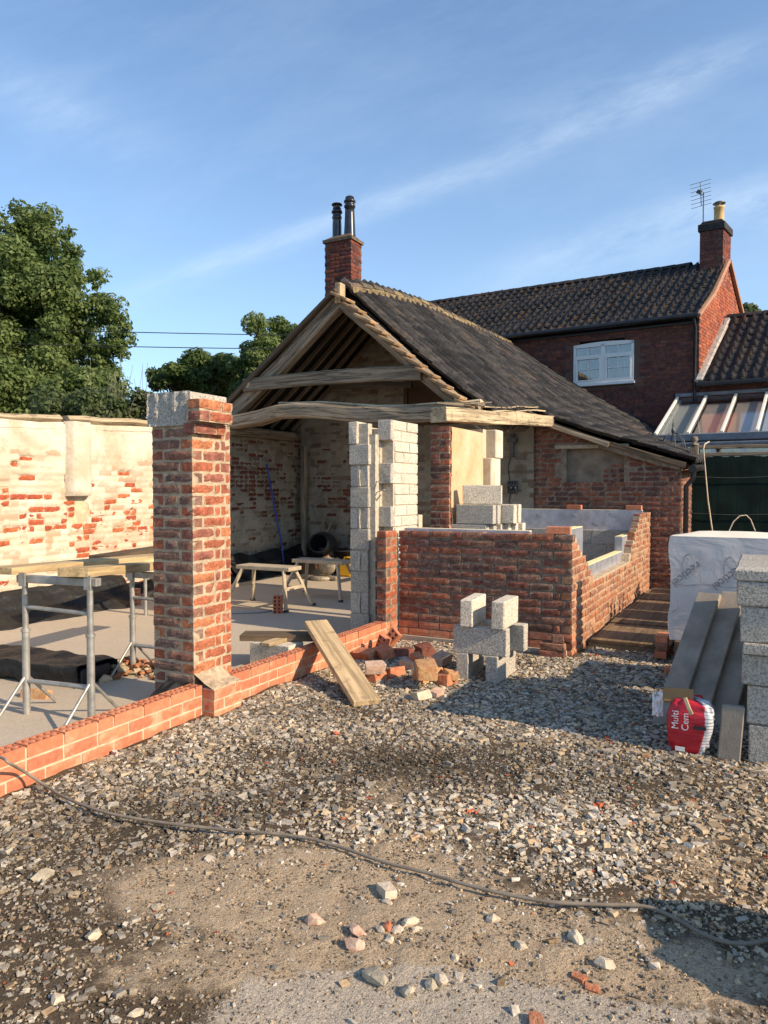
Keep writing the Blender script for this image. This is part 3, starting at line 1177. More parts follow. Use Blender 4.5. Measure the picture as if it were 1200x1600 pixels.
def stones_mesh(name, xy, size, cols, z=None, base=None, squash=0.62, lift=0.25, rough=0.28, seed=0):
    r = np.random.default_rng(seed)
    v0, f0 = base
    n = len(xy); m = len(v0)
    sc = np.stack([size * r.uniform(.75, 1.5, n), size * r.uniform(.6, 1.05, n), size * r.uniform(.38, .75, n)], 1)
    V = v0[None] * (1 + (r.random((n, m, 1 if rough < .4 else 3)) - 0.5) * 2 * rough) * sc[:, None, :]
    ang = r.random(n) * 6.283
    tl = r.normal(0, .38, n)
    ct, st = np.cos(tl)[:, None], np.sin(tl)[:, None]
    y = V[..., 1] * ct - V[..., 2] * st; zz = V[..., 1] * st + V[..., 2] * ct
    V = np.stack([V[..., 0], y, zz], -1)
    ca, sa = np.cos(ang)[:, None], np.sin(ang)[:, None]
    xx = V[..., 0] * ca - V[..., 1] * sa; yy = V[..., 0] * sa + V[..., 1] * ca
    h = gh(xy[:, 0], xy[:, 1]) if z is None else z
    W = np.stack([xx + xy[:, 0:1], yy + xy[:, 1:2], V[..., 2] + (h + size * lift)[:, None]], -1).reshape(-1, 3)
    Fa = (f0[None] + (np.arange(n) * m)[:, None, None]).reshape(-1, 3)
    me = bpy.data.meshes.new(name)
    me.vertices.add(len(W)); me.vertices.foreach_set('co', W.ravel())
    me.loops.add(Fa.size); me.loops.foreach_set('vertex_index', Fa.ravel().astype(np.int32))
    me.polygons.add(len(Fa)); me.polygons.foreach_set('loop_start', np.arange(0, Fa.size, 3, dtype=np.int32))
    me.polygons.foreach_set('use_smooth', np.zeros(len(Fa), dtype=bool))
    me.update(calc_edges=True)
    a = me.attributes.new('col', 'FLOAT_COLOR', 'POINT')
    cc = np.ones((n, m, 4)); cc[..., :3] = cols[:, None, :]
    a.data.foreach_set('color', cc.ravel())
    me.materials.append(MAT['stone'])
    o = bpy.data.objects.new(name, me)
    COL.objects.link(o)
    o['kind'] = 'stuff'
    return o


cub_v = np.array([(-1, -1, -1), (1, -1, -1), (1, 1, -1), (-1, 1, -1), (-1, -1, 1), (1, -1, 1), (1, 1, 1), (-1, 1, 1)], float) * .78
cub_f = np.array([(0, 2, 1), (0, 3, 2), (4, 5, 6), (4, 6, 7), (0, 1, 5), (0, 5, 4), (1, 2, 6), (1, 6, 5), (2, 3, 7), (2, 7, 6), (3, 0, 4), (3, 4, 7)])


def uv_of(x, y):
    return x * UX[0] + y * UX[1], x * VX[0] + y * VX[1]


def stone_cols(x, y, n, r):
    base = np.array([.40, .375, .335]) * r.uniform(.28, 1.45, n)[:, None]
    k = r.random(n)
    right = np.clip(smooth(x / np.maximum(y, .5), .28, .5) * smooth(-y, -4.2, -2.8) + .12, 0, 1)
    cream = np.array([.45, .375, .275]) * r.uniform(.7, 1.25, n)[:, None]
    tan = np.array([.33, .25, .165]) * r.uniform(.6, 1.3, n)[:, None]
    bri = np.array([.42, .12, .06]) * r.uniform(.7, 1.2, n)[:, None]
    c = np.where((k < .16 + .30 * right)[:, None], cream, base)
    c = np.where(((k > .5) & (k < .56 + .32 * right))[:, None], tan, c)
    c = np.where((k > .992)[:, None], bri, c)
    c *= (1 - .74 * f_dark(x, y) * r.uniform(.6, 1.0, n))[:, None]
    c *= (.92 + .30 * np.clip(blob(x, y, 860, 1300, .75, .55), 0, 1))[:, None]
    c = c * np.array([1.07, 1.0, .89])
    return np.clip(c, .02, .72)


def scatter(n, seed, x0, x1, y0, y1, dens):
    r = np.random.default_rng(seed)
    x = r.uniform(x0, x1, n); y = r.uniform(y0, y1, n)
    u, v = uv_of(x, y)
    ok = (v > -3.27) & ~((u > 6.6) & (v < -1.5)) & ~((v < -3.18) & (u > 3.72) & (u < 4.05))
    ok &= r.random(n) < dens(x, y)
    return x[ok], y[ok], r


def d_gravel(x, y):
    bare = np.clip(f_sand(x, y) * 1.15 + f_cem(x, y) * 1.5, 0, 1)
    foot = smooth(-y, -2.9, -2.15) * smooth(-x / np.maximum(y, .3), -.42, .2) * .6
    d = np.clip(1 - bare - foot * .55, 0.05, 1)
    d *= np.clip(.30 + 1.35 * fbm(x * 2.6, y * 2.6, 41, 3), .2, 1.0) * (1 - .45 * f_dark(x, y))
    return np.clip(d, 0.03, 1)


x, y, r = scatter(245000, 3, -2.9, 4.3, 1.7, 8.4, d_gravel)
big = r.random(len(x))
size = np.clip(r.lognormal(math.log(.0074), .48, len(x)), .0035, .024)
size *= (1 - .25 * f_dark(x, y)) * (.72 + .28 * smooth(y, 2.4, 3.4))
stones_mesh('gravel', np.stack([x, y], 1), size, stone_cols(x, y, len(x), r), base=(cub_v, cub_f), seed=5, rough=.42, lift=.12)
x, y, r = scatter(110000, 11, -2.4, 2.9, 1.75, 5.4, lambda x, y: np.clip(.75 - .45 * f_cem(x, y), .1, 1) * np.clip(.2 + 1.4 * fbm(x * 3, y * 3, 55, 3), .1, 1))
oct_v = np.array([(1, 0, 0), (-1, 0, 0), (0, 1, 0), (0, -1, 0), (0, 0, 1), (0, 0, -1)], float)
oct_f = np.array([(0, 2, 4), (2, 1, 4), (1, 3, 4), (3, 0, 4), (2, 0, 5), (1, 2, 5), (3, 1, 5), (0, 3, 5)])
dirt = np.array([.21, .155, .10]) * r.uniform(.55, 1.5, len(x))[:, None]
stones_mesh('grit', np.stack([x, y], 1), np.clip(r.lognormal(math.log(.0042), .4, len(x)), .002, .010), np.where((r.random(len(x)) < .3)[:, None], stone_cols(x, y, len(x), r), dirt), base=(oct_v, oct_f), seed=8, rough=.2)

# concrete slab of the building, path of boards beside the extension
mb = MB()
mb.bx(0.2, 6.60, -7.66, -3.42, -.08, SL)
mb.bx(6.60, 11.6, -7.66, -3.46, -.08, SL)
slab = mb.build('concrete_floor', 'slab', None, P(0, -5.5, 0))
slab['kind'] = 'structure'
mb = MB(); mb.bx(6.62, 11.5, -3.40, -1.60, -.05, .045)
o = mb.build('extension_floor', 'slab', None, P(9, -2.5, 0)); o['kind'] = 'structure'
mb = MB(); mb.bx(7.5, 16.5, -1.53, -.70, -.05, .03)
path = mb.build('path', 'conc_path', None, P(9, -1.1, 0)); path['kind'] = 'structure'


# ------------------------------------------------------------------ perforated brick (new engineering brick with two rows of holes)
def perf_proto(L, D=.1025, H=.065, nx=5, ny=2, depth=.035):
    xe = [-L / 2]; hx = L / nx
    for i in range(nx):
        c = -L / 2 + hx * (i + .5)
        xe += [c - min(.0125, hx * .3), c + min(.0125, hx * .3)]
    xe.append(L / 2)
    ye = [0.0]
    for j in range(ny):
        c = -D * (j + .5) / ny
        ye += [c + .0135, c - .0135]
    ye.append(-D)
    vs = []; fs = []
    X_, Y_ = len(xe), len(ye)
    for y in ye:
        for x in xe:
            vs.append((x, y, H / 2))
    g = lambda i, j: j * X_ + i
    for j in range(Y_ - 1):
        for i in range(X_ - 1):
            q = (g(i, j), g(i, j + 1), g(i + 1, j + 1), g(i + 1, j))
            if i % 2 == 1 and j % 2 == 1:
                b = len(vs)
                for k in q:
                    vs.append((vs[k][0], vs[k][1], H / 2 - depth))
                for k in range(4):
                    fs.append((q[k], q[(k + 1) % 4], b + (k + 1) % 4, b + k))
                fs.append((b, b + 1, b + 2, b + 3))
            else:
                fs.append(q)
    b = len(vs)
    for y in (0, -D):
        for x in (-L / 2, L / 2):
            vs.append((x, y, -H / 2))
    t = [g(i, 0) for i in range(X_)]
    fs.append(tuple(t + [b + 1, b]))
    t = [g(i, Y_ - 1) for i in range(X_ - 1, -1, -1)]
    fs.append(tuple(t + [b + 2, b + 3]))
    fs.append(tuple([g(0, j) for j in range(Y_ - 1, -1, -1)] + [b, b + 2]))
    fs.append(tuple([g(X_ - 1, j) for j in range(Y_)] + [b + 3, b + 1]))
    fs.append((b, b + 1, b + 3, b + 2))
    return Proto('brick', vs, fs)


BR['perf'] = ([perf_proto(.216)], [perf_proto(.103, nx=2)])

# ------------------------------------------------------------------ low plinth of new bricks
pl = thing('plinth_wall', 'low bright orange plinth wall of new perforated bricks along the gravel', 'wall', P(3.4, -3.35, 0))
mb = MB()
mb.bx(0.3, 3.745, -3.398, -3.306, -.06, .198)
mb.bx(3.75, 4.03, -3.40, -3.207, -.06, .188)
mb.bx(4.03, 6.42, -3.398, -3.306, -.06, .198)
core = mb.build('mortar', 'mortar_new', pl)
for s0, s1, sd_ in ((.3, 3.745, 1), (4.03, 6.385, 2)):
    lay(pl, core, P(0, -3.3), UX, VX, s0, s1, -.01, 2, 'brick_new', 'new', hdr=.06, seed=sd_, jit=.0018, joint=.012)
    lay(pl, core, P(0, -3.3), UX, VX, s0, s1, .14, 1, 'brick_new', 'perf', hdr=.05, seed=sd_ + 4, jit=.0018, joint=.012)
lay(pl, core, P(0, -3.2), UX, VX, 3.74, 4.03, -.035, 3, 'brick_new', 'new', hdr=0, seed=7, jit=.0018, joint=.012, q0=0)
lay(pl, core, P(3.742, 0), VX, -UX, -3.298, -3.2, -.035, 3, 'brick_new', 'new', hdr=0, seed=8, jit=.0018, joint=.012, q1=1)

# ------------------------------------------------------------------ free-standing brick pillar
bp = thing('brick_pillar', 'tall free-standing pillar of weathered red bricks capped by a rough concrete block', 'pillar', P(3.9, -3.55, 0))
mb = MB(); mb.bx(3.7475, 4.1325, -3.7275, -3.3775, SL - .02, 1.925)
core = mb.build('mortar', 'mortar_old', bp)
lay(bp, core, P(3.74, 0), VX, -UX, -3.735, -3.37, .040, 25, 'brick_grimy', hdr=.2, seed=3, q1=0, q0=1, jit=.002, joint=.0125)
lay(bp, core, P(0, -3.37), UX, VX, 3.74, 4.14, .040, 25, 'brick_pillar', hdr=.1, seed=4, q0=1, q1=0, jit=.002, joint=.0125)
lay(bp, core, P(4.14, 0), VX, UX, -3.735, -3.37, .040, 25, 'brick_pillar', hdr=.25, seed=5, q1=1, q0=0, jit=.003, joint=.0125)
lay(bp, core, P(0, -3.735), UX, -VX, 3.74, 4.14, .040, 25, 'brick_pillar', hdr=.1, seed=6, q0=0, q1=1, jit=.003, joint=.0125)
mb = MB()
hp = [P(3.745, -3.365, SL), P(3.745, -3.375, .40), P(3.75, -3.35, .33), P(3.75, -3.285, .255), P(3.75, -3.215, .195), P(3.75, -3.215, .18), P(3.75, -3.365, .18)]
rows_ = []
for i_ in range(9):
    u_ = 3.748 + .27 * i_ / 8
    rows_.append([P(u_, v_ + (rng.random() - .5) * .016, z_ + (rng.random() - .5) * .018) for v_, z_ in ((-3.372, .275), (-3.345, .248), (-3.285, .216), (-3.212, .192), (-3.212, .182))])
mb.grid(np.array(rows_)[:, ::-1], smooth=False)
mb.build('mortar_haunch', 'mortar_old', bp)
# corbelled head at the yard side
mb = MB(); mb.bx(3.70, 4.02, -3.38, -3.27, 1.945, 2.085); mb.bx(3.728, 4.03, -3.40, -3.335, 1.872, 1.945)
core2 = mb.build('corbel_mortar', 'mortar_old', bp)
lay(bp, core2, P(0, -3.26), UX, VX, 3.69, 4.03, 1.945, 2, 'brick_pillar', hdr=.3, seed=14, q0=1, jit=.003)
lay(bp, core2, P(3.69, 0), VX, -UX, -3.372, -3.26, 1.945, 2, 'brick_pillar', hdr=1, seed=15, q1=0, jit=.003)
lay(bp, core2, P(0, -3.325), UX, VX, 3.715, 4.04, 1.868, 1, 'brick_pillar', hdr=.4, seed=16, jit=.004)
# the concrete block that caps it, with raking grooves on its end
mb = MB()
nn = 22
aa, zz = np.meshgrid(np.linspace(-3.752, -3.378, nn), np.linspace(1.925, 2.15, 16))
dd = .012 * np.abs(np.sin(aa * 38)) + (fbm(aa * 30, zz * 22, 4, 3) - .5) * .022
arr = P(3.735, 0) + aa[..., None] * VX + zz[..., None] * ZX - dd[..., None] * UX
mb.grid(arr, smooth=False)
mb.bx(3.742, 4.12, -3.748, -3.39, 1.925, 2.148, c=.006)
mb.build('padstone', 'block', bp)

# ------------------------------------------------------------------ boundary wall (limewashed, patches of bare brick)
bw = thing('boundary_wall', 'long cream limewashed brick wall with patches of bare red brick', 'wall', P(6, -7.8, 0))
mb = MB(); mb.bx(2.6, 8.9, -7.95, -7.712, -.05, 2.33)
core = mb.build('mortar', 'mortar_lime', bw)
WPL = P(0, -7.70)


def wtop(u):
    return 2.24 + .045 * (u - 5.4)


wb_ = lay(bw, core, WPL, UX, VX, 2.6, 8.9, .025, 30, 'brick_wall', hdr=.35, seed=21, jit=.006, keep=lambda a, z, l: z < wtop(a) and not (6.30 < a < 6.62 and 1.05 < z < 1.42 and (a > 6.5 or z < 1.16)))


def expo(a, z):
    """how likely a brick of the boundary wall is bare"""
    p = 1.05 * math.exp(-(((a - 5.62) / .42) ** 2 + ((z - 1.38) / .34) ** 2)) + .75 * math.exp(-(((a - 7.25) / .45) ** 2 + ((z - 1.33) / .26) ** 2))
    p += .8 * math.exp(-(((a - 6.5) / .16) ** 2 + ((z - .95) / .40) ** 2)) + .35 * math.exp(-(((a - 5.4) / .6) ** 2 + ((z - .95) / .3) ** 2))
    return .62 * p + .05 * (z < 1.5)


bare_ = [(a, z, l, float(rng.choice([.030, .018, .045])) if rng.random() < expo(a, z) else float(rng.normal(0, .0035)) - .001) for a, z, l in wb_ if z < 1.95]


def wall_depth(a, z):
    n1 = fbm(a * 2.3, z * 2.6, 61, 4); n2 = fbm(a * 9, z * 9, 62, 3)
    d = .006 + .020 * smooth(z, 1.45, 1.95) + (n1 - .5) * .020 + (n2 - .5) * .016
    cz = np.abs(((z - .025) / .075) % 1 - .5) * 2
    d = d - .011 * smooth(cz, .55, 1.0) * (1 - .85 * smooth(z, 1.55, 1.95))
    d = d - np.exp(-(((a - 6.45) / .14) ** 2 + ((z - 1.20) / .16) ** 2)) * .05
    return np.minimum(d, .045)


skin('limewash', bw, 'plaster', WPL, UX, VX, 2.6, 8.9, .025, 2.30, wall_depth, .019, -.006, bare=bare_)
# plastered pilaster that stops short
mb = MB()
mm, kk = 26, 12
tt, zz = np.meshgrid(np.linspace(0, 1, kk), np.linspace(1.42, 2.34, mm))
ua = 6.26 + .36 * tt
dp = .125 * np.minimum(1, np.minimum(tt, 1 - tt) * 6) ** .5 * (1 - .0 * zz)
dp = dp * np.where(zz < 1.45, .75, 1) + (fbm(ua * 8, zz * 6, 7, 3) - .5) * .014
arr = P(0, -7.69) + ua[..., None] * UX + zz[..., None] * ZX + dp[..., None] * VX
mb.grid(arr)
bot = [arr[0, i] for i in range(kk)]
mb.add(bot, [tuple(range(kk))])
mb.build('pilaster', 'plaster', bw)
mb = MB()
for u0, u1, o_ in ((2.6, 6.22, 0), (6.30, 8.9, .035)):
    z0_ = wtop(u0); z1_ = wtop(u1)
    mb.beam([P(u0 + (u1 - u0) * i / 10, -7.80 + o_, z0_ + (z1_ - z0_) * i / 10 + .085 + .008 * math.sin(i * 2.1)) for i in range(11)], .26, .09, wob=.06, seed=u0)
mb.build('wall_plate', 'oak_sunlit', bw)
mb = MB()
for u0, u1 in ((2.6, 6.24), (6.32, 8.9)):
    mb.beam([P(u0 + (u1 - u0) * i / 12, -7.755, wtop(u0 + (u1 - u0) * i / 12) - .01 + .006 * math.sin(i * 3.3)) for i in range(13)], .17, .10, wob=.09, seed=u0 + 9)
mb.build('plaster_band', 'plaster', bw)

# ------------------------------------------------------------------ the open-ended barn
barn = thing('brick_barn', 'old brick barn with an open timber truss end and long pantiled roof', 'barn', P(12.5, -5.2, 0))


def zR(u):
    return float(np.interp(u, [9.3, 9.7, 10.2, 11.6, 12.6, 17.6], [4.45, 4.55, 4.67, 4.83, 4.91, 5.06]))


def zK(u):
    return float(np.interp(u, [9.2, 9.8, 11.6, 17.6], [2.49, 2.53, 2.74, 3.48]))


def zE(u):
    return float(np.interp(u, [9.2, 11.4, 17.6], [1.80, 1.93, 2.16]))


VR, VK, VE = -5.68, -3.35, -1.02


def roofz(u, v):
    if v <= VK:
        t = (v - VR) / (VK - VR)
        return zR(u) * (1 - t) + zK(u) * t - .05 * math.sin(math.pi * t)
    t = (v - VK) / (VE - VK)
    return zK(u) * (1 - t) + zE(u) * t - .03 * math.sin(math.pi * t)


def roofpt(u, v, dz=0):
    w = .022 * (float(fbm(u * 1.3, v * 1.1, 71, 2)) - .5) * 2
    return P(u, v, roofz(u, v) + dz + w)


# walls
mb = MB(); mb.bx(8.9, 17.3, -8.05, -7.812, -.05, 2.52)
lw = mb.build('wall', 'mortar_dark', barn)
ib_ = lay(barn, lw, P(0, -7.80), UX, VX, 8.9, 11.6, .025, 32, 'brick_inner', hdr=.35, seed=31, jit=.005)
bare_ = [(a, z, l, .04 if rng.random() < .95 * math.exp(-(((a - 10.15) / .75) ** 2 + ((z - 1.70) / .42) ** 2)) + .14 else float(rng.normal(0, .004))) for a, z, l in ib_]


def in_depth(a, z):
    d = .008 + (fbm(a * 2.0, z * 2.4, 81, 4) - .48) * .035 + (fbm(a * 9, z * 9, 82, 3) - .5) * .02
    h = a * 0
    cz = np.abs(((z - .025) / .075) % 1 - .5) * 2
    return np.minimum(d - h * (.4 + 1.2 * fbm(a * 5, z * 13, 83, 3)) - .005 * smooth(cz, .75, 1.0), .04)


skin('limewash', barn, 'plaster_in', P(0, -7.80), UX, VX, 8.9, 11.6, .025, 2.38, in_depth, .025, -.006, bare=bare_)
# cross wall: back of the barn, then the front of the lean-to
UW = 11.6
pts = [(-8.0, -.05), (-1.14, -.05), (-1.14, zE(UW) - .06), (VK, zK(UW) - .07), (VR, zR(UW) - .08), (-8.0, 2.68)]
mb = MB()
hole_v = (-2.82, -1.95); hole_z = (1.60, 2.13)
# built as strips round the blocked window
def strip(v0, v1, z0, ztop):
    mb.poly([P(UW + .012, v0, z0), P(UW + .012, v1, z0), P(UW + .012, v1, ztop(v1)), P(UW + .012, v0, ztop(v0))], UX * .26)
rt = lambda v: (roofz(UW, v) - .075) if v > VR else (zR(UW) - .08 + (v - VR) * (zR(UW) - 2.76) / 2.32)
strip(-8.0, VR, -.05, rt); strip(VR, VK, -.05, rt); strip(VK, hole_v[0], -.05, rt)
strip(hole_v[0], hole_v[1], -.05, lambda v: hole_z[0]); strip(hole_v[0], hole_v[1], hole_z[1], rt); strip(hole_v[1], -1.14, -.05, rt)
cw = mb.build('wall', 'mortar_dark', barn)
lay(barn, cw, P(UW, 0), VX, -UX, -3.34, -1.13, .045, 36, 'brick_barn', hdr=.35, seed=33, jit=.005, q1=0,
    keep=lambda a, z, l: z + .04 < roofz(UW, a) - .07 and not (a + l / 2 > hole_v[0] + .03 and a - l / 2 < hole_v[1] - .03 and hole_z[0] < z < hole_z[1]) and not (hole_z[1] <= z < hole_z[1] + .07 and -2.98 < a < -1.9))
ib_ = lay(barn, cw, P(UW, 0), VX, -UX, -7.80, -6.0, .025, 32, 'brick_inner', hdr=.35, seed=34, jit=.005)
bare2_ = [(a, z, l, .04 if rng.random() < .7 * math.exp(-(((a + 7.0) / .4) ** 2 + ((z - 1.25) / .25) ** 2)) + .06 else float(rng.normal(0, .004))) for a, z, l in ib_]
for k_ in range(60):
    a_ = -7.7 + (k_ % 2) * .11
    while a_ < -3.4:
        z_ = .025 + (k_ + .5) * .075
        if a_ > -5.95 or z_ > 2.4:
            bare2_.append((a_ + .11, z_, .21, float(rng.normal(0, .004))))
        a_ += .225


def cw_depth(a, z):
    d = .012 + (fbm(a * 2.2, z * 2.4, 91, 4) - .46) * .04 + (fbm(a * 9, z * 9, 92, 3) - .5) * .02
    cz = np.abs(((z - .025) / .075) % 1 - .5) * 2
    return np.clip(d - .004 * smooth(cz, .75, 1.0) + .02 * smooth(a, -6.2, -5.9), -.006, .04)


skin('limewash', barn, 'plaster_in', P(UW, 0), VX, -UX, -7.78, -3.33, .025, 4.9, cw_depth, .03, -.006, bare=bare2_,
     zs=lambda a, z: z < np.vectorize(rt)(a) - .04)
mb = MB()   # bricked-up window with render, its lintel
mb.bx(UW + .10, UW + .2, hole_v[0], hole_v[1], hole_z[0], hole_z[1])
mb.build('blocked_window', plain('grey_render', (.20, .165, .125), var=.35, scale=5, bump=.008, bscale=20), barn)
lay(barn, cw, P(UW + .095, 0), VX, -UX, hole_v[0] + .42, hole_v[1], hole_z[0] - .0, 4, 'brick_barn', hdr=.6, seed=39, keep=lambda a, z, l: a > -2.35 + (z - 1.6) * .5)
mb = MB(); mb.bx(UW - .02, UW + .1, -3.0, -1.88, 2.135, 2.195, c=.008)
mb.build('lintel', 'rock_grey', barn)
mb = MB(); mb.box(P(UW - .1, -5.57, 2.35), VX * 1.75, ZX * 1.3, UX * .03)
brd = MB()
brd.poly([P(UW - .09, -5.52, 2.6), P(UW - .09, -3.72, 2.6), P(UW - .09, -3.72, 2.95), P(UW - .09, -4.62, 3.80), P(UW - .09, -5.52, 3.80)], UX * .03)
brd.build('brown_boarding', 'boarding', barn)
mb = MB(); mb.bx(UW - .12, UW - .06, -5.60, -5.53, 2.5, 4.6)
mb.build('stud', 'oak_dark', barn)
# lean-to side wall
mb = MB(); mb.bx(UW + .02, 17.2, -1.36, -1.142, -.05, 1.92)
sw = mb.build('wall', 'mortar_dark', barn)
lay(barn, sw, P(0, -1.13), UX, VX, UW, 14.6, .045, 25, 'brick_barn', hdr=.3, seed=36, jit=.004, q0=1)
# toothed jamb and plastered reveal of the former right-hand wall
mb = MB(); mb.bx(7.764, 8.83, -3.43, -3.212, -.05, 2.21)
jw = mb.build('wall', 'mortar_old', barn)
lay(barn, jw, P(7.75, 0), VX, -UX, -3.44, -3.2, .045, 29, 'brick_barn', hdr=.5, seed=37, jit=.008, q1=0)
lay(barn, jw, P(0, -3.2), UX, VX, 7.75, 8.83, .045, 29, 'brick_pillar', hdr=.3, seed=38, jit=.004, q0=1)
skin('plaster', barn, 'plaster_orange', P(0, -3.2), UX, VX, 7.80, 8.83, .3, 2.21, lambda a, z: .009 + (fbm(a * 3, z * 3, 95, 4) - .40) * .022 - .016 * smooth(-a, -8.05, -7.85) * fbm(a * 9, z * 14, 96, 2), .03, -.006)
mb = MB(); mb.bx(8.84, 9.20, -3.26, -3.09, -.05, 1.45, c=.01); mb.build('pier', 'brick_side', barn)
mb = MB(); mb.bx(8.838, 9.195, -3.255, -3.085, 1.452, 1.90, c=.012); mb.bx(8.97, 9.25, -3.26, -3.07, 1.90, 2.26, c=.012); mb.bx(8.84, 8.965, -3.4, -3.2, 1.90, 2.26)
mb.build('plastered_pier', 'plaster', barn)
# switch, cable and bracket on the inner wall
mb = MB(); mb.bx(UW - .12, UW - .04, -3.74, -3.58, 1.44, 1.60, c=.012)
for k in range(5):
    mb.bx(UW - .10, UW - .06, -3.74 + k * .035, -3.725 + k * .035, 1.60, 1.64)
mb.build('socket_box', 'grey_pl', barn)
mb = MB(); mb.lathe(P(UW - .12, -3.69, 1.52), [(.0, 0), (.028, 0), (.028, .02), (0, .02)], 10, axis=-UX); mb.lathe(P(UW - .12, -3.62, 1.52), [(.0, 0), (.028, 0), (.028, .02), (0, .02)], 10, axis=-UX)
mb.build('socket', 'black_plastic', barn)
mb = MB(); mb.tube([P(UW - .05, -3.72, 1.64), P(UW - .05, -3.75, 1.85), P(UW - .05, -3.70, 2.05), P(UW - .05, -3.68, 2.28)], .006, 6)
mb.tube([P(UW - .05, -3.70, 1.44), P(UW - .05, -3.73, 1.30), P(UW - .05, -3.66, 1.2)], .006, 6)
mb.build('wire', 'wire', barn)
mb = MB(); mb.bx(UW - .09, UW - .03, -3.70, -3.65, 2.02, 2.40); mb.bx(UW - .12, UW - .03, -3.75, -3.60, 2.26, 2.33)
mb.build('bracket', 'steel_dark', barn)
# timber truss at the open end
UT = 9.55
mb = MB(); mb.beam([P(UT, -7.95 + 2.28 * t, 2.55 + 1.76 * t + .015 * math.sin(t * 9)) for t in np.linspace(0, 1, 9)], .17, .22, up=(0, 0, 1), wob=.05, seed=1)
mb.build('principal_rafter', 'oak', barn)
mb = MB(); mb.beam([P(UT, -3.36 - 2.31 * t, 2.29 + 2.0 * t + .012 * math.sin(t * 11)) for t in np.linspace(0, 1, 9)], .17, .18, up=(0, 0, 1), wob=.05, seed=2)
mb.build('principal_rafter', 'oak', barn)
mb = MB(); mb.beam([P(UT - .10, -7.42 + 3.10 * t, 3.15 - .02 * t + .035 * math.sin(t * 3.1)) for t in np.linspace(0, 1, 10)], .10, .20, wob=.07, seed=3)
mb.build('collar_beam', 'oak', barn)
tb = [(-7.95, 2.55), (-7.55, 2.575), (-7.1, 2.63), (-6.75, 2.70), (-6.4, 2.705), (-6.0, 2.675), (-5.5, 2.615), (-5.0, 2.575), (-4.5, 2.555), (-4.1, 2.545), (-3.7, 2.56), (-3.45, 2.565)]
mb = MB(); mb.beam([P(UT - .12, v, z) for v, z in tb], .22, .215, wob=.12, seed=4, cham=.13)
tie = mb.build('tie_beam', 'oak', barn)
mb = MB(); mb.beam([P(UT - .08, v, z + .125 + .012 * math.sin(v * 9)) for v, z in tb[3:]], .16, .05, wob=.35, seed=5, cham=.3)
mb.build('split_edge', 'oak_sunlit', tie)
mb = MB(); mb.bx(UT - .12, UT + .02, -5.73, -5.63, 4.25, 4.55, c=.008)
mb.build('ridge_stub', 'oak_sunlit', barn)
for v_, z_ in ((-7.36, 3.10), (-4.36, 3.14)):
    mb = MB(); mb.box(P(UT - .16, v_, z_), UX * .09, VX * .05, ZX * .09 + VX * .04, c=.008)
    mb.build('peg', 'oak_sunlit', barn)
mb = MB(); mb.beam([P(8.75 + i * 1.2, -7.70, 2.46) for i in range(3)], .18, .15, wob=.05, seed=8); mb.build('wall_plate', 'oak', barn)
mb = MB(); mb.beam([P(UW - .14, -7.62, .1), P(UW - .14, -7.64, 1.2), P(UW - .13, -7.62, 2.3)], .09, .12, up=UX, wob=.07, seed=9); mb.build('corner_post', 'oak', barn)
mb = MB(); mb.beam([P(11.2, -6.9, 3.32), P(11.2, -6.0, 3.30), P(11.2, -5.3, 3.24)], .09, .10, wob=.08, seed=10); mb.build('purlin_tie', 'oak_dark', barn)
for i, u in enumerate(np.arange(9.92, 11.55, .32)):
    mb = MB(); mb.beam([P(u, -7.95, 2.60), P(u + .02, -6.8, 3.56 + .01 * i), P(u, VR - .05, zR(u) - .16)], .05, .07, wob=.12, seed=20 + i)
    mb.build('rafter', 'oak_mid', barn)
for i, u in enumerate(np.arange(9.92, 11.55, .32)):
    mb = MB(); mb.beam([P(u, -3.2, zK(u) - .20), P(u, VR + .03, zR(u) - .16)], .085, .11, wob=.07, seed=40 + i)
    mb.build('rafter', 'oak_dark', barn)
# sheathing under the tiles, both slopes
us = np.linspace(9.62, 17.5, 27); vsr = np.linspace(VR, VE + .02, 24)
arr = np.array([[roofpt(u, v, -.055) for v in vsr] for u in us])
kp = np.array([[not (u < 11.5 and v > VK + .08) for v in vsr[:-1]] for u in us[:-1]])
mb = MB(); mb.grid(arr[:, ::-1], keep=kp[:, ::-1], smooth=False)
arr2 = arr + np.array([0, 0, -.02]); mb.grid(arr2, keep=kp, smooth=False)
def lz(u, v):
    return zR(u) - .02 + (v - VR) * (zR(u) - 2.72) / 2.34
vsl = np.linspace(-8.12, VR, 12)
arr = np.array([[P(u, v, lz(u, v) - .05) for v in vsl] for u in us])
mb.grid(arr[:, ::-1], smooth=False); mb.grid(arr + np.array([0, 0, -.02]), smooth=False)
mb.build('sheathing', 'tile_under', barn)
mb = MB(); mb.beam([P(9.42, -8.1 + 2.4 * t, lz(9.42, -8.1 + 2.4 * t) - .01) for t in np.linspace(0, 1, 6)], .10, .07, wob=.1); mb.build('barge_board', 'oak_dark', barn)


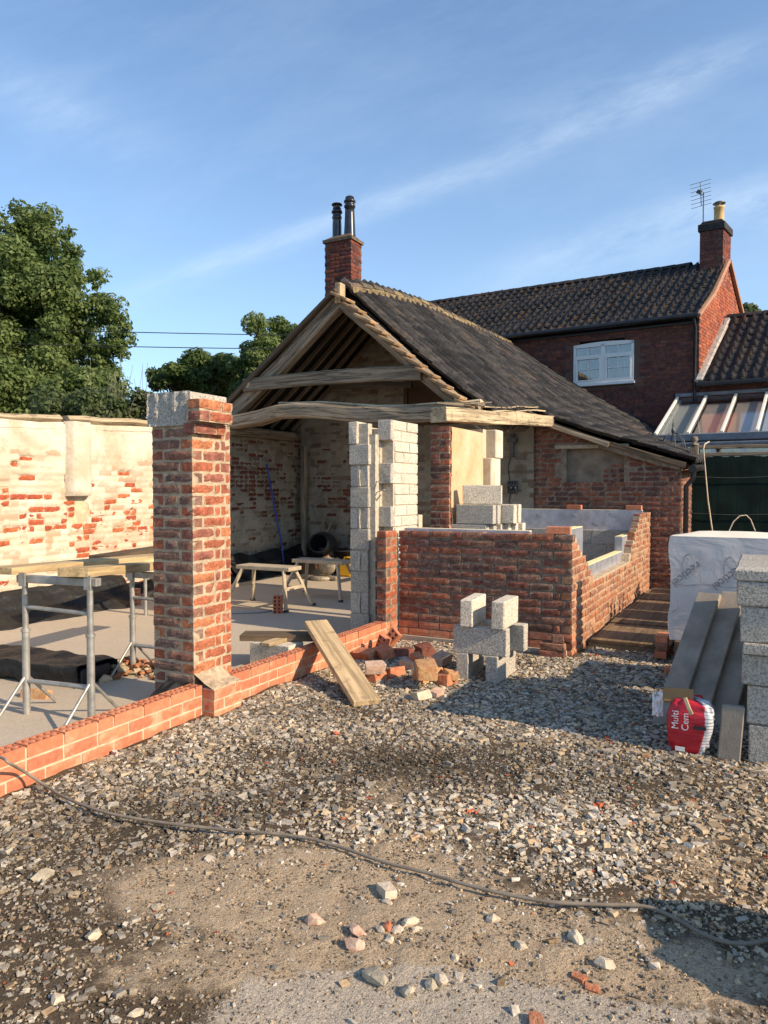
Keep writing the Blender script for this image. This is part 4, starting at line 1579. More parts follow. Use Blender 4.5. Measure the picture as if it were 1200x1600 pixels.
def tile_proto(W, L, amp, name='pantile', n=9, seed=0, thick=.022):
    x = np.linspace(-.5, .5, n)
    prof = np.where(x < .12, -.42 * np.cos((x + .5) / .62 * math.pi * 2) * -1 * 0 + np.cos((x + .19) / .62 * math.pi * 2) * -.35, 1.0 * np.sin((x - .12) / .38 * math.pi) - .1)
    prof = np.array([.62, -.05, -.28, -.33, -.30, -.18, .55, 1.0, .85])
    vs = []
    for yy, lift in ((-L * .5, .010), (0, .004), (L * .5, -.006)):
        for i in range(n):
            vs.append((x[i] * W, yy, prof[i] * amp + lift))
    for i in range(n):
        vs.append((x[i] * W, -L * .5, prof[i] * amp + .010 - thick))
    fs = []
    for k in range(2):
        for i in range(n - 1):
            a = k * n + i
            fs.append((a, a + 1, a + n + 1, a + n))
    for i in range(n - 1):
        fs.append((3 * n + i, 3 * n + i + 1, i + 1, i))
    return Proto(name, vs, fs, smooth=True)


TP = tile_proto(.235, .36, .060, thick=.026)
TPH = tile_proto(.255, .36, .040)


def tile_at(th, parent, pc, pu_, pup, proto, mat, jit=1.0):
    xa = pu_ / np.linalg.norm(pu_); up = pup - xa * np.dot(pup, xa); up /= np.linalg.norm(up)
    nn_ = np.cross(xa, up)
    if nn_[2] < 0:
        xa = -xa; nn_ = np.cross(xa, up)
    th_ = (rng.random() - .5) * .06 * jit
    x2 = xa * math.cos(th_) + up * math.sin(th_); y2 = -xa * math.sin(th_) + up * math.cos(th_)
    tl = (rng.random() - .5) * .11 * jit
    y3 = y2 * math.cos(tl) + nn_ * math.sin(tl); n3 = np.cross(x2, y3)
    put(th, parent, m4(x2, y3, n3, pc + nn_ * (.004 + (rng.random() - .5) * .008 * jit)), proto, mat, .06, 'pantile')


rows = []
v = VE
while v > VR + .06:
    rows.append(v)
    dz = (roofz(13, v - .1) - roofz(13, v)) / .1
    v -= .285 / math.sqrt(1 + dz * dz)
for i, u in enumerate(np.arange(9.74, 17.45, .205)):
    for k, v in enumerate(rows):
        if u < 11.5 and v > VK + .10:
            continue
        vv = v - .10 + .012 * math.sin(u * 1.7)
        uj = u + (rng.random() - .5) * .012 + .02 * math.sin(k * .9)
        pc = roofpt(uj, vv, 0)
        tile_at(barn, barn, pc, roofpt(uj + .1, vv) - roofpt(uj - .1, vv), roofpt(uj, vv - .1) - roofpt(uj, vv + .1), TP, (lambda q: 'tile_barn2' if q < .40 else ('tile_barn3' if q > .74 else 'tile_barn'))(.55 * float(vnoise(np.array(i * .8), np.array(k * .17), 6)) + .45 * rng.random()))
for u in np.arange(9.5, 17.45, .42):
    for v in np.arange(-8.05, VR - .1, .42):
        pass
mb = MB()
usl = np.arange(9.45, 17.5, .05)
arr = np.array([[P(u, v, lz(u, v) + .02 + .02 * math.sin(u * 30)) for v in np.linspace(-8.15, VR, 10)] for u in usl])
mb.grid(arr[:, ::-1])
mb.build('far_slope_tiles', 'tile_barn', barn)['kind'] = 'stuff'
# ridge tiles
for i, u in enumerate(np.arange(9.62, 17.4, .36)):
    mb = MB()
    a0_, a1_ = u, u + .385
    m_ = 7
    vs = []
    for uu, lift, rr in ((a0_, .012, .125), (a1_, 0, .115)):
        for j in range(m_):
            t = math.pi * j / (m_ - 1)
            vs.append(P(uu, VR + math.cos(t) * rr * 1.05, zR(uu) - .035 + math.sin(t) * rr * .8 + lift + .02 * (float(vnoise(np.array(i * .7), np.array(3.3))) - .5)))
    fs = [(j, j + m_, j + m_ + 1, j + 1) for j in range(m_ - 1)]
    mb.add(vs, fs, None, 0, True)
    mb.add([vs[j] for j in range(m_)], [tuple(range(m_))])
    mb.build('ridge_tile', 'tile_ridge', barn)
mb = MB()
for sgn in (-1, 1):
    mb.beam([P(u, VR + sgn * .135, zR(u) - .075 + .01 * math.sin(u * 23)) for u in np.arange(9.62, 17.4, .22)], .06, .07, wob=.5, seed=sgn)
mb.build('ridge_bedding', 'tile_ridge', barn)
# pale verge tiles stepping up the truss
NV = 12
for i in range(NV):
    t = (i + .3) / NV
    v = VK + .10 + (VR + .08 - VK - .1) * t
    pc = P(9.30, v, roofz(9.5, v) - .075)
    up = P(0, VR, zR(9.5)) - P(0, VK, zK(9.5)); up = up / np.linalg.norm(up)
    nn_ = np.cross(up, UX); nn_ = nn_ if nn_[2] > 0 else -nn_
    up2 = up * .97 - nn_ * .24
    mb = MB(); mb.box(pc, UX * .26, up2 * .32, np.cross(UX, up2) * (.045 if np.cross(UX, up2)[2] > 0 else -.045), c=.01)
    mb.build('verge_tile', 'tile_verge', barn)
# wall plate, broken rafter feet and battens over the side opening
mb = MB(); mb.beam([P(7.66 + 3.88 * t, -3.30 + .21 * t, 2.34 + .235 * t + .008 * math.sin(t * 12)) for t in np.linspace(0, 1, 9)], .20, .165, wob=.06, seed=51, cham=.05)
mb.build('wall_plate', 'oak_sunlit', barn)
for i in range(6):
    u = 9.55 + i * .36
    v0_ = -3.26 + .1 * (u - 8.4) * 1.0 * .3
    mb = MB(); mb.beam([P(u, v0_ + .06, roofz(u, VK) - .13), P(u + .03, -3.75, roofz(u, -3.75) - .14)], .06, .06, wob=.15, seed=60 + i)
    mb.build('rafter_foot', 'oak', barn)
mb = MB()
for k, (z_, v_) in enumerate(((2.60, -3.30), (2.66, -3.42))):
    mb.beam([P(9.45 + .45 * j, v_ + .02 * j, z_ - .06 + .045 * j + .012 * math.sin(j * 2.2 + k)) for j in range(6)], .045, .02, wob=.3, seed=70 + k)
mb.build('batten', 'oak_sunlit', barn)
mb = MB()
for k in range(9):
    u = 8.3 + .13 * k; mb.beam([P(u, -3.60 + .03 * (k % 3), 2.55 + .012 * k), P(u + .26, -3.36 - .05 * (k % 2), 2.53 + .014 * k + .02 * (k % 3))], .035, .018, wob=.3, seed=80 + k)
mb.build('broken_lath', 'oak', barn)
# lean-to verge timber, gutter, downpipe
mb = MB(); mb.beam([P(UW - .10, VK + .1 + (VE - VK - .15) * t, roofz(UW, VK + .1 + (VE - VK - .15) * t) - .10) for t in np.linspace(0, 1, 8)], .05, .07, wob=.2, seed=90)
mb.build('verge_rafter', 'oak_mid', barn)
mb = MB(); mb.beam([P(UW - .14, VK - .05 + 1.25 * t, roofz(UW, VK - .05 + 1.25 * t) - .12) for t in np.linspace(0, 1, 5)], .07, .07, wob=.2, seed=91)
mb.build('verge_rafter', 'oak', barn)
vb = MB(); vb.beam([P(UW - .03, -2.3 + 1.15 * t, roofz(UW, -2.3 + 1.15 * t) - .16) for t in np.linspace(0, 1, 6)], .10, .09, wob=.3, seed=92); vb.build('verge_bedding', 'mortar_dark', barn)
mb = MB(); mb.tube([P(u, VE + .05, 1.80 + (u - 11.4) * .035) for u in np.linspace(11.35, 17.3, 9)], .055, 8)
mb.build('gutter', 'gutter', barn)
mb = MB(); mb.tube([P(11.68, VE + .05, 1.78), P(11.68, VE + .03, 1.66), P(11.68, -1.08, 1.55), P(11.68, -1.08, 0.05)], .036, 8)
mb.build('downpipe', 'gutter', barn)
# chimney of the barn
mb = MB(); mb.bx(12.412, 12.808, -7.758, -7.172, 3.0, 6.30)
ch = mb.build('chimney', 'mortar_house', barn)
lay(barn, ch, P(12.4, 0), VX, -UX, -7.77, -7.16, 4.28, 27, 'brick_stack', hdr=.3, seed=101, jit=.002, q1=0, q0=1)
lay(barn, ch, P(0, -7.16), UX, VX, 12.4, 12.82, 4.28, 27, 'brick_stack', hdr=.3, seed=102, jit=.002, q0=1, q1=0)
mb = MB()
mb.poly([P(12.375, -7.795, 6.30), P(12.375, -7.135, 6.30), P(12.845, -7.135, 6.30), P(12.845, -7.795, 6.30)], ZX * .06)
vs = [P(12.39, -7.78, 6.362), P(12.39, -7.15, 6.362), P(12.83, -7.15, 6.362), P(12.83, -7.78, 6.362), P(12.5, -7.66, 6.44), P(12.5, -7.26, 6.46), P(12.74, -7.26, 6.46), P(12.74, -7.66, 6.44)]
mb.add(vs, [(0, 1, 5, 4), (1, 2, 6, 5), (2, 3, 7, 6), (3, 0, 4, 7), (4, 5, 6, 7)])
mb.build('flaunching', 'tile_ridge', ch)
mb = MB(); mb.lathe(P(12.60, -7.60, 6.40), [(.092, 0), (.090, .30), (.085, .40), (.098, .42), (.098, .45), (.085, .46), (.085, .52), (.108, .525), (.108, .56), (.085, .57), (.085, .62), (.0, .62)], 14)
mb.lathe(P(12.60, -7.60, 7.08), [(.0, .03), (.10, .02), (.108, 0), (0, 0)], 14)
for k in range(3):
    t = k * 2.09; mb.tube([P(12.60 + .07 * math.cos(t), -7.60 + .07 * math.sin(t), 7.0), P(12.60 + .07 * math.cos(t), -7.60 + .07 * math.sin(t), 7.09)], .008, 5)
mb.build('chimney_pot', 'black_gloss', ch)
mb = MB(); mb.lathe(P(12.60, -7.31, 6.42), [(.115, 0), (.105, .2), (.094, .45), (.092, .55), (.110, .56), (.110, .60), (.095, .61), (.095, .65), (.116, .66), (.116, .69), (.092, .70), (.085, .76), (.05, .78), (0, .78)], 14)
mb.build('chimney_pot', 'black_gloss', ch)

# ------------------------------------------------------------------ the half-built brick extension
ext = thing('brick_extension', 'half-built extension of reclaimed dark red bricks with a stepped window gap', 'extension', P(8, -2.5, 0))
mb = MB(); mb.bx(6.664, 6.75, -3.285, -1.566, -.08, 1.082)
mb.bx(6.40, 6.66, -3.41, -3.312, -.08, 1.07)
core = mb.build('mortar', 'mortar_dark', ext)
lay(ext, core, P(6.65, 0), VX, -UX, -3.30, -1.55, -.03, 3, 'brick_new', 'new', hdr=.05, seed=201, jit=.001, q1=0)
lay(ext, core, P(6.65, 0), VX, -UX, -3.30, -1.55, .195, 12, 'brick_reuse', hdr=.12, seed=202, jit=.006, q1=1)
# pier at the plinth's end
lay(ext, core, P(0, -3.30), UX, VX, 6.385, 6.648, -.03, 3, 'brick_new', 'new', hdr=.05, seed=203, jit=.001, q0=1)
lay(ext, core, P(6.385, 0), VX, -UX, -3.43, -3.30, -.03, 3, 'brick_new', 'new', hdr=0, seed=204, jit=.001, q1=0)
lay(ext, core, P(0, -3.302), UX, VX, 6.39, 6.648, .195, 12, 'brick_pillar', hdr=.1, seed=205, jit=.005, q0=1)
lay(ext, core, P(6.39, 0), VX, -UX, -3.43, -3.302, .195, 12, 'brick_reuse', hdr=.6, seed=206, jit=.006, q1=0)


def side_top(u):
    if u < 7.56:
        k = math.floor((u - 6.70) / .118)
        return max(.62, 1.095 - .075 * max(0, k))
    if u < 9.72:
        return .62
    k = math.floor((u - 9.72) / .125) + 1
    return min(1.175, .62 + .075 * k)


mb = MB()
poly = [(6.655, -.08), (11.53, -.08), (11.53, 1.15), (10.72, 1.15)]
for k in range(7):
    poly += [(10.70 - .135 * k, 1.13 - .075 * k), (10.70 - .135 * (k + 1), 1.13 - .075 * k)]
poly += [(9.70, .585), (7.50, .585)]
for k in range(6):
    poly += [(7.42 - .118 * k, .61 + .075 * k), (7.42 - .118 * k, .685 + .075 * k)]
poly += [(6.655, 1.05)]
mb.poly([P(max(u, 6.676), -1.563, z) for u, z in poly], -VX * .086)
core_s = mb.build('mortar', 'mortar_old', ext)
lay(ext, core_s, P(0, -1.55), UX, VX, 6.65, 11.55, -.03, 16, 'brick_side', hdr=.3, seed=208, jit=.005, q0=1, keep=lambda a, z, l: z + .03 <= side_top(a) + .012)


def insulation(u0, u1, v0, v1, z0, z1, foam='foam'):
    mb = MB(); mb.bx(u0, u1, v0, v1, z0, z1 - .004)
    b = mb.build('insulation_board', 'foil', ext)
    mb = MB(); mb.bx(u0 + .003, u1 - .003, v0 + .003, v1 - .003, z1 - .004, z1 + .002)
    mb.build('foam_edge', foam, b)
    return b


insulation(6.755, 6.84, -3.28, -1.98, .05, 1.112, 'foam_cream')
insulation(6.80, 7.50, -1.745, -1.652, .05, 1.13)
insulation(7.505, 9.75, -1.745, -1.652, .05, .715)
insulation(9.755, 10.75, -1.745, -1.652, .05, .90)
far = insulation(11.26, 11.345, -3.44, -1.63, .88, 1.20, 'foam_cream')
for v_, z_ in ((-3.15, 1.09), (-2.62, 1.10), (-2.05, 1.12), (-2.3, .98)):
    mb = MB(); mb.tube([P(11.256, v_ + .05 * math.cos(t), z_ + .022 * math.sin(t) - .25 * .05 * math.cos(t)) for t in np.linspace(0, 5.2, 9)], .004, 4)
    mb.build('printed_mark', 'grey_print', far)


def cblock(name, parent, u0, u1, v0, v1, z0, z1, mat='block', c=.004):
    mb = MB(); mb.bx(u0, u1, v0, v1, z0, z1, c=c)
    mb.v = [tuple(q + (rng.random() - .5) * .006 for q in p) for p in mb.v]
    return mb.build(name, mat, parent)


mb = MB(); mb.bx(11.165, 11.245, -3.43, -1.64, .045, .90)
core_b = mb.build('block_mortar', 'mortar_grey', ext)
for k in range(4):
    v = -3.44 + (.22 if k % 2 else 0)
    while v < -1.66:
        v1 = min(v + .44, -1.63)
        if v1 - v > .08 and not (k == 3 and v > -1.9):
            cblock('concrete_block', core_b, 11.155, 11.255, v, v1 - .01, .05 + k * .215, .05 + k * .215 + .205)
        v += .45
cblock('concrete_block', core_b, 10.98, 11.14, -1.93, -1.80, .70, .905)
for k in range(2):
    cblock('concrete_block', core_b, 10.75, 11.14, -1.87, -1.77, .05 + k * .215, .05 + k * .215 + .205)

# bricks left on top of the extension's walls
def loose_brick(u, v, z, rz, label, mat='brick_new', style='new', group=None, tilt=None, half=False):
    S, Hd = BR[style]
    pr = (Hd if half else S)[rng.integers(len(Hd if half else S))]
    # a solid brick: its own mesh, closed at the back
    me_name = 'loose_brick'
    mb = MB(); mb.box((-pr.v[:, 0].max(), -.0515, 0), (2 * pr.v[:, 0].max(), 0, 0), (0, .103, 0), (0, 0, .065), c=.003 if style != 'old' else .006)
    o = mb.build(me_name, mat, None, (0, 0, 0))
    if style == 'old':
        for vv in o.data.vertices:
            p = vv.co
            n_ = float(fbm(p.x * 30 + u * 9, p.y * 30 + p.z * 23 + v * 7, 3, 2)) - .5
            vv.co += p.normalized() * n_ * .02
    o.location = P(u, v, z)
    o.rotation_euler = (tilt[0] if tilt else 0, tilt[1] if tilt else 0, rz)
    ORG[o.name] = np.array(P(u, v, z))
    o['kind'] = 'thing'
    return tag(o, label, 'brick', group)


RZV = -TH           # length along V
RZU = math.pi / 2 - TH
loose_brick(6.73, -1.70, 1.096, RZV + .1, 'orange brick lying on the near top corner of the extension wall')
loose_brick(11.30, -2.62, 1.203, RZV, 'orange brick on the silver insulation board, the one further from the stepped gap')
loose_brick(11.30, -1.75, 1.203, RZV, 'orange brick on the silver insulation board beside the stepped wall end')
loose_brick(6.52, -1.70, .0, RZV + .15, 'grey-red brick at the foot of the extension corner, lowest of its pile', 'brick_reuse', 'old')
loose_brick(6.53, -1.69, .067, RZV, 'dark brick in the middle of the little pile at the extension corner', 'brick_reuse', 'old')
loose_brick(6.55, -1.66, .134, RZV + .3, 'dark brick on top of the little pile at the extension corner', 'brick_reuse', 'old', half=True)

# blocks piled inside the extension
def cthing(u0, u1, v0, v1, z0, z1, label, mat='block', group=None, rot=0.0):
    c = P((u0 + u1) / 2, (v0 + v1) / 2, z0)
    mb = MB(); mb.bx(u0, u1, v0, v1, z0, z1, c=.007)
    mb.v = [tuple(q + (rng.random() - .5) * .005 for q in p) for p in mb.v]
    o = mb.build('concrete_block', mat, None, c)
    o.rotation_euler = (0, 0, rot)
    o['kind'] = 'thing'
    return tag(o, label, 'block', group)


G1 = 'blocks piled up inside the extension'
cthing(7.90, 8.0, -3.10, -2.66, 1.335, 1.55, 'pale grey block alone on top of the pile inside the extension', 'block_sunlit', G1, .22)
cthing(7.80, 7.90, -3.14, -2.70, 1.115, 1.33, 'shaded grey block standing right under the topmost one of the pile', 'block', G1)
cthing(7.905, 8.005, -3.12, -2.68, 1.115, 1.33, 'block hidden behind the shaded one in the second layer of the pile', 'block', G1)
cthing(8.05, 8.15, -2.98, -2.54, 1.115, 1.33, 'pale block with its sunlit end showing in the second layer of the pile', 'block_sunlit', G1)
cthing(8.16, 8.26, -2.98, -2.52, 1.115, 1.33, 'rearmost sunlit block of the second layer of the pile', 'block_sunlit', G1)
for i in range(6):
    cthing(7.80 + .112 * i, 7.90 + .112 * i, -3.22 + .05 * i, -2.78 + .05 * i, .895, 1.11, ['frontmost', 'second', 'third', 'fourth', 'fifth', 'rearmost'][i] + ' block of the third layer of the pile, just above the wall top', 'block_sunlit' if i > 1 else 'block', 'blocks in the third layer of the pile')
for k in range(4):
    for i in range(5):
        cthing(7.80 + .112 * i, 7.90 + .112 * i, -3.20 + .04 * i, -2.76 + .04 * i, .045 + k * .2125, .045 + k * .2125 + .2115, 'block low in the pile, mostly hidden by the extension wall', 'block', 'hidden lower blocks of the pile')
mb = MB(); mb.bx(7.42, 7.52, -3.52, -3.43, SL, 1.22, c=.004)
o = mb.build('marker_post', 'rock_cream', None); o['kind'] = 'thing'
tag(o, 'short pale post standing between block pier and toothed brick jamb', 'post')

# ------------------------------------------------------------------ block pier at the end of the old wall
pier = thing('block_pier', 'tall two-leaf pier of grey concrete blocks with ragged toothed edges', 'pier', P(7, -3.6, 0))
mb = MB()
mb.bx(6.575, 6.66, -3.795, -3.605, SL - .02, 2.17)
mb.bx(6.665, 7.0, -3.79, -3.70, SL - .02, 2.15)
mb.bx(6.74, 7.31, -3.53, -3.405, SL - .02, 2.20)
mb.bx(6.69, 6.80, -3.70, -3.53, SL - .02, 2.12); mb.bx(6.60, 6.688, -3.612, -3.535, SL - .02, 2.06)
pcore = mb.build('mortar', 'mortar_grey', pier)
for k in range(10):
    z0_ = SL + .004 + k * .216
    z1_ = z0_ + .205
    r0 = rng.random() * .012
    if k == 9:
        cblock('concrete_block', pcore, 6.545, 6.76, -3.815, -3.715, z0_, z0_ + .222, 'block_sunlit', .006)
    elif k % 2 == 0:
        cblock('concrete_block', pcore, 6.56 - r0, 6.665, -3.80 - r0, -3.595 + r0, z0_, z1_, 'block', .006)
    else:
        cblock('concrete_block', pcore, 6.565 - r0, 6.67, -3.80 - r0, -3.715, z0_, z1_, 'block', .006)
        cblock('concrete_block', pcore, 6.57 - r0, 6.672, -3.690, -3.598, z0_, z1_, 'block', .006)
        mb = MB(); mb.beam([P(6.562, -3.70, z0_), P(6.556, -3.703, z0_ + .1), P(6.563, -3.698, z1_)], .03, .016, up=UX, wob=.5, seed=k)
        mb.build('mortar_snot', 'mortar_grey', pcore)
for k in range(20):
    z0_ = SL + k * .110
    u = 6.715 + (0.0 if (k // 2) % 2 else .06)
    first = True
    while u < 7.27:
        l = .335 if not first or (k % 2) else .2
        u1 = min(u + l, 7.33)
        if 7.33 - u1 < .09:
            u1 = 7.33
        cblock('concrete_block', pcore, u, u1 - .012, -3.547, -3.392 - rng.random() * .006, z0_, z0_ + .098, 'block_sunlit', .006)
        u = u1; first = False
for k in range(2, 20, 4):
    z0_ = SL + k * .11
    cblock('concrete_block', pcore, 6.672, 6.775, -3.543, -3.396, z0_ + .002, z0_ + .208, 'block', .005)
for k, (z_, dv) in enumerate(((1.62, .10), (1.50, .13), (1.40, .09))):
    mb = MB(); mb.beam([P(6.70, -3.60, z_), P(6.63, -3.58 + dv * .3, z_ - .03), P(6.60, -3.56 + dv, z_ - .05 + .05 * k)], .02, .006)
    mb.build('wall_tie', 'steel', pier)

# ------------------------------------------------------------------ little block stack in front of the extension
G2 = 'blocks of the small stack on the gravel'
cthing(5.46, 5.90, -2.205, -2.105, -.015, .20, 'lower block on edge under the small stack, nearer the brick rubble', 'block', G2, .05)
cthing(5.46, 5.90, -1.945, -1.845, -.015, .20, 'lower block on edge under the small stack, nearer the path', 'block', G2, -.02)
cthing(5.47, 5.57, -2.225, -1.785, .20, .415, 'block lying across the middle of the small stack, facing the gravel', 'block', G2, .02)
cthing(5.74, 5.84, -2.16, -1.72, .20, .415, 'rear block across the middle of the small stack, half hidden', 'block', G2, -.03)
cthing(5.44, 5.86, -2.17, -2.07, .415, .63, 'sunlit upper block on edge, nearer the brick rubble', 'block_sunlit', G2, .09)
cthing(5.45, 5.87, -1.905, -1.805, .415, .63, 'sunlit upper block on edge, nearer the extension corner', 'block_sunlit', G2, .04)

# ------------------------------------------------------------------ pallet stack of blocks at the edge
def prow(z0, z1, du, widths, dv, tagname):
    v = -.11 + dv
    nth = ['first', 'second', 'third']
    for i, w in enumerate(widths):
        cthing(4.49 + du, 4.70 + du, v, v + w - .008, z0, z1 - .004, 'grey block in the %s of the pallet stack, %s from the leaning boards' % (tagname, nth[i]), 'block', 'blocks of the tall pallet stack')
        for j in range(2):
            cthing(4.71 + du + j * .445, 5.15 + du + j * .445, v, v + w - .008, z0, z1 - .004, 'block behind the front ones of the %s of the tall pallet stack' % tagname, 'block', 'hidden blocks in the %s of the pallet stack' % tagname)
        v += w


prow(0.0, .215, 0, (.45, .45), .03, 'bottom course')
prow(.215, .43, .004, (.12, .45, .33), .02, 'second course')
prow(.43, .60, -.004, (.45, .45), -.01, 'third course')
prow(.60, .665, -.03, (.45, .45), -.005, 'thin fourth course')
prow(.665, .865, .0, (.19, .45, .25), -.02, 'fifth course')
prow(.865, 1.0, -.01, (.45, .45), -.04, 'sixth course')
prow(1.0, 1.065, -.015, (.45, .45), -.05, 'thin top course')

# ------------------------------------------------------------------ wrapped insulation pack
pack = thing('insulation_pack', 'big white film-wrapped pack of insulation boards behind the leaning concrete boards', 'pack', P(6.97, .3, 0))
PU, PV, PD, PZ0, PZ1 = 6.80, -.745, .19, .20, 1.10
mb = MB()


def packside(p0, ax, la, n, m):
    aa, zz = np.meshgrid(np.linspace(0, la, m), np.linspace(PZ0, PZ1, 22))
    d = (fbm(aa * 3, zz * 3, 120, 4) - .5) * .025
    d = d * np.minimum(1, np.minimum(aa, la - aa) * 12 + .2)
    return p0 + aa[..., None] * ax + zz[..., None] * ZX + d[..., None] * n


f_ = packside(P(PU, PV), VX, 2.4, -UX, 50)
f_[:, 0, :] -= VX[None] * (.02 * np.maximum(0, np.sin(np.linspace(0, 9, 22))))[:, None]
mb.grid(f_)
g_ = packside(P(PU, PV), UX, PD, -VX, 8)
g_[:, 0, :] = f_[:, 0, :]
mb.grid(g_[:, ::-1])
h_ = packside(P(PU, PV + 2.4), UX, PD, VX, 8); h_[:, 0, :] = f_[:, -1, :]
mb.grid(h_)
mb.grid(packside(P(PU + PD, PV), VX, 2.4, UX, 12)[:, ::-1])
mb.build('wrap', 'film', pack)
mb = MB()
uu, vv = np.meshgrid(np.linspace(PU, PU + PD, 8), np.linspace(PV, PV + 2.4, 24), indexing='ij')
tz = PZ1 - .002 + .045 * smooth(uu, PU, PU + PD) * smooth(vv, PV, PV + .25) + (fbm(uu * 4, vv * 4, 9, 3) - .5) * .012
arr = uu[..., None] * UX + vv[..., None] * VX + tz[..., None] * ZX
mb.grid(arr[:, ::-1])
mb.build('top_sheet', 'film_sunlit_top', pack)
mb = MB()
for v_ in (-.70, .30, 1.35):
    mb.bx(6.72, 7.50, v_, v_ + .1, -.01, .20)
mb.build('bearer', 'pine_dark', pack)


def text(body, size, parent, pos, xdir, ydir, mat, extr=.0006, name='lettering'):
    cu = bpy.data.curves.new(name, 'FONT')
    cu.body = body; cu.size = size; cu.extrude = extr; cu.align_x = 'CENTER'; cu.align_y = 'CENTER'
    cu.materials.append(MAT[mat])
    tmp = bpy.data.objects.new(name, cu)
    me = bpy.data.meshes.new_from_object(tmp)
    me.name = name
    bpy.data.objects.remove(tmp)
    o = bpy.data.objects.new(name, me)
    COL.objects.link(o)
    x = np.asarray(xdir, float); x /= np.linalg.norm(x); y = np.asarray(ydir, float); y = y - x * np.dot(x, y); y /= np.linalg.norm(y)
    z = np.cross(x, y)
    o.parent = parent
    o.matrix_local = Matrix(m4(x, y, z, np.asarray(pos) - ORG[parent.name]).tolist())
    return o


def onfront(px, py, u=6.775):
    d = CR * (px - 600) / 1155 + CU * (800 - py) / 1155 + CF
    return CC + d * (u / (d @ UX))


for px, py in ((1072, 897), (1137, 902), (1205, 905)):
    c = onfront(px, py)
    xd = -(VX * .74 + ZX * .67); yd = -(-VX * .67 + ZX * .74)
    text('recticel', .095, pack, c, xd, yd, 'grey_print')
    mb = MB()
    q = onfront(px + 4, py - 12)
    mb.tube([q + VX * (.05 * math.cos(t) - .0) + ZX * (.105 * math.sin(t)) for t in np.linspace(3.5, -.9, 14)], .0035, 4)
    mb.build('logo_loop', 'grey_print', pack)
    mb = MB(); q = onfront(px - 22, py + 42)
    mb.tube([q + VX * (.06 * math.cos(t)) + ZX * (.09 * math.sin(t)) for t in np.linspace(-.1, -1.5, 7)], .003, 4)
    mb.build('logo_loop', 'grey_print', pack)
mb = MB()
for k in range(6):
    mb.tube([P(6.780, -.72 + .6 * (k % 3) + t * .5, .30 + .13 * k + .008 * math.sin(t * 9 + k)) for t in np.linspace(0, 1, 6)], .0022, 4)
for k in range(4):
    mb.tube([P(6.778, -.50 + .31 * k + .01 * math.sin(t * 5), .24 + t * .75) for t in np.linspace(0, 1, 6)], .002, 4)
mb.build('film_seam', 'grey_print', pack)

# dark wrapped stack behind the leaning boards
mb = MB()
aa, zz = np.meshgrid(np.linspace(0, 2 * math.pi, 49), np.linspace(-.01, .60, 14))
ca, sa = np.cos(aa), np.sin(aa)
k = 1 / np.maximum(np.abs(ca), np.abs(sa)) ** .82
k = k * (1 + (fbm(aa * 4 % 20, zz * 6, 31, 3) - .5) * .08) * np.where(zz > .55, .96, 1.0)
arr = P(6.15, .13)[None, None] + (ca * k * .38)[..., None] * UX + (sa * k * .50)[..., None] * VX + zz[..., None] * ZX
mb.grid(arr)
mb.add([arr[-1, i] for i in range(48)], [tuple(range(48))])
o = mb.build('wrapped_stack', 'dpm', None); o['kind'] = 'thing'
tag(o, 'low stack wrapped in black plastic behind the leaning concrete boards', 'wrapped stack')

# leaning concrete boards
lab = ['outermost', 'middle', 'innermost']
for i in range(3):
    b0 = P(4.955 + .055 * i, -.655 + .158 * i, -.01); top = P(5.665 + .05 * i, -.440 + .150 * i, .775 + .012 * i)
    ax = top - b0
    w = VX * .152 - UX * .02
    nn_ = np.cross(w, ax); nn_ /= np.linalg.norm(nn_)
    mb = MB(); mb.box(b0, w, ax, nn_ * .05 * (1 if nn_ @ UX > 0 else -1), c=.006)
    o = mb.build('concrete_board', 'blockprec', None); o['kind'] = 'thing'
    tag(o, ['grey concrete board leaning, outermost of three beside the path', 'grey concrete board leaning in the middle of the three', 'grey concrete board leaning nearest the block stack'][i], 'board', 'concrete boards leaning in a row')
mb = MB(); mb.box(P(5.15, -.17, 0), VX * .12 + UX * .02, P(.62, .12, .72), UX * .045 - ZX * .03, c=.005)
o = mb.build('concrete_board', 'blockprec', None); o['kind'] = 'thing'
tag(o, 'concrete board mostly hidden behind the tall block stack', 'board')
mb = MB(); mb.box(P(4.46, -.235, 0), VX * .115, ZX * .30 + VX * .02 + UX * .03, UX * .05, c=.006)
o = mb.build('concrete_board', 'blockprec', None); o['kind'] = 'thing'
tag(o, 'short concrete offcut propped upright against the tall block stack', 'board')

# bag of ready-mix, with what lies on it
bag = thing('cement_bag', 'red and white printed bag slumped against the leaning boards', 'bag', P(4.52, -.44, 0))
mb = MB()
N1, N2 = 44, 24
cu_, cv_, hu, hv, hz = 4.555, -.455, .100, .126, .158
vs = []; mi = []
for i in range(N2 + 1):
    ph = -math.pi / 2 + math.pi * i / N2
    for j in range(N1):
        t = 2 * math.pi * j / N1
        f = lambda q, e: math.copysign(abs(q) ** e, q)
        x = f(math.cos(ph), .34) * f(math.cos(t), .38); y = f(math.cos(ph), .34) * f(math.sin(t), .38); z = f(math.sin(ph), .45)
        w = 1 + (float(fbm(t * 3.0 + 3, z * 7 + 9, 44, 4)) - .5) * .26
        sl = .78 + .22 * smooth(z, -1.0, .1) - .05 * smooth(z, .3, 1)
        vs.append(P(cu_ + x * hu * w * sl, cv_ + y * hv * w * sl + .012 * z, .150 + z * hz * w - .02 * smooth(y, .2, 1) * (z > 0)))
fs = []; mi = []
for i in range(N2):
    for j in range(N1):
        fs.append((i * N1 + j, i * N1 + (j + 1) % N1, (i + 1) * N1 + (j + 1) % N1, (i + 1) * N1 + j))
        t = 2 * math.pi * (j + .5) / N1
        mi.append(1 if .62 < t < 2.9 else 0)
mb.add(vs, fs, None, 0, True)
mb.mi = mi
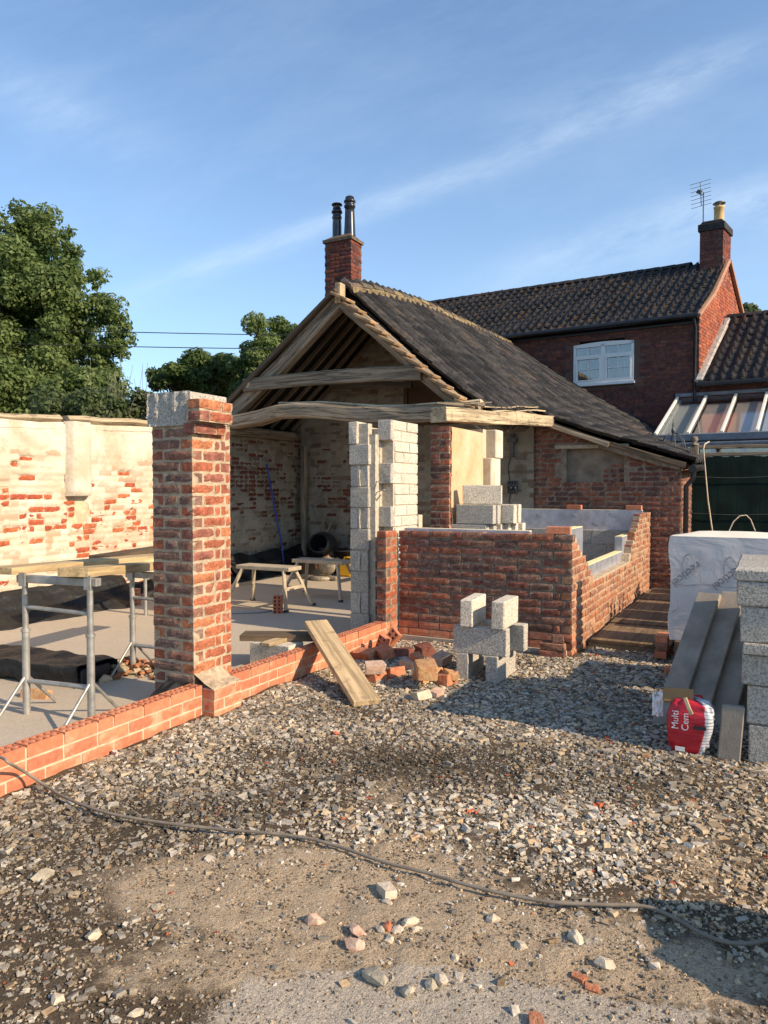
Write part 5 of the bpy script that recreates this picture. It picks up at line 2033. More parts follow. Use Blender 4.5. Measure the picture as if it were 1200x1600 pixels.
bagbody = mb.build('sack', ['bag', 'bag_white'], bag)
bagbody.data.polygons.foreach_set('material_index', mi)
tx = lambda v, z, u=4.437: P(u, v, z)
text('Multi', .052, bag, tx(-.525, .205, 4.4385), ZX, -VX, 'white_print', .0005)
text('Cem', .052, bag, tx(-.472, .200, 4.4365), ZX, -VX, 'white_print', .0005)
mb = MB(); mb.bx(4.434, 4.4365, -.43, -.365, .165, .185); mb.build('printed_bar', 'dark_print', bag)
mb = MB(); mb.bx(4.446, 4.449, -.525, -.475, .028, .052); mb.build('printed_label', 'white_print', bag)
mb = MB()
for k in range(4):
    mb.bx(4.485, 4.52, -.322, -.319, .155 + .024 * k, .170 + .024 * k)
mb.build('printed_squares', 'dark_print', bag)
mb = MB(); mb.box(P(4.50, -.60, .285), VX * .16 + ZX * .005, ZX * .075 + UX * .035, UX * .06 - ZX * .02, c=.004)
o = mb.build('cardboard_box', 'card', None); o['kind'] = 'thing'
tag(o, 'crushed brown cardboard box resting on the red bag', 'box')
mb = MB(); mb.beam([P(4.46, -.478, .33), P(4.445, -.455, .275), P(4.44, -.44, .245)], .022, .008, up=UX)
o = mb.build('wood_sliver', 'oak_sunlit', None); o['kind'] = 'thing'
tag(o, 'pale splinter of wood across the red bag and its cardboard', 'splinter')
mb = MB()
aa, zz = np.meshgrid(np.linspace(0, 1, 9), np.linspace(0, 1, 12))
arr = P(4.52, -.66, .19)[None, None] + aa[..., None] * VX * .06 + zz[..., None] * ZX * .14 + ((fbm(aa * 5, zz * 5, 3, 3) - .5) * .07)[..., None] * UX
mb.grid(arr, smooth=False); mb.grid(arr[:, ::-1] + UX * .004, smooth=False)
o = mb.build('paper_wrapper', 'paper', None); o['kind'] = 'thing'
tag(o, 'crumpled white paper wrapper between red bag and leaning board', 'wrapper')

# bricks by the path, stack in front of the pack
loose_brick(6.35, -.62, .0, RZV + .2, 'dark red brick on the gravel behind the leaning concrete boards', 'brick_new', 'new')
loose_brick(7.02, -.83, .0, RZU - .05, 'lowest red brick of the pile at the near end of the path', 'brick_new', 'new')
loose_brick(7.02, -.83, .067, RZU + .06, 'middle red brick of the pile at the near end of the path', 'brick_reuse', 'old')
loose_brick(7.04, -.83, .134, RZU, 'topmost red brick of the pile at the near end of the path', 'brick_new', 'new')

# boards laid on the path
for i in range(4):
    u0 = 7.18 + i * .98
    mb = MB(); mb.box(P(u0, -1.50, .032 + .012 * (i % 2)), UX * .95, VX * .72, ZX * .035, c=.004)
    o = mb.build('ply_sheet', 'ply', None); o['kind'] = 'thing'
    tag(o, ['weathered ply sheet at the near end of the path', 'second ply sheet along the path', 'third ply sheet along the path', 'farthest ply sheet along the path'][i], 'sheet', 'ply sheets laid along the path')
    if i == 0:
        pass
mb = MB(); mb.bx(7.18, 7.48, -1.52, -.75, -.05, .03)
o = mb.build('path_step', 'conc_path', None); o['kind'] = 'structure'
# unseen stakes and bundles added behind the pack to stripe the path with shade
for i, (u, w, h) in enumerate(((8.42, .10, .70), (8.64, .09, .67), (8.98, .05, .68), (9.22, .06, .72))):
    mb = MB(); mb.bx(u, u + w, -.70, -.66, -.02, h, c=.004)
    o = mb.build('shadow_stake', 'pine_dark', None); o['kind'] = 'thing'
    tag(o, 'unseen stake added behind the wrapped pack to shade the path', 'stake', 'unseen shadow stakes along the path')
for i, (u0, u1, h) in enumerate(((7.24, 7.66, .50), (7.98, 8.34, .46), (8.50, 8.98, .50), (9.16, 9.82, .50), (10.0, 10.55, .52), (10.68, 11.5, .48))):  # low hidden boxes added so their shadows band the path
    mb = MB(); mb.bx(u0, u1, -.74, -.20, -.02, h, c=.01)
    o = mb.build('shadow_bundle', 'pine_dark', None); o['kind'] = 'thing'
    tag(o, ['nearest', 'second nearest', 'third nearest', 'fourth nearest', 'fifth nearest', 'farthest'][i] + ' unseen bundle added behind the wrapped pack to shade the path', 'bundle', 'unseen shadow bundles beside the path')

# ------------------------------------------------------------------ farmhouse
HW = np.array([.857, -.515, 0]); HG = np.array([.616, .788, 0]); HN = np.array([-.515, -.857, 0]); HC = np.array([6.81, 16.06, 0])
GN = np.array([.788, -.616, 0])


def H(t, g, z=0.0):
    return HC + HW * t + HG * g + ZX * z


house = thing('farmhouse', 'two-storey dark red brick farmhouse with black pantiles and a white window', 'house', H(-3, 0))
GA = 2.3; ZE_, ZRD = 5.32, 6.98
wt0, wt1, wz0, wz1 = -2.745, -1.372, 3.90, 4.86
mb = MB()
D_ = HG * .25
for t0, t1, z0, z1 in ((-9, wt0, 0, ZE_), (wt0, wt1, 0, wz0), (wt0, wt1, wz1 + .09, ZE_), (wt1, -.012, 0, ZE_)):
    mb.poly([H(t0, .012, z0), H(t1, .012, z0), H(t1, .012, z1), H(t0, .012, z1)], D_)
hw_ = mb.build('wall', 'mortar_house', house)
mb = MB()
mb.poly([H(-.012, .02, 0), H(-.012, 4.6, 0), H(-.012, 4.6, ZE_), H(-.012, GA, ZRD - .05), H(-.012, .02, ZE_ - .02)], -HW * .25)
hg_ = mb.build('gable_wall', 'mortar_gable', house)


def arch(t):
    return wz1 + .04 * max(0.0, 1 - ((t - (wt0 + wt1) / 2) / .69) ** 2)


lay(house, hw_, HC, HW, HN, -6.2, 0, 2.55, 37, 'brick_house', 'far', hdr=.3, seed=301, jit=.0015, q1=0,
    keep=lambda a, z, l: not (a + l / 2 > wt0 - .01 and a - l / 2 < wt1 + .01 and wz0 - .05 < z < arch(a) + .03))
lay(house, hg_, HC, HG, GN, 0, 4.5, 3.30, 49, 'brick_gable', 'far', hdr=.3, seed=302, jit=.0015, q0=1,
    keep=lambda a, z, l: z + .05 < (ZE_ + (ZRD - ZE_) * (a - abs(l) / 2) / GA if a < GA else ZRD - (ZRD - ZE_) * (a + l / 2 - GA) / 2.3) and not (z < 5.3 - .0 and 9 < a))
# roof
mb = MB()
up = HG * GA + ZX * (ZRD - ZE_)
a_ = H(-9.2, -.18, ZE_ - .13); 
mb.poly([a_, a_ + HW * 9.2, H(0, GA, ZRD), H(-9.2, GA, ZRD)], ZX * -.04)
mb.poly([H(0, 4.75, ZE_ - .1), H(-9.2, 4.75, ZE_ - .1), H(-9.2, GA, ZRD - .002), H(0, GA, ZRD - .002)], ZX * -.04)
mb.build('roof_deck', 'tile_under', house)
upn = up / np.linalg.norm(up)
for i in range(45):
    for k in range(12):
        t = -.12 - i * .203; s = .0 + k * .248
        if t < -9.1:
            continue
        pc = H(t + .01 * math.sin(k * 2.1), -.18, ZE_ - .07) + upn * (s + .14) + ZX * (.012 * math.sin(i * .35 + k) + .02 * (float(vnoise(np.array(i * .23), np.array(k * .3), 5)) - .5))
        tile_at(house, house, pc, HW, up, TPH, 'tile_house', .8)
mb = MB()
for sgn in (1,):
    aa = np.arange(-9.2, .02, .06)
    arr = np.array([[H(t, 4.75 - (4.75 - GA) * q, ZE_ - .06 + (ZRD - ZE_ + .06) * q + .02 * math.sin(t * 26)) for q in np.linspace(0, 1, 8)] for t in aa])
    mb.grid(arr)
mb.build('rear_tiles', 'tile_house', house)['kind'] = 'stuff'
for i in range(24):
    t = -.42 - i * .38
    if t > -.6:
        continue
    mb = MB(); m_ = 7; vs = []
    for tt_, lf in ((t, .012), (t - .39, 0)):
        for j in range(m_):
            a = math.pi * j / (m_ - 1)
            vs.append(H(tt_, GA - math.cos(a) * .14, ZRD - .02 + math.sin(a) * .10 + lf))
    mb.add(vs, [(j, j + 1, j + 1 + m_, j + m_) for j in range(m_ - 1)], None, 0, True)
    mb.build('ridge_tile', 'tile_house', house)
mb = MB()
mb.beam([H(.03, -.20, ZE_ - .10), H(.03, 1.0, ZE_ + .60), H(.03, GA - .05, ZRD - .02)], .09, .09, wob=.2)
mb.beam([H(.03, 4.75, ZE_ - .10), H(.03, GA + .05, ZRD - .02)], .09, .09, wob=.2)
mb.build('verge_mortar', 'mortar_gable', house)
mb = MB(); mb.tube([H(-9, -.24, ZE_ - .12), H(.02, -.24, ZE_ - .10)], .06, 8)
mb.tube([H(-.07, -.22, ZE_ - .14), H(-.07, -.07, ZE_ - .35), H(-.07, -.06, 3.2)], .035, 8)
mb.build('gutter', 'gutter', house)
mb = MB(); mb.poly([H(-9, -.02, ZE_ - .22), H(0, -.02, ZE_ - .22), H(0, -.02, ZE_ - .08), H(-9, -.02, ZE_ - .08)], HN * .03); mb.build('fascia', 'gutter', house)
# chimney at the gable
cz0, cz1 = 6.25, 7.80
g0, g1, t0, t1 = GA - .42, GA + .30, -.52, 0
mb = MB()
mb.box(H(t0 + .01, g0 + .01, cz0 - .8), HW * (t1 - t0 - .022), HG * (g1 - g0 - .02), ZX * (cz1 - cz0 + .8))
hc = mb.build('chimney', 'mortar_house', house)
lay(house, hc, H(0, g0), HW, HN, t0, t1, cz0, 21, 'brick_house', 'far', hdr=.3, seed=311, q1=0, jit=.0015)
lay(house, hc, H(0, 0), HG, GN, g0, g1, cz0, 21, 'brick_stack', 'far', hdr=.3, seed=312, q0=1, jit=.0015)
mb = MB()
mb.box(H(t0 - .035, g0 - .035, cz1 - .17), HW * (t1 - t0 + .07), HG * (g1 - g0 + .07), ZX * .17, c=.01)
mb.box(H(t0 + .02, g0 + .02, cz1), HW * (t1 - t0 - .04), HG * (g1 - g0 - .04), ZX * .08, c=.03)
mb.build('chimney_cap', 'tile_house', hc)
mb = MB(); mb.box(H(t0 - .02, g0 - .03, cz0 + .1), HW * (t1 - t0 + .02), HG * .03, ZX * .26, c=.004)
mb.build('flashing', 'lead', hc)
mb = MB(); mb.lathe(H(-.19, GA - .05, cz1 + .06), [(.125, 0), (.115, .05), (.112, .36), (.125, .37), (.125, .41), (.09, .41), (.0, .41)], 14)
mb.build('chimney_pot', 'pot_buff', hc)
mb = MB()
for k in range(4):
    a = k * 1.57 + .4; q = H(-.19 + .09 * math.cos(a), GA - .05 + .09 * math.sin(a), cz1 + .46); mb.tube([q, q + ZX * .10], .008, 5)
mb.lathe(H(-.19, GA - .05, cz1 + .55), [(0, .05), (.10, .035), (.15, 0), (0, 0)], 12)
mb.build('cowl', 'galv_cowl', hc)
# aerial
mb = MB()
q = H(-.46, g0 + .06, 7.6)
mb.tube([q, q + ZX * .98], .014, 6)
bd = np.array([.10, .25, .96]) * .9; bd = np.array([-.10, -.28, .10]); 
top = q + ZX * .92
bm_ = np.array([-.03, .0, .56])
b0_ = top - bm_ * .45 - HW * .06
mb.tube([b0_, b0_ + bm_], .009, 5)
for k in range(7):
    c = b0_ + bm_ * (k / 6.0); w = .42 if k < 6 else .44
    e = np.array([.93, -.25, .20]); e /= np.linalg.norm(e)
    mb.tube([c - e * w * .55, c + e * w * .55], .0055, 4)
mb.box(b0_ + bm_ * .6 - HW * .11, HW * .09 + ZX * -.05, ZX * .07 + HW * .05, HG * .05)
mb.tube([top - HW * .07, top], .012, 5)
mb.build('aerial', 'steel_dark', house)
# window
win = MB()
fw, fd = .055, .05


def wbar(mb, t0, t1, z0, z1, y0=-.02, y1=.05):
    mb.box(H(t0, 0) + HN * -y1 + ZX * z0, HW * (t1 - t0), HN * (y1 - y0), ZX * (z1 - z0), c=.004)


mb = MB()
wbar(mb, wt0, wt0 + fw, wz0 + .06, wz1); wbar(mb, wt1 - fw, wt1, wz0 + .06, wz1)
wbar(mb, wt0 + fw, wt1 - fw, wz0 + .06, wz0 + .06 + fw)
tm = (wt0 + wt1) / 2
wbar(mb, tm - .05, tm + .05, wz0 + .06 + fw, wz1 - .002)
zt = wz0 + .66
for a, b in ((wt0 + fw, tm - .05), (tm + .05, wt1 - fw)):
    wbar(mb, a, b, zt, zt + .06)
pts = []
for k in range(9):
    t = wt0 + (wt1 - wt0) * k / 8; pts.append((t, arch(t) + .005))
mb.poly([H(t, 0, z) + HN * .02 for t, z in pts] + [H(wt1, 0, wz1 - .06) + HN * .02, H(wt0, 0, wz1 - .06) + HN * .02], HN * -.07)
wf = mb.build('window', 'upvc', house)
mb = MB(); wbar(mb, wt0 - .03, wt1 + .03, wz0 - .0, wz0 + .058, -.075, .05); mb.build('sill', 'upvc', wf)
mb = MB()
for a, b in ((wt0 + fw, tm - .05), (tm + .05, wt1 - fw)):
    for z0, z1 in ((wz0 + .06 + fw, zt),):
        wbar(mb, a, a + .04, z0, z1, -.03, .02); wbar(mb, b - .04, b, z0, z1, -.03, .02); wbar(mb, a + .04, b - .04, z0, z0 + .035, -.03, .02); wbar(mb, a + .04, b - .04, z1 - .035, z1, -.03, .02)
        wbar(mb, (a + b) / 2 - .009, (a + b) / 2 + .009, z0 + .035, z1 - .035, -.012, .02); wbar(mb, a + .04, (a + b) / 2 - .009, (z0 + z1) / 2 - .009, (z0 + z1) / 2 + .009, -.012, .02); wbar(mb, (a + b) / 2 + .009, b - .04, (z0 + z1) / 2 - .009, (z0 + z1) / 2 + .009, -.012, .02)
    wbar(mb, (a + b) / 2 - .009, (a + b) / 2 + .009, zt + .06, wz1 - .06, -.012, .02)
mb.build('casement', 'upvc', wf)
for a, b in ((wt0 + fw, tm - .05), (tm + .05, wt1 - fw)):
    for z0, z1 in ((wz0 + .06 + fw, zt), (zt + .06, wz1 - .06)):
        mb = MB(); mb.box(H(a, 0, z0) - HN * .012, HW * (b - a), ZX * (z1 - z0), HN * -.006); mb.build('pane', 'glass', wf)
mb = MB(); aa = np.linspace(wt0 + .02, wt1 - .02, 70)
arr = np.array([[H(t, 0, z) - HN * (.13 + .02 * math.sin(t * 55)) for z in (wz0 + .08, wz1 + .05)] for t in aa])
kp = np.array([[(t > tm + .28) or (wt0 + .02 < t < wt0 + .14) or (tm + .04 < t < tm + .12)] for t in aa[:-1]])
mb.grid(arr, keep=kp); mb.build('curtain', 'curtain', wf)
mb = MB()
mb.poly([H(wt0 - .1, 0, wz0 - .05) - HN * .55, H(wt1 + .1, 0, wz0 - .05) - HN * .55, H(wt1 + .1, 0, wz1 + .2) - HN * .55, H(wt0 - .1, 0, wz1 + .2) - HN * .55], HN * -.05)
mb.build('room', 'room_dark', wf)

# lower wing beyond the gable
wing = thing('house_wing', 'lower pantiled brick wing joined to the sunlit gable of the farmhouse', 'house wing', H(2.5, 0))
WE, WR_, WGA = 3.86, 5.58, 2.2
mb = MB(); mb.poly([H(.02, .012, 0), H(6, .012, 0), H(6, .012, WE), H(.02, .012, WE)], HG * .25)
ww = mb.build('wall', 'mortar_house', wing)
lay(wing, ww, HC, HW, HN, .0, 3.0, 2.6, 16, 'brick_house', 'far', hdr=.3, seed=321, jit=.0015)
mb = MB(); upw = HG * WGA + ZX * (WR_ - WE); a_ = H(.01, -.16, WE - .12)
mb.poly([a_, a_ + HW * 6, H(6, WGA, WR_), H(.01, WGA, WR_)], ZX * -.04)
mb.poly([H(6, 4.5, WE - .1), H(.01, 4.5, WE - .1), H(.01, WGA, WR_ - .003), H(6, WGA, WR_ - .003)], ZX * -.04)
mb.build('roof_deck', 'tile_under', wing)
upwn = upw / np.linalg.norm(upw)
for i in range(21):
    for k in range(10):
        pc = H(.15 + i * .205, -.16, WE - .06) + upwn * (.17 + k * .28) + ZX * (.015 * math.sin(i * .5 + k * .7))
        tile_at(wing, wing, pc, HW, upw, TPH, 'tile_house', .8)
mb = MB(); mb.beam([H(.05, -.18, WE - .03), H(.05, .8, WE + .72), H(.05, WGA, WR_ + .05)], .17, .07, wob=.35, up=ZX)
mb.build('verge_mortar', 'verge_mortar', wing)
for i in range(13):
    t = .05 + i * .38
    mb = MB(); m_ = 7; vs = []
    for tt_, lf in ((t, .012), (t + .39, 0)):
        for j in range(m_):
            a = math.pi * j / (m_ - 1)
            vs.append(H(tt_, WGA - math.cos(a) * .14, WR_ - .01 + math.sin(a) * .10 + lf))
    mb.add(vs, [(j, j + m_, j + 1 + m_, j + 1) for j in range(m_ - 1)], None, 0, True)
    mb.build('ridge_tile', 'tile_barn', wing)
mb = MB(); mb.tube([H(.02, -.24, WE - .12), H(6, -.24, WE - .12)], .055, 8); mb.build('gutter', 'gutter', wing)

# conservatory in front of the wing
cons = thing('conservatory', 'lean-to conservatory with white glazing bars on its sloping glass roof', 'conservatory', H(1.5, -1.5))
CT, CB, CD = 3.50, 2.52, 2.45
tl = [-.42, .16, .74, 1.32, 1.90, 2.48, 3.06]
def cpt(t, s, dz=0.0):
    return H(t, 0) + HN * (CD * s) + ZX * (CT + (CB - CT) * s + dz)
for t in tl:
    mb = MB(); mb.beam([cpt(t, .02, .03), cpt(t, 1.0, .03)], .055, .06); mb.build('glazing_bar', 'white_bar', cons)
    mb = MB(); mb.beam([cpt(t, .0, .032), cpt(t, .03, .032)], .062, .068); mb.build('bar_cap', 'steel_dark', cons)
mb = MB(); mb.beam([cpt(tl[0] - .05, 0, .06), cpt(tl[-1], 0, .06)], .07, .08); mb.build('wall_bar', 'lead', cons)
mb = MB(); mb.beam([cpt(tl[0] - .05, 1.02, -.03), cpt(tl[-1], 1.02, -.03)], .10, .14); mb.beam([cpt(tl[0] - .05, 1.03, -.15), cpt(tl[-1], 1.03, -.15)], .07, .06)
mb.build('eaves_beam', 'lead', cons)
for i in range(6):
    mb = MB(); q = [cpt(tl[i] + .03, .03), cpt(tl[i + 1] - .03, .03), cpt(tl[i + 1] - .03, .99), cpt(tl[i] + .03, .99)]
    mb.poly(q, ZX * .02); mb.build('roof_pane', 'glass_roof', cons)
    mb = MB(); s0 = .08 if i < 1 else .10
    q = [cpt(tl[i] + .05, s0, -.09), cpt(tl[i + 1] - .05, s0, -.09), cpt(tl[i + 1] - .05, .97, -.09), cpt(tl[i] + .05, .97, -.09)]
    mb.poly(q, ZX * -.01); mb.build('roof_blind', 'blind' if i in (0, 3, 4) else 'blind_pink', cons)
mb = MB()
for t in np.arange(tl[0], 3.2, .50):
    mb.box(H(t, 0) + HN * CD, HW * .07, HN * .06, ZX * 2.38)
mb.box(H(tl[0], 0, .55) + HN * CD, HW * 3.5, HN * .058, ZX * .07); mb.box(H(tl[0], 0, 1.95) + HN * CD, HW * 3.5, HN * .058, ZX * .07); mb.box(H(tl[0], 0, 2.30) + HN * CD, HW * 3.5, HN * .056, ZX * .08)
mb.build('window_frame', 'upvc', cons)
for i, t in enumerate(np.arange(tl[0], 2.8, .50)):
    for z0, z1 in ((.62, 1.95), (2.02, 2.30)):
        mb = MB(); mb.box(H(t + .075, 0, z0 + .003) + HN * (CD + .02), HW * .42, ZX * (z1 - z0 - .006), HN * .012); mb.build('pane', 'glass', cons)
mb = MB(); mb.box(H(tl[0], 0, -.05) + HN * CD, HW * 3.5, HN * .1, ZX * .6); mb.build('dwarf_wall', 'brick_house', cons)
mb = MB(); mb.poly([H(tl[0] + .03, 0, 0) + HN * .05, H(tl[0] + .03, 0, 0) + HN * CD, H(tl[0] + .03, 0, CB - .05) + HN * CD, H(tl[0] + .03, 0, CT - .05) + HN * .05], HW * .04)
mb.build('side_panel', 'upvc', cons)

# green screen fence
FA = np.array([4.80, 12.35, 0]); FD = np.array([.93, -.37, 0]); FD /= np.linalg.norm(FD); FNn = np.array([FD[1], -FD[0], 0])
fence = thing('screen_fence', 'dark green reed screen fence with a ball-topped post behind', 'fence', FA + FD * 1.5)
aa, zz = np.meshgrid(np.linspace(0, 4.2, 120), np.linspace(0, 2.04, 12))
d = (fbm(aa * 6, zz * .8, 14, 3) - .5) * .012
arr = FA + aa[..., None] * FD + (zz + .03 * (fbm(aa * 20, zz * 0, 3, 2) - .5) * (zz > 1.9))[..., None] * ZX + d[..., None] * FNn
mb = MB(); mb.grid(arr, co=np.stack([aa, d, zz], -1)); mb.grid((arr - FNn * .02)[:, ::-1], co=np.stack([aa, d, zz], -1)[:, ::-1])
mb.build('reed_screen', 'fence', fence)
mb = MB()
for z_ in (.5, 1.1, 1.7):
    mb.tube([FA + FD * q + ZX * (z_ + .01 * math.sin(q * 5)) + FNn * .03 for q in np.linspace(0, 4.2, 24)], .005, 4)
mb.build('wire', 'steel_dark', fence)
mb = MB(); mb.box(FA + FD * .28 - FNn * .16, FD * .13, FNn * .11, ZX * 2.24, c=.008)
mb.lathe(FA + FD * .345 - FNn * .105 + ZX * 2.24, [(.075, 0), (.075, .02), (.03, .03), (.03, .05), (.055, .07), (.062, .10), (.05, .135), (0, .15)], 12)
mb.build('post', 'oak', fence)
for z_ in (2.08, 2.20):
    mb = MB(); mb.beam([FA + FD * .42 - FNn * .1 + ZX * z_, FA + FD * 4.2 - FNn * .1 + ZX * z_], .05, .06); mb.build('rail', 'oak', fence)
# metal obelisk behind the fence
ob = thing('garden_obelisk', 'dark metal plant obelisk with a domed top beside the lean-to roof', 'obelisk', (5.15, 13.2, 0))
oc = np.array([5.15, 13.2, 0])
for k in range(6):
    a = k * math.pi / 3 + .3
    mb = MB()
    pts = [oc + np.array([.21 * math.cos(a), .21 * math.sin(a), z]) for z in (0, 1.2, 2.25)]
    pts += [oc + np.array([.21 * math.cos(q) * math.cos(a), .21 * math.cos(q) * math.sin(a), 2.25 + .26 * math.sin(q)]) for q in np.linspace(.2, 1.5, 7)]
    mb.tube(pts, .009, 5); mb.build('rod', 'steel_dark', ob)
mb = MB(); mb.lathe(oc + ZX * 2.5, [(.0, 0), (.03, .02), (.035, .06), (.012, .10), (.02, .14), (0, .26)], 8); mb.build('finial', 'steel_dark', ob)
for z_ in (1.0, 1.6, 2.2):
    mb = MB(); mb.tube([oc + np.array([.21 * math.cos(a), .21 * math.sin(a), z_]) for a in np.linspace(0, 6.283, 19)], .007, 5); mb.build('ring', 'steel_dark', ob)
mb = MB()
q0 = ground_at(1100, 690, 0)
def atdepth(px, py, Zd):
    d = CR * (px - 600) / 1155 + CU * (800 - py) / 1155 + CF
    return CC + d * Zd
mb.tube([atdepth(1113, 830, 11.6), atdepth(1106, 780, 11.7), atdepth(1102, 735, 11.8), atdepth(1099, 702, 11.85), atdepth(1101, 694, 11.9), atdepth(1108, 690, 12.0)], .011, 7)
mb.tube([atdepth(1113, 830, 11.6), atdepth(1116, 850, 11.5) * np.array([1, 1, 0])], .011, 7)
o = mb.build('hooked_pole', 'rock_cream', None); o['kind'] = 'thing'; tag(o, 'thin pale hooked pole leaning in front of the green fence', 'pole')
# lumber heap and hose behind the pack
for i in range(6):
    mb = MB(); c = P(10.1 + .16 * (i % 3), 0.55 + .02 * i, .92 + .05 * i)
    a = .06 * (i - 2)
    mb.box(c - (VX + UX * a) * .42, (VX + UX * a) * 1.6, UX * .12, ZX * .045)
    o = mb.build('dark_plank', 'pine_dark', None); o['kind'] = 'thing'
    tag(o, ['bottom dark plank', 'second dark plank from the bottom', 'third dark plank from the bottom', 'fourth dark plank from the bottom', 'fifth dark plank from the bottom', 'topmost dark plank'][i] + ' of the lumber heap behind the wrapped pack', 'plank', 'dark planks heaped behind the wrapped pack')
mb = MB(); mb.bx(10.0, 10.6, .2, 1.8, -.02, .90, c=.02)
o = mb.build('timber_rack', 'pine_dark', None); o['kind'] = 'thing'; tag(o, 'dark timber rack carrying the lumber heap behind the wrapped pack', 'rack')
mb = MB(); mb.tube([atdepth(x, y, 10.6) for x, y in ((1138, 832), (1146, 815), (1156, 806), (1166, 805), (1173, 812), (1180, 830))], .008, 6)
o = mb.build('hose', 'rock_cream', None); o['kind'] = 'thing'; tag(o, 'pale hose arching up over the dark lumber heap', 'hose')

# ------------------------------------------------------------------ builders' trestles and boards
def trestle(pa, pb, h, label, low=.22):
    c = (pa + pb) / 2
    th = thing('builders_trestle', label, 'trestle', c * np.array([1, 1, 0]) + ZX * SL, 'galvanised trestles on the slab')
    d = (pb - pa); d = d / np.linalg.norm(d); n = np.cross(d, ZX)
    for p in (pa, pb):
        mb = MB(); mb.tube([p, p + ZX * (h - .32)], .024, 10); mb.tube([p + ZX * (h - .32), p + ZX * (h - .01)], .019, 10); mb.tube([p + ZX * (h - .335), p + ZX * (h - .315)], .030, 10)
        leg = mb.build('leg', 'steel', th)
        for s in (-1, 1):
            mb = MB(); mb.tube([p + ZX * .26, p + n * s * .26 + ZX * .01], .011, 6)
            mb.build('foot_strut', 'steel', leg)
        mb = MB(); mb.box(p - d * .012 + n * .03 + ZX * (h - .03), d * .05, n * .012, ZX * .09); mb.build('bracket', 'steel', leg)
    mb = MB(); mb.box(pa - d * .05 - n * .025 + ZX * (h - .01), d * (np.linalg.norm(pb - pa) + .12), n * .05, ZX * .05, c=.004); mb.build('top_bar', 'steel', th)
    mb = MB(); mb.tube([pa + ZX * (h - .17), pb + ZX * (h - .19)], .014, 7); mb.build('rail', 'steel', th)
    mb = MB(); mb.tube([pa + ZX * low, pb + ZX * low], .016, 7); mb.build('rail', 'steel', th)
    return th


ta, tb_ = ground_at(42, 1115, SL), ground_at(143, 1128, SL)
trestle(ta, tb_, .88, 'nearest galvanised trestle, two legs showing beside the plinth')
tcp = ground_at(208, 1050, SL)
trestle(tcp, tcp + VX * .52 + UX * .05, .78, 'galvanised trestle partly hidden by the brick pillar')


def board(p, q, w, t, label, mat='pine', group='scaffold boards on the trestles', cat='board'):
    d = q - p; n = np.cross(ZX, d); n = n / np.linalg.norm(n)
    up = np.cross(d, n); up = up / np.linalg.norm(up)
    if up[2] < 0:
        up = -up
    mb = MB(); mb.box(p - n * w / 2, d, n * w, up * t, c=.003)
    o = mb.build('scaffold_board', mat, None); o['kind'] = 'thing'
    return tag(o, label, cat, group)


zt1 = .95
board(tb_ - UX * .08 - VX * .06 + ZX * (zt1 - SL), tcp + UX * .10 + VX * .14 + ZX * (.855 - SL) , .20, .058, 'thick board end on the trestle, nearest the brick pillar', 'pine_yellow')
board(ta - UX * .12 - VX * .10 + ZX * (zt1 - SL), ta + UX * 2.2 - VX * .55 + ZX * (.865 - SL), .22, .045, 'long sunlit board running back from the nearest trestle', 'pine_yellow')
board(tcp + UX * .12 + ZX * (.855 - SL) - VX * .15, tcp + UX * 1.25 - VX * .3 + ZX * .84, .24, .045, 'board lying behind the brick pillar, edge lit', 'pine_yellow')
board(P(5.2, -5.9, .80), P(7.6, -6.4, .82), .25, .045, 'rear board with dark sheeting on it near the limewashed wall', 'pine_dark')
tr3 = thing('builders_trestle', 'farthest trestle standing behind the brick pillar', 'trestle', P(6.4, -6.2, SL), 'galvanised trestles on the slab')
for v_ in (-6.5, -5.9):
    mb = MB(); mb.tube([P(6.4, v_, SL), P(6.4, v_, .79)], .022, 8); mb.build('leg', 'steel', tr3)
mb = MB(); mb.tube([P(6.4, -6.55, .785), P(6.4, -5.85, .785)], .02, 8); mb.build('top_bar', 'steel', tr3)

# hop-up platforms
def hopup(c, rz, L, W, h, label):
    th = thing('hop_up', label, 'step platform', c, 'folding hop-up platforms on the slab')
    ca, sa = math.cos(rz), math.sin(rz)
    X_ = np.array([ca, sa, 0]); Y_ = np.array([-sa, ca, 0])
    c = np.asarray(c)
    mb = MB(); mb.box(c - X_ * L / 2 - Y_ * W / 2 + ZX * (h - .05), X_ * L, Y_ * W, ZX * .05, c=.006); mb.build('platform', 'alu', th)
    for sx in (-1, 1):
        fe = []
        for sy in (-1, 1):
            top = c + X_ * sx * (L / 2 - .09) + Y_ * sy * (W / 2 - .02) + ZX * (h - .05)
            bot = c + X_ * sx * (L / 2 + .07) + Y_ * sy * (W / 2 + .16)
            mb = MB(); mb.beam([bot, top], .028, .05, up=Y_); lg = mb.build('leg', 'alu', th)
            mb = MB(); mb.box(bot - X_ * .02 - Y_ * .03, X_ * .04, Y_ * .06, ZX * .03); mb.build('foot', 'grey_pl', lg)
            fe.append((top, bot))
        for k in (.45,):
            a = fe[0][0] * (1 - k) + fe[0][1] * k; b = fe[1][0] * (1 - k) + fe[1][1] * k
            mb = MB(); mb.beam([a, b], .03, .045); mb.build('rung', 'alu', th)
    return th


hopup(P(7.62, -5.62, SL), -TH, .82, .28, .52, 'nearer dusty hop-up platform on the barn slab')
hopup(P(8.62, -5.45, SL), -TH, .82, .28, .52, 'farther hop-up platform on the barn slab, half hidden')

# loose perforated bricks
def perf_brick(loc, rot, label):
    me = BR['perf'][0][0].mesh('brick_new')
    o = bpy.data.objects.new('perforated_brick', me); COL.objects.link(o)
    o.location = loc; o.rotation_euler = rot
    ORG[o.name] = np.asarray(loc); o['kind'] = 'thing'
    return tag(o, label, 'brick')


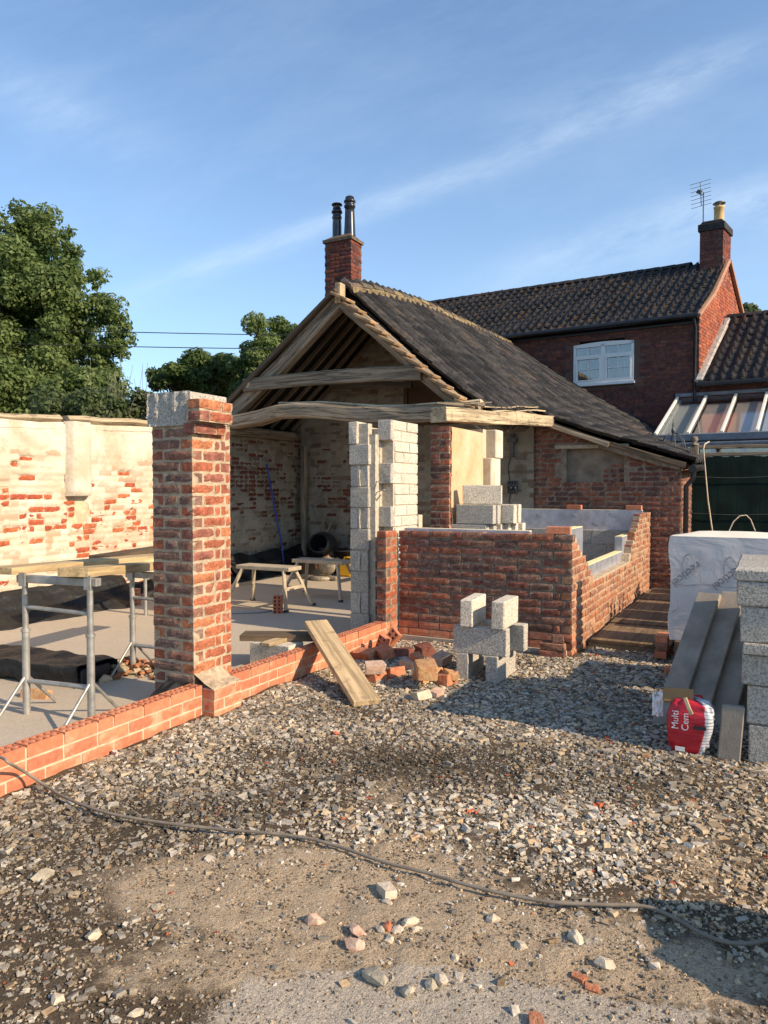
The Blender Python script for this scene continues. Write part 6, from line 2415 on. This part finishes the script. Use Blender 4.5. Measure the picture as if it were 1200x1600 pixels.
perf_brick(ground_at(428, 958, SL) + ZX * .105, (math.pi / 2 - .08, -math.pi / 2, -.1), 'dark perforated brick stood on end before the hop-up')
perf_brick(ground_at(207, 945, SL) + ZX * .105, (math.pi / 2, -math.pi / 2, -.3), 'orange perforated brick on end in front of the limewashed wall')
perf_brick(P(6.05, -3.12, .14), (1.05, -.85, -TH + .3), 'perforated brick tilted against the plinth, upper of two')
perf_brick(P(5.92, -3.14, .09), (1.35, -1.2, -TH - .1), 'perforated brick leaning on the plinth, lower of two')
loose_brick(3.52, -4.62, SL, RZV + .25, 'old lime-crusted brick on edge beside the nearest trestle', 'rock_ochre', 'old', tilt=(1.35, 0))

# planks near the plinth
def plank(p, q, w, t, label, mat, roll=0.0):
    d = np.asarray(q) - np.asarray(p); n = np.cross(ZX, d); n /= np.linalg.norm(n); up = np.cross(d, n); up /= np.linalg.norm(up)
    if up[2] < 0:
        up = -up
    mb = MB(); mb.box(np.asarray(p) - n * w / 2, d, n * w, up * t, c=.004)
    o = mb.build('plank', mat, None); o['kind'] = 'thing'
    return tag(o, label, 'plank')


plank(ground_at(573, 1103), P(5.30, -3.42, .345), .20, .045, 'stained scaffold plank leaning from the gravel onto the plinth', 'pine')
plank(P(5.02, -3.98, .225), P(5.32, -3.34, .225), .21, .05, 'short plank laid flat beside the leaning plank', 'pine_dark')
plank(P(4.85, -3.62, .225), P(5.45, -3.62, .225), .10, .03, 'thin offcut beneath the short flat plank', 'pine')
o = cthing(4.95, 5.17, -3.85, -3.45, SL, .222, 'pale block carrying the short flat plank on the slab', 'block_sunlit')

# rubble pile of broken bricks on the gravel
def lump(px, py, s, mat, label, cat='brick', z=None, flat=.65, group=None, seed=0, box=True, name=None, ht=0.0):
    r = np.random.default_rng(seed + int(px * 7 + py))
    g = ground_at(px, py, ht)
    bm = bmesh.new()
    if box:
        pts = [np.array(q, float) * np.array([1, .62, .45]) for q in ((-1, -1, -1), (1, -1, -1), (1, 1, -1), (-1, 1, -1), (-1, -1, 1), (1, -1, 1), (1, 1, 1), (-1, 1, 1))]
        pts = [p * (1 + (r.random(3) - .5) * .30) for p in pts]
        more = []
        for p in pts:
            for k in range(3):
                q = p.copy(); q[k] *= .86; more.append(q * (1 + (r.random(3) - .5) * .05))
        pts = more
    else:
        pts = []
        for k in range(26):
            d = r.normal(size=3); d /= np.linalg.norm(d)
            pts.append(d * np.array([1.1, .75, flat]) * (1 + (r.random() - .5) * .45))
    for p in pts:
        bm.verts.new(Vector((p * s).tolist()))
    bmesh.ops.convex_hull(bm, input=bm.verts)
    bmesh.ops.delete(bm, geom=[v for v in bm.verts if not v.link_faces], context='VERTS')
    me = bpy.data.meshes.new(name or ('broken_brick' if box else 'stone'))
    ang = r.random() * 6.28
    M_ = Matrix.Rotation(ang, 4, 'Z') @ Matrix.Rotation((r.random() - .5) * .6, 4, 'X')
    bmesh.ops.transform(bm, matrix=M_, verts=bm.verts)
    zmin = min(v.co.z for v in bm.verts)
    bm.to_mesh(me); bm.free()
    me.materials.append(MAT[mat])
    o = bpy.data.objects.new(me.name, me); COL.objects.link(o)
    o.location = (g[0], g[1], ht - zmin - (.012 if ht == 0 else 0) + (gh(g[0], g[1]) if ht == 0 else 0))
    o['kind'] = 'thing'
    return tag(o, label, cat, group)


GB = 'broken bricks heaped by the small block stack'
for i, (px, py, s, m, l, h) in enumerate((
        (588, 1064, .078, 'rock_brick', 'broken red brick at the near end of the rubble heap', 0),
        (586, 1052, .075, 'rock_pink', 'pale-topped half brick stacked on the red one near the leaning plank', .07),
        (615, 1058, .075, 'rock_brick', 'broken brick in the middle front of the rubble heap', 0),
        (640, 1045, .08, 'rock_pink', 'rounded broken brick at the back of the rubble heap', 0),
        (652, 1036, .07, 'rock_brick', 'red broken brick behind the large ochre one', .05),
        (668, 1064, .105, 'rock_ochre', 'large ochre-faced brick lying lowest under the heap', 0),
        (665, 1058, .115, 'rock_ochre', 'long sunlit ochre brick on top of the heap', .085),
        (697, 1068, .085, 'rock_brick', 'brick with a blackened face beside the small block stack', 0),
        (704, 1063, .07, 'rock_ochre', 'ochre half brick touching the small block stack', .02),
        (690, 1038, .085, 'rock_pink', 'tilted orange brick at the back beside the block stack', .03),
        (570, 1030, .09, 'rock_brick', 'red brick in shade below the perforated bricks', 0),
        (600, 1030, .10, 'rock_brick', 'red brick in shade in the back row of the heap', 0),
        (628, 1026, .09, 'brick_reuse', 'dark brick in the back row of the heap', 0),
        (664, 1024, .10, 'brick_reuse', 'blackened brick in the back row nearest the extension', 0),
        (658, 1093, .065, 'rock_cream', 'flat cream slab fragment on the gravel before the heap', 0),
        (682, 1088, .055, 'rock_pink', 'small pinkish fragment next to the flat cream one', 0))):
    lump(px, py, s, m, l, 'brick', group=GB, seed=i, ht=h, flat=.5)

# single stones in the dirt
GS = 'larger stones lying loose in the dirt'
for i, (px, py, s, m, l, bx_) in enumerate((
        (604, 1393, .040, 'rock_cream', 'angular cream stone with a brown cap below the cable', True),
        (605, 1408, .022, 'rock_cream', 'small white stone touching the angular cream one', False),
        (492, 1436, .034, 'rock_pink', 'rounded reddish brick pebble alone on the sandy patch', False),
        (557, 1455, .030, 'rock_pink', 'pinkish stone leaning over the flatter pink one', False),
        (554, 1476, .036, 'rock_pink', 'flatter pink speckled stone in front of its twin', False),
        (587, 1530, .042, 'rock_grey', 'crumbly grey mortar lump at the edge of the cement patch', False),
        (905, 1524, .021, 'rock_brick', 'pointed orange brick shard upright in the dirt', True),
        (925, 1540, .019, 'rock_brick', 'squat orange brick shard beside the pointed one', True),
        (838, 1597, .030, 'rock_brick', 'red brick lump at the bottom edge of the photo', True),
        (622, 1452, .022, 'rock_cream', 'cream pebble in the small cluster, the flattest one', False),
        (606, 1448, .024, 'rock_brick', 'brownish pebble in the small cluster', False),
        (640, 1442, .030, 'rock_cream', 'largest pale stone of the small cluster', False),
        (652, 1450, .022, 'rock_cream', 'pale stone at the end of the small cluster', False),
        (594, 1453, .022, 'rock_grey', 'grey pebble at the start of the small cluster', False),
        (608, 1466, .022, 'rock_cream', 'long white pebble in front of the small cluster', False),
        (622, 1470, .014, 'rock_cream', 'tiny white pebble just below the small cluster', False),
        (690, 1529, .028, 'rock_cream', 'white pebble standing on the cement patch rim', False),
        (674, 1535, .024, 'rock_grey', 'grey-white pebble next to the standing white one', False),
        (638, 1548, .030, 'rock_grey', 'grey stone sunk at the rim of the cement patch', False),
        (716, 1522, .022, 'rock_cream', 'pale pebble farthest along the cement patch rim', False),
        (711, 1495, .018, 'rock_cream', 'oval pale pebble in brown dirt', False),
        (649, 1503, .014, 'rock_cream', 'lone tiny white pebble between cluster and cement patch', False),
        (944, 1505, .030, 'rock_cream', 'slanted white shard to the right of the orange shards', False),
        (1025, 1508, .020, 'rock_cream', 'round pale pebble near the shadow edge', False),
        (770, 1435, .026, 'rock_cream', 'white pebble below the cable amid brown dirt', False),
        (812, 1475, .026, 'rock_cream', 'thin white shard standing in brown dirt', False),
        (900, 1465, .032, 'rock_cream', 'cream pebble in the loose group under the cable', False),
        (66, 1370, .040, 'rock_grey', 'flat grey slate piece on the dark gravel', False),
        (90, 1565, .026, 'rock_cream', 'pale stone low in the dirt beneath the gravel edge', False),
        (146, 1468, .030, 'rock_cream', 'pale angular stone on dark soil', False),
        (338, 1415, .018, 'rock_cream', 'small white stone on the sandy patch', False),
        (245, 1418, .022, 'rock_grey', 'grey flake beside the sandy patch', False),
        (213, 1585, .020, 'rock_cream', 'pale pebble at the bottom of the dirt', False),
        (178, 1592, .016, 'rock_cream', 'white pebble next to the bottom edge of the photo', False))):
    lump(px, py, s, m, l, 'stone', flat=.6, group=GS, seed=100 + i, box=bx_, name='stone')

# rubble of lime and brick beside the pillar: nobody could count it
r_ = np.random.default_rng(77)
n_ = 420
c0 = ground_at(190, 1050, SL)
xy = np.stack([c0[0] + r_.normal(0, .26, n_), c0[1] + r_.normal(0, .13, n_)], 1)
u_, v_ = uv_of(xy[:, 0], xy[:, 1])
dd_ = ((xy[:, 0] - c0[0]) / .5) ** 2 + ((xy[:, 1] - c0[1]) / .26) ** 2
ok = (dd_ < 1.6) & (v_ < -3.8)
cl = np.where((r_.random(n_) < .55)[:, None], np.array([.42, .17, .08]) * r_.uniform(.6, 1.2, n_)[:, None], np.array([.45, .35, .22]) * r_.uniform(.5, 1.2, n_)[:, None])
stones_mesh('rubble', xy[ok], np.clip(r_.lognormal(math.log(.022), .45, n_), .008, .055)[ok], cl[ok], z=(SL + .10 * np.exp(-dd_ * 1.6) * r_.random(n_))[ok], base=ico(0), seed=9, squash=.6)

# the cable across the yard
cab = [(-60, 1165, .22), (0, 1183, .222), (14, 1192, .205), (40, 1207, .10), (75, 1230, .03), (110, 1250, .02), (180, 1273, .018), (300, 1291, .018), (450, 1305, .018), (520, 1320, .018), (600, 1347, .02), (660, 1362, .018), (750, 1388, .018), (850, 1408, .02), (930, 1413, .022), (1005, 1416, .022), (1050, 1432, .018), (1100, 1460, .018), (1150, 1474, .018), (1210, 1466, .018), (1320, 1430, .018)]
pts = [ground_at(a, b, c) for a, b, c in cab]
den = []
for i in range(len(pts) - 1):
    p0, p1, p2, p3 = pts[max(i - 1, 0)], pts[i], pts[i + 1], pts[min(i + 2, len(pts) - 1)]
    for t in np.linspace(0, 1, 7)[:-1]:
        den.append(.5 * ((2 * p1) + (-p0 + p2) * t + (2 * p0 - 5 * p1 + 4 * p2 - p3) * t * t + (-p0 + 3 * p1 - 3 * p2 + p3) * t ** 3))
mb = MB(); mb.tube(den, .0072, 8)
o = mb.build('cable', 'cable', None); o['kind'] = 'thing'; tag(o, 'long thin grey cable snaking across the gravel from the plinth', 'cable')

# black damp-proof membrane
def sheet(fn, m, n, label, thick=.004):
    aa, bb = np.meshgrid(np.linspace(0, 1, n), np.linspace(0, 1, m))
    arr = fn(aa, bb)
    mb = MB(); mb.grid(arr)
    o = mb.build('plastic_sheet', 'dpm', None); o['kind'] = 'thing'
    md = o.modifiers.new('thickness', 'SOLIDIFY'); md.thickness = thick; md.offset = 0
    return tag(o, label, 'plastic sheet')


def roll_(a, b):
    u = 1.2 + a * 2.50
    w = .10 - .02 * np.sin(a * 19) + .06 * smooth(a, .75, .98)
    hgt = .045 + .035 * fbm(a * 14, b * 0, 4, 2) + .085 * smooth(a, .84, .99) * (1 - .5 * smooth(a, .97, 1))
    ang = b * math.pi * 1.02
    vv = -3.395 - w * (.5 - .5 * np.cos(ang)) + (fbm(a * 26, b * 5, 8, 3) - .5) * .035
    zz = .155 * (1 - b) ** 1.2 + (SL + .004) * b + hgt * np.sin(ang) * (0.75 + .5 * fbm(a * 30, b * 6, 9, 3)) + .02
    return u[..., None] * UX + vv[..., None] * VX + zz[..., None] * ZX


sheet(roll_, 16, 130, 'black plastic membrane rolled along the back of the orange plinth')


def roll2(a, b):
    u = 4.06 + a * 2.35
    ang = b * math.pi
    w = .05 + .03 * fbm(a * 12, b * 0 + 2, 14, 2)
    vv = -3.395 - w * (.5 - .5 * np.cos(ang)) + (fbm(a * 26, b * 5, 18, 3) - .5) * .02
    zz = .16 * (1 - b) + (SL + .004) * b + .02 * np.sin(ang) * (.6 + fbm(a * 30, b * 6, 19, 3)) + .01
    return u[..., None] * UX + vv[..., None] * VX + zz[..., None] * ZX


sheet(roll2, 10, 90, 'strip of black membrane behind the plinth, beyond the pillar')


def drape(u0, u1, h0, h1, vb, vt, seed, lowz=SL):
    def f(a, b):
        u = u0 + a * (u1 - u0)
        hh = (h0 + (h1 - h0) * a) * (.85 + .35 * fbm(a * 7, b * 0, seed, 3))
        z = lowz + .006 + hh * b
        v = vb + (vt - vb) * b ** .7 + (fbm(a * 12, b * 3.5, seed + 3, 4) - .5) * .24 * (1 - b * .7) + .05 * np.sin(a * 31 + b * 4) * (1 - b)
        return u[..., None] * UX + v[..., None] * VX + z[..., None] * ZX
    return f


sheet(drape(3.6, 7.05, .30, .34, -7.15, -7.60, 3), 16, 70, 'black membrane draped against the foot of the limewashed wall')
sheet(drape(6.95, 9.3, .22, .25, -7.45, -7.64, 13), 12, 50, 'black membrane low along the wall towards the barn')
sheet(drape(9.3, 11.5, .38, .42, -7.40, -7.70, 23), 12, 50, 'black membrane along the inner wall inside the barn')


def trench(a, b):
    u = 3.78 - .22 * a
    L = 1.9
    v = -4.55 - L * a
    s = b * 4
    du = np.where(s < 1, 0, np.where(s < 3, (s - 1) / 2 * .42, .42))
    z = np.where(s < 1, s * .15, np.where(s < 3, .15 + .0 * s, .15 * (4 - s)))
    n1 = (fbm(a * 11, b * 9, 51, 5) - .5) * 1.5
    return (u + du + n1 * .05)[..., None] * UX + (v + n1 * .02)[..., None] * VX + (SL + .006 + z + n1 * .035)[..., None] * ZX


sheet(trench, 26, 60, 'black plastic wrapped bundle lying on the slab behind the nearest trestle')
cap = [P(3.60, -4.246, SL), P(4.02, -4.246, SL), P(4.02, -4.246, .325), P(3.60, -4.246, .325)]
mb = MB(); mb.bx(3.84, 4.12, -6.3, -4.56, SL, .145, c=.01)
o = mb.build('wrapped_block', 'black_plastic', None); o['kind'] = 'thing'; tag(o, 'black bundle end inside the plastic wrapping on the slab', 'bundle')

# things at the back of the barn
mix = thing('cement_mixer', 'black drum of a mixer in the dark rear corner of the barn', 'mixer', P(11.0, -6.9, SL))
mb = MB(); mb.lathe(P(11.0, -6.95, .48), [(.0, -.26), (.17, -.25), (.27, -.12), (.28, .06), (.20, .22), (.17, .28), (.155, .28), (.18, .2), (0, -.1)], 18, axis=-UX * .8 + VX * .25 + ZX * .35)
mb.build('drum', 'black_plastic', mix)
mb = MB()
for v_ in (-7.2, -6.7):
    mb.tube([P(10.85, v_, SL), P(11.0, v_, .46), P(11.2, v_, SL)], .02, 6)
mb.tube([P(11.0, -7.21, .46), P(11.0, -6.69, .46)], .02, 6)
mb.build('stand', 'steel_dark', mix)
tub = MB(); tub.lathe(P(11.25, -6.55, SL), [(.0, .0), (.24, .0), (.30, .40), (.32, .40), (.32, .43), (.29, .43), (.25, .05), (0, .05)], 18)
o = tub.build('black_tub', 'black_plastic', None); o['kind'] = 'thing'; tag(o, 'black builders tub behind the chop saw in the barn', 'tub')
tub = MB(); tub.lathe(P(10.75, -7.0, SL), [(.0, .0), (.20, .0), (.25, .30), (.27, .30), (.24, .32), (.2, .05), (0, .05)], 16)
o = tub.build('black_bucket', 'grey_pl', None); o['kind'] = 'thing'; tag(o, 'grey bucket at the foot of the blue pipe', 'bucket')
saw = thing('chop_saw', 'dusty chop saw with an orange handle on the barn slab', 'saw', P(10.25, -6.48, SL))
sc = P(10.25, -6.48, SL)
mb = MB(); mb.lathe(sc, [(.0, 0), (.19, 0), (.19, .05), (.16, .07), (0, .07)], 18); mb.box(sc - VX * .30 - UX * .06 + ZX * .02, VX * .60, UX * .12, ZX * .05, c=.008); mb.build('base', 'tan_metal', saw)
mb = MB(); mb.lathe(sc + VX * .10 + ZX * .24 - UX * .03, [(.0, 0), (.15, 0), (.155, .02), (.15, .05), (0, .05)], 20, axis=UX); mb.build('blade_guard', 'tan_metal', saw)
mb = MB(); mb.lathe(sc + VX * .18 + ZX * .30 + UX * .03, [(0, 0), (.055, .0), (.06, .16), (.03, .19), (0, .19)], 12, axis=UX); mb.build('motor', 'grey_pl', saw)
mb = MB(); mb.tube([sc - VX * .10 + ZX * .18, sc - VX * .12 + ZX * .28, sc - VX * .02 + ZX * .33, sc + VX * .05 + ZX * .30], .018, 7); mb.tube([sc + VX * .02 + ZX * .34, sc + VX * .12 + ZX * .40, sc + VX * .16 + ZX * .33], .016, 7); mb.build('handle', 'orange_pl', saw)
jc = P(10.9, -6.37, SL)
jer = thing('jerry_can', 'yellow plastic can half hidden by the block pier', 'can', jc)
mb = MB(); mb.box(jc - VX * .12 - UX * .12, VX * .26, UX * .22, ZX * .27, c=.035); mb.build('body', 'yellow', jer)
mb = MB(); mb.tube([jc - VX * .08 + ZX * .26, jc - VX * .07 + ZX * .32, jc + VX * .05 + ZX * .32, jc + VX * .07 + ZX * .26], .016, 7); mb.build('handle', 'yellow', jer)
mb = MB(); mb.lathe(jc + VX * .10 + ZX * .265, [(.0, .05), (.025, .05), (.025, 0), (0, 0)], 10); mb.build('lid', 'black_plastic', jer)
mb = MB(); mb.tube([P(10.40, -7.70, 1.95), P(10.48, -7.66, 1.5), P(10.60, -7.64, 1.0), P(10.68, -7.60, .6), P(10.70, -7.55, .12)], .017, 8)
o = mb.build('blue_pipe', 'blue_pipe', None); o['kind'] = 'thing'; tag(o, 'thin blue water pipe leaning on the limewashed wall inside the barn', 'pipe')
for i, (a_, b_) in enumerate(((P(11.3, -7.35, SL), P(11.45, -7.05, .9)), (P(11.1, -7.25, SL), P(11.47, -7.2, 1.0)))):
    mb = MB(); mb.beam([a_, b_], .05, .03)
    o = mb.build('timber_offcut', 'oak', None); o['kind'] = 'thing'; tag(o, ['tilted timber offcut against the barn rear corner', 'upright timber offcut against the barn rear corner'][i], 'timber')
mb = MB(); mb.tube([ground_at(340, 960, SL) + ZX * .01 + (VX * .0), ground_at(408, 958, SL) + ZX * .012, ground_at(424, 955, SL) + ZX * .01], .012, 6)
o = mb.build('trowel_handle', 'steel', None); o['kind'] = 'thing'; tag(o, 'thin metal rod on the slab beside the dark perforated brick', 'rod')

# unseen sack added out of frame to cast the shadow across the yard corner
sk = MB(); tip = ground_at(1020, 1445)
sc_ = tip + np.array([SUN_H[0], SUN_H[1], 0]) * .98
aa, zz = np.meshgrid(np.linspace(0, 2 * math.pi, 33), np.linspace(0, 1, 14))
rr = .19 * (1 - .35 * smooth(zz, .70, 1.0)) * (1 + .5 * (fbm(np.cos(aa) * 2 + 5, zz * 4 + np.sin(aa) * 2, 3, 4) - .5))
arr = sc_[None, None] + (np.cos(aa) * rr)[..., None] * np.array([1, 0, 0]) + (np.sin(aa) * rr * 1.5)[..., None] * np.array([0, 1.0, 0]) + (zz * .50 + (zz > .9) * .10 * (fbm(np.cos(aa) * 3 + 5, np.sin(aa) * 3 + 5, 6, 3) - .5))[..., None] * ZX
sk.grid(arr); sk.add([arr[-1, i] for i in range(32)], [tuple(range(32))])
o = sk.build('shadow_sack', 'sack', None); o['kind'] = 'thing'; tag(o, 'unseen grey sack added past the gravel edge to cast a shadow', 'sack')

# ------------------------------------------------------------------ overhead lines
for i, (z0, z1, d) in enumerate(((6.75, 6.6, 24.0), (6.15, 6.0, 24.5))):
    a = atdepth(-150, [508, 532][i], 24); b = atdepth(640, [525, 546][i], 26)
    mb = MB(); mb.tube([a + (b - a) * t - ZX * .25 * 4 * t * (1 - t) * .3 for t in np.linspace(0, 1, 20)], .016, 5)
    o = mb.build('overhead_line', 'wire', None); o['kind'] = 'thing'; tag(o, ['upper of the two black overhead lines', 'lower of the two black overhead lines'][i], 'cable')


# ------------------------------------------------------------------ trees
def tree(name, label, base, clusters, leaf, n_leaf, lsize, trunk, mat, cat='tree', twig=0, seed=0, spread=1.0, group=None):
    r = np.random.default_rng(seed)
    th = thing(name, label, cat, base, group)
    base = np.asarray(base, float)
    # limbs
    mb = MB()
    h = trunk[0]
    mb.tube([base - ZX * .1, base + ZX * h * .35 + np.array([.12, 0, 0]), base + ZX * h * .7 + np.array([-.08, .1, 0]), base + ZX * h], trunk[1], 8, radii=[trunk[1] * 1.25, trunk[1], trunk[1] * .8, trunk[1] * .45])
    for k in range(min(len(clusters), 34)):
        c = np.asarray(clusters[r.integers(len(clusters))][0])
        s = base + ZX * h * r.uniform(.35, .95)
        m = (s + c) / 2 + r.normal(0, .2, 3) + ZX * .3
        mb.tube([s, m, c], .05, 5, radii=[trunk[1] * .38, trunk[1] * .2, .02])
    mb.build('trunk', 'bark', th)
    cs = np.array([c for c, _ in clusters]); rs = np.array([q for _, q in clusters])
    vol = rs ** 2; idx = r.choice(len(cs), n_leaf, p=vol / vol.sum())
    d = r.normal(size=(n_leaf, 3)); d /= np.linalg.norm(d, axis=1)[:, None]
    rad_ = rs[idx] * (r.random(n_leaf) ** .45)
    pos = cs[idx] + d * rad_[:, None] * np.array([1.0, 1.0, .8])
    nrm = d + r.normal(0, .7, (n_leaf, 3)) + np.array([0, 0, .5]); nrm /= np.linalg.norm(nrm, axis=1)[:, None]
    t = np.cross(nrm, r.normal(size=(n_leaf, 3))); t /= np.linalg.norm(t, axis=1)[:, None]
    b = np.cross(nrm, t)
    s = lsize * r.uniform(.6, 1.35, n_leaf)[:, None]
    V = np.stack([pos - t * s, pos - b * s * .55 + nrm * s * .12, pos + t * s, pos + b * s * .55 + nrm * s * .12], 1).reshape(-1, 3) - base
    Q = np.arange(n_leaf * 4, dtype=np.int32)
    me = bpy.data.meshes.new('crown')
    me.vertices.add(len(V)); me.vertices.foreach_set('co', V.ravel())
    me.loops.add(len(Q)); me.loops.foreach_set('vertex_index', Q)
    me.polygons.add(n_leaf); me.polygons.foreach_set('loop_start', np.arange(0, n_leaf * 4, 4, dtype=np.int32))
    me.update(calc_edges=True)
    a = me.attributes.new('rnd', 'FLOAT', 'POINT')
    cr = r.random(len(cs))
    a.data.foreach_set('value', np.repeat(np.clip(cr[idx] * .6 + r.random(n_leaf) * .45, 0, 1), 4))
    me.materials.append(MAT[mat])
    o = bpy.data.objects.new('crown', me); COL.objects.link(o); o.parent = th
    return th


def crown(px, py, Zd, rx, rz, n, r0, seed, bottom=-1.0, ry=None):
    r = np.random.default_rng(seed)
    c = atdepth(px, py, Zd); out = []
    k = Zd / 1155
    while len(out) < n:
        d = r.normal(size=3); d /= np.linalg.norm(d)
        q = d * r.random() ** .35
        if q[2] < bottom:
            continue
        w = 1 + .35 * (r.random() - .5)
        out.append((c + np.array([q[0] * rx * k * w, q[1] * (ry or rx) * k, q[2] * rz * k * w]), r0 * r.uniform(.6, 1.25)))
    return out


cl = crown(0, 540, 27, 165, 190, 170, .78, 1) + crown(105, 515, 26, 78, 108, 62, .50, 2) + crown(50, 410, 27, 85, 72, 52, .52, 8) + crown(70, 620, 25, 120, 45, 60, .6, 3) + crown(168, 520, 26, 28, 75, 22, .32, 4) + crown(150, 610, 25, 50, 40, 26, .42, 14) + crown(60, 470, 27, 130, 135, 46, .30, 31, ry=100)
cb = atdepth(10, 800, 27)
tree('broad_tree', 'tall broad green tree filling the view above the limewashed wall', (cb[0], cb[1], 0), cl, None, 150000, .085, (6.0, .35), 'leaf', seed=5)
cl = crown(345, 592, 34, 40, 36, 22, .6, 15) + crown(300, 586, 33, 56, 34, 34, .6, 16) + crown(255, 590, 33, 22, 22, 10, .4, 17)
cb = atdepth(310, 780, 33)
tree('dark_tree', 'small dark tree showing between brick pillar and barn roof', (cb[0], cb[1], 0), cl, None, 36000, .095, (4.5, .22), 'leaf_dark', seed=6)
cl = crown(418, 560, 31, 44, 62, 40, .5, 18) + crown(394, 600, 31, 30, 46, 20, .5, 19) + crown(452, 560, 31, 24, 60, 16, .42, 20)
cb = atdepth(420, 780, 31)
tree('round_tree', 'round bright green tree rising behind the barn truss', (cb[0], cb[1], 0), cl, None, 42000, .078, (4.5, .2), 'leaf', seed=7)
cl = crown(180, 640, 20, 58, 22, 22, .42, 21) + crown(220, 640, 20, 18, 26, 6, .3, 22) + crown(120, 640, 20, 60, 20, 12, .45, 23)
cb = atdepth(165, 790, 20)
sh = tree('shrub', 'pale wispy shrub just above the limewashed wall top', (cb[0], cb[1], 0), cl, None, 11000, .075, (1.9, .06), 'leaf_pale', 'shrub', seed=8)
mb = MB(); r = np.random.default_rng(4)
for k in range(34):
    p = atdepth(r.uniform(150, 228), 655, 20 + r.uniform(-.5, .5)); e = p + np.array([r.normal(0, .22), 0, r.uniform(.5, 1.75)])
    mb.tube([p - ZX * .4, (p + e) / 2 + np.array([r.normal(0, .05), 0, 0]), e], .005, 4, caps=False)
mb.build('stems', plain('dry_stem', (.20, .19, .13), var=.2), sh)['kind'] = 'stuff'
cl = crown(1163, 494, 32, 12, 12, 8, .35, 25) + crown(1185, 500, 32, 20, 8, 6, .3, 26)
cb = atdepth(1170, 760, 32)
tree('far_tree', 'tip of a sunlit tree above the wing roof', (cb[0], cb[1], 0), cl, None, 4000, .11, (6.5, .15), 'leaf_pale', seed=9)

for o in scene.objects:
    if o.parent is None and o.name.split('.')[0] in ('cement_bag', 'cardboard_box', 'wood_sliver', 'paper_wrapper'):
        o.location = Vector(o.location) + Vector(P(-.02, .075, 0).tolist())

finish_pieces()
for o in scene.objects:
    if o.parent is None and 'category' in o and 'kind' not in o:
        o['kind'] = 'thing'
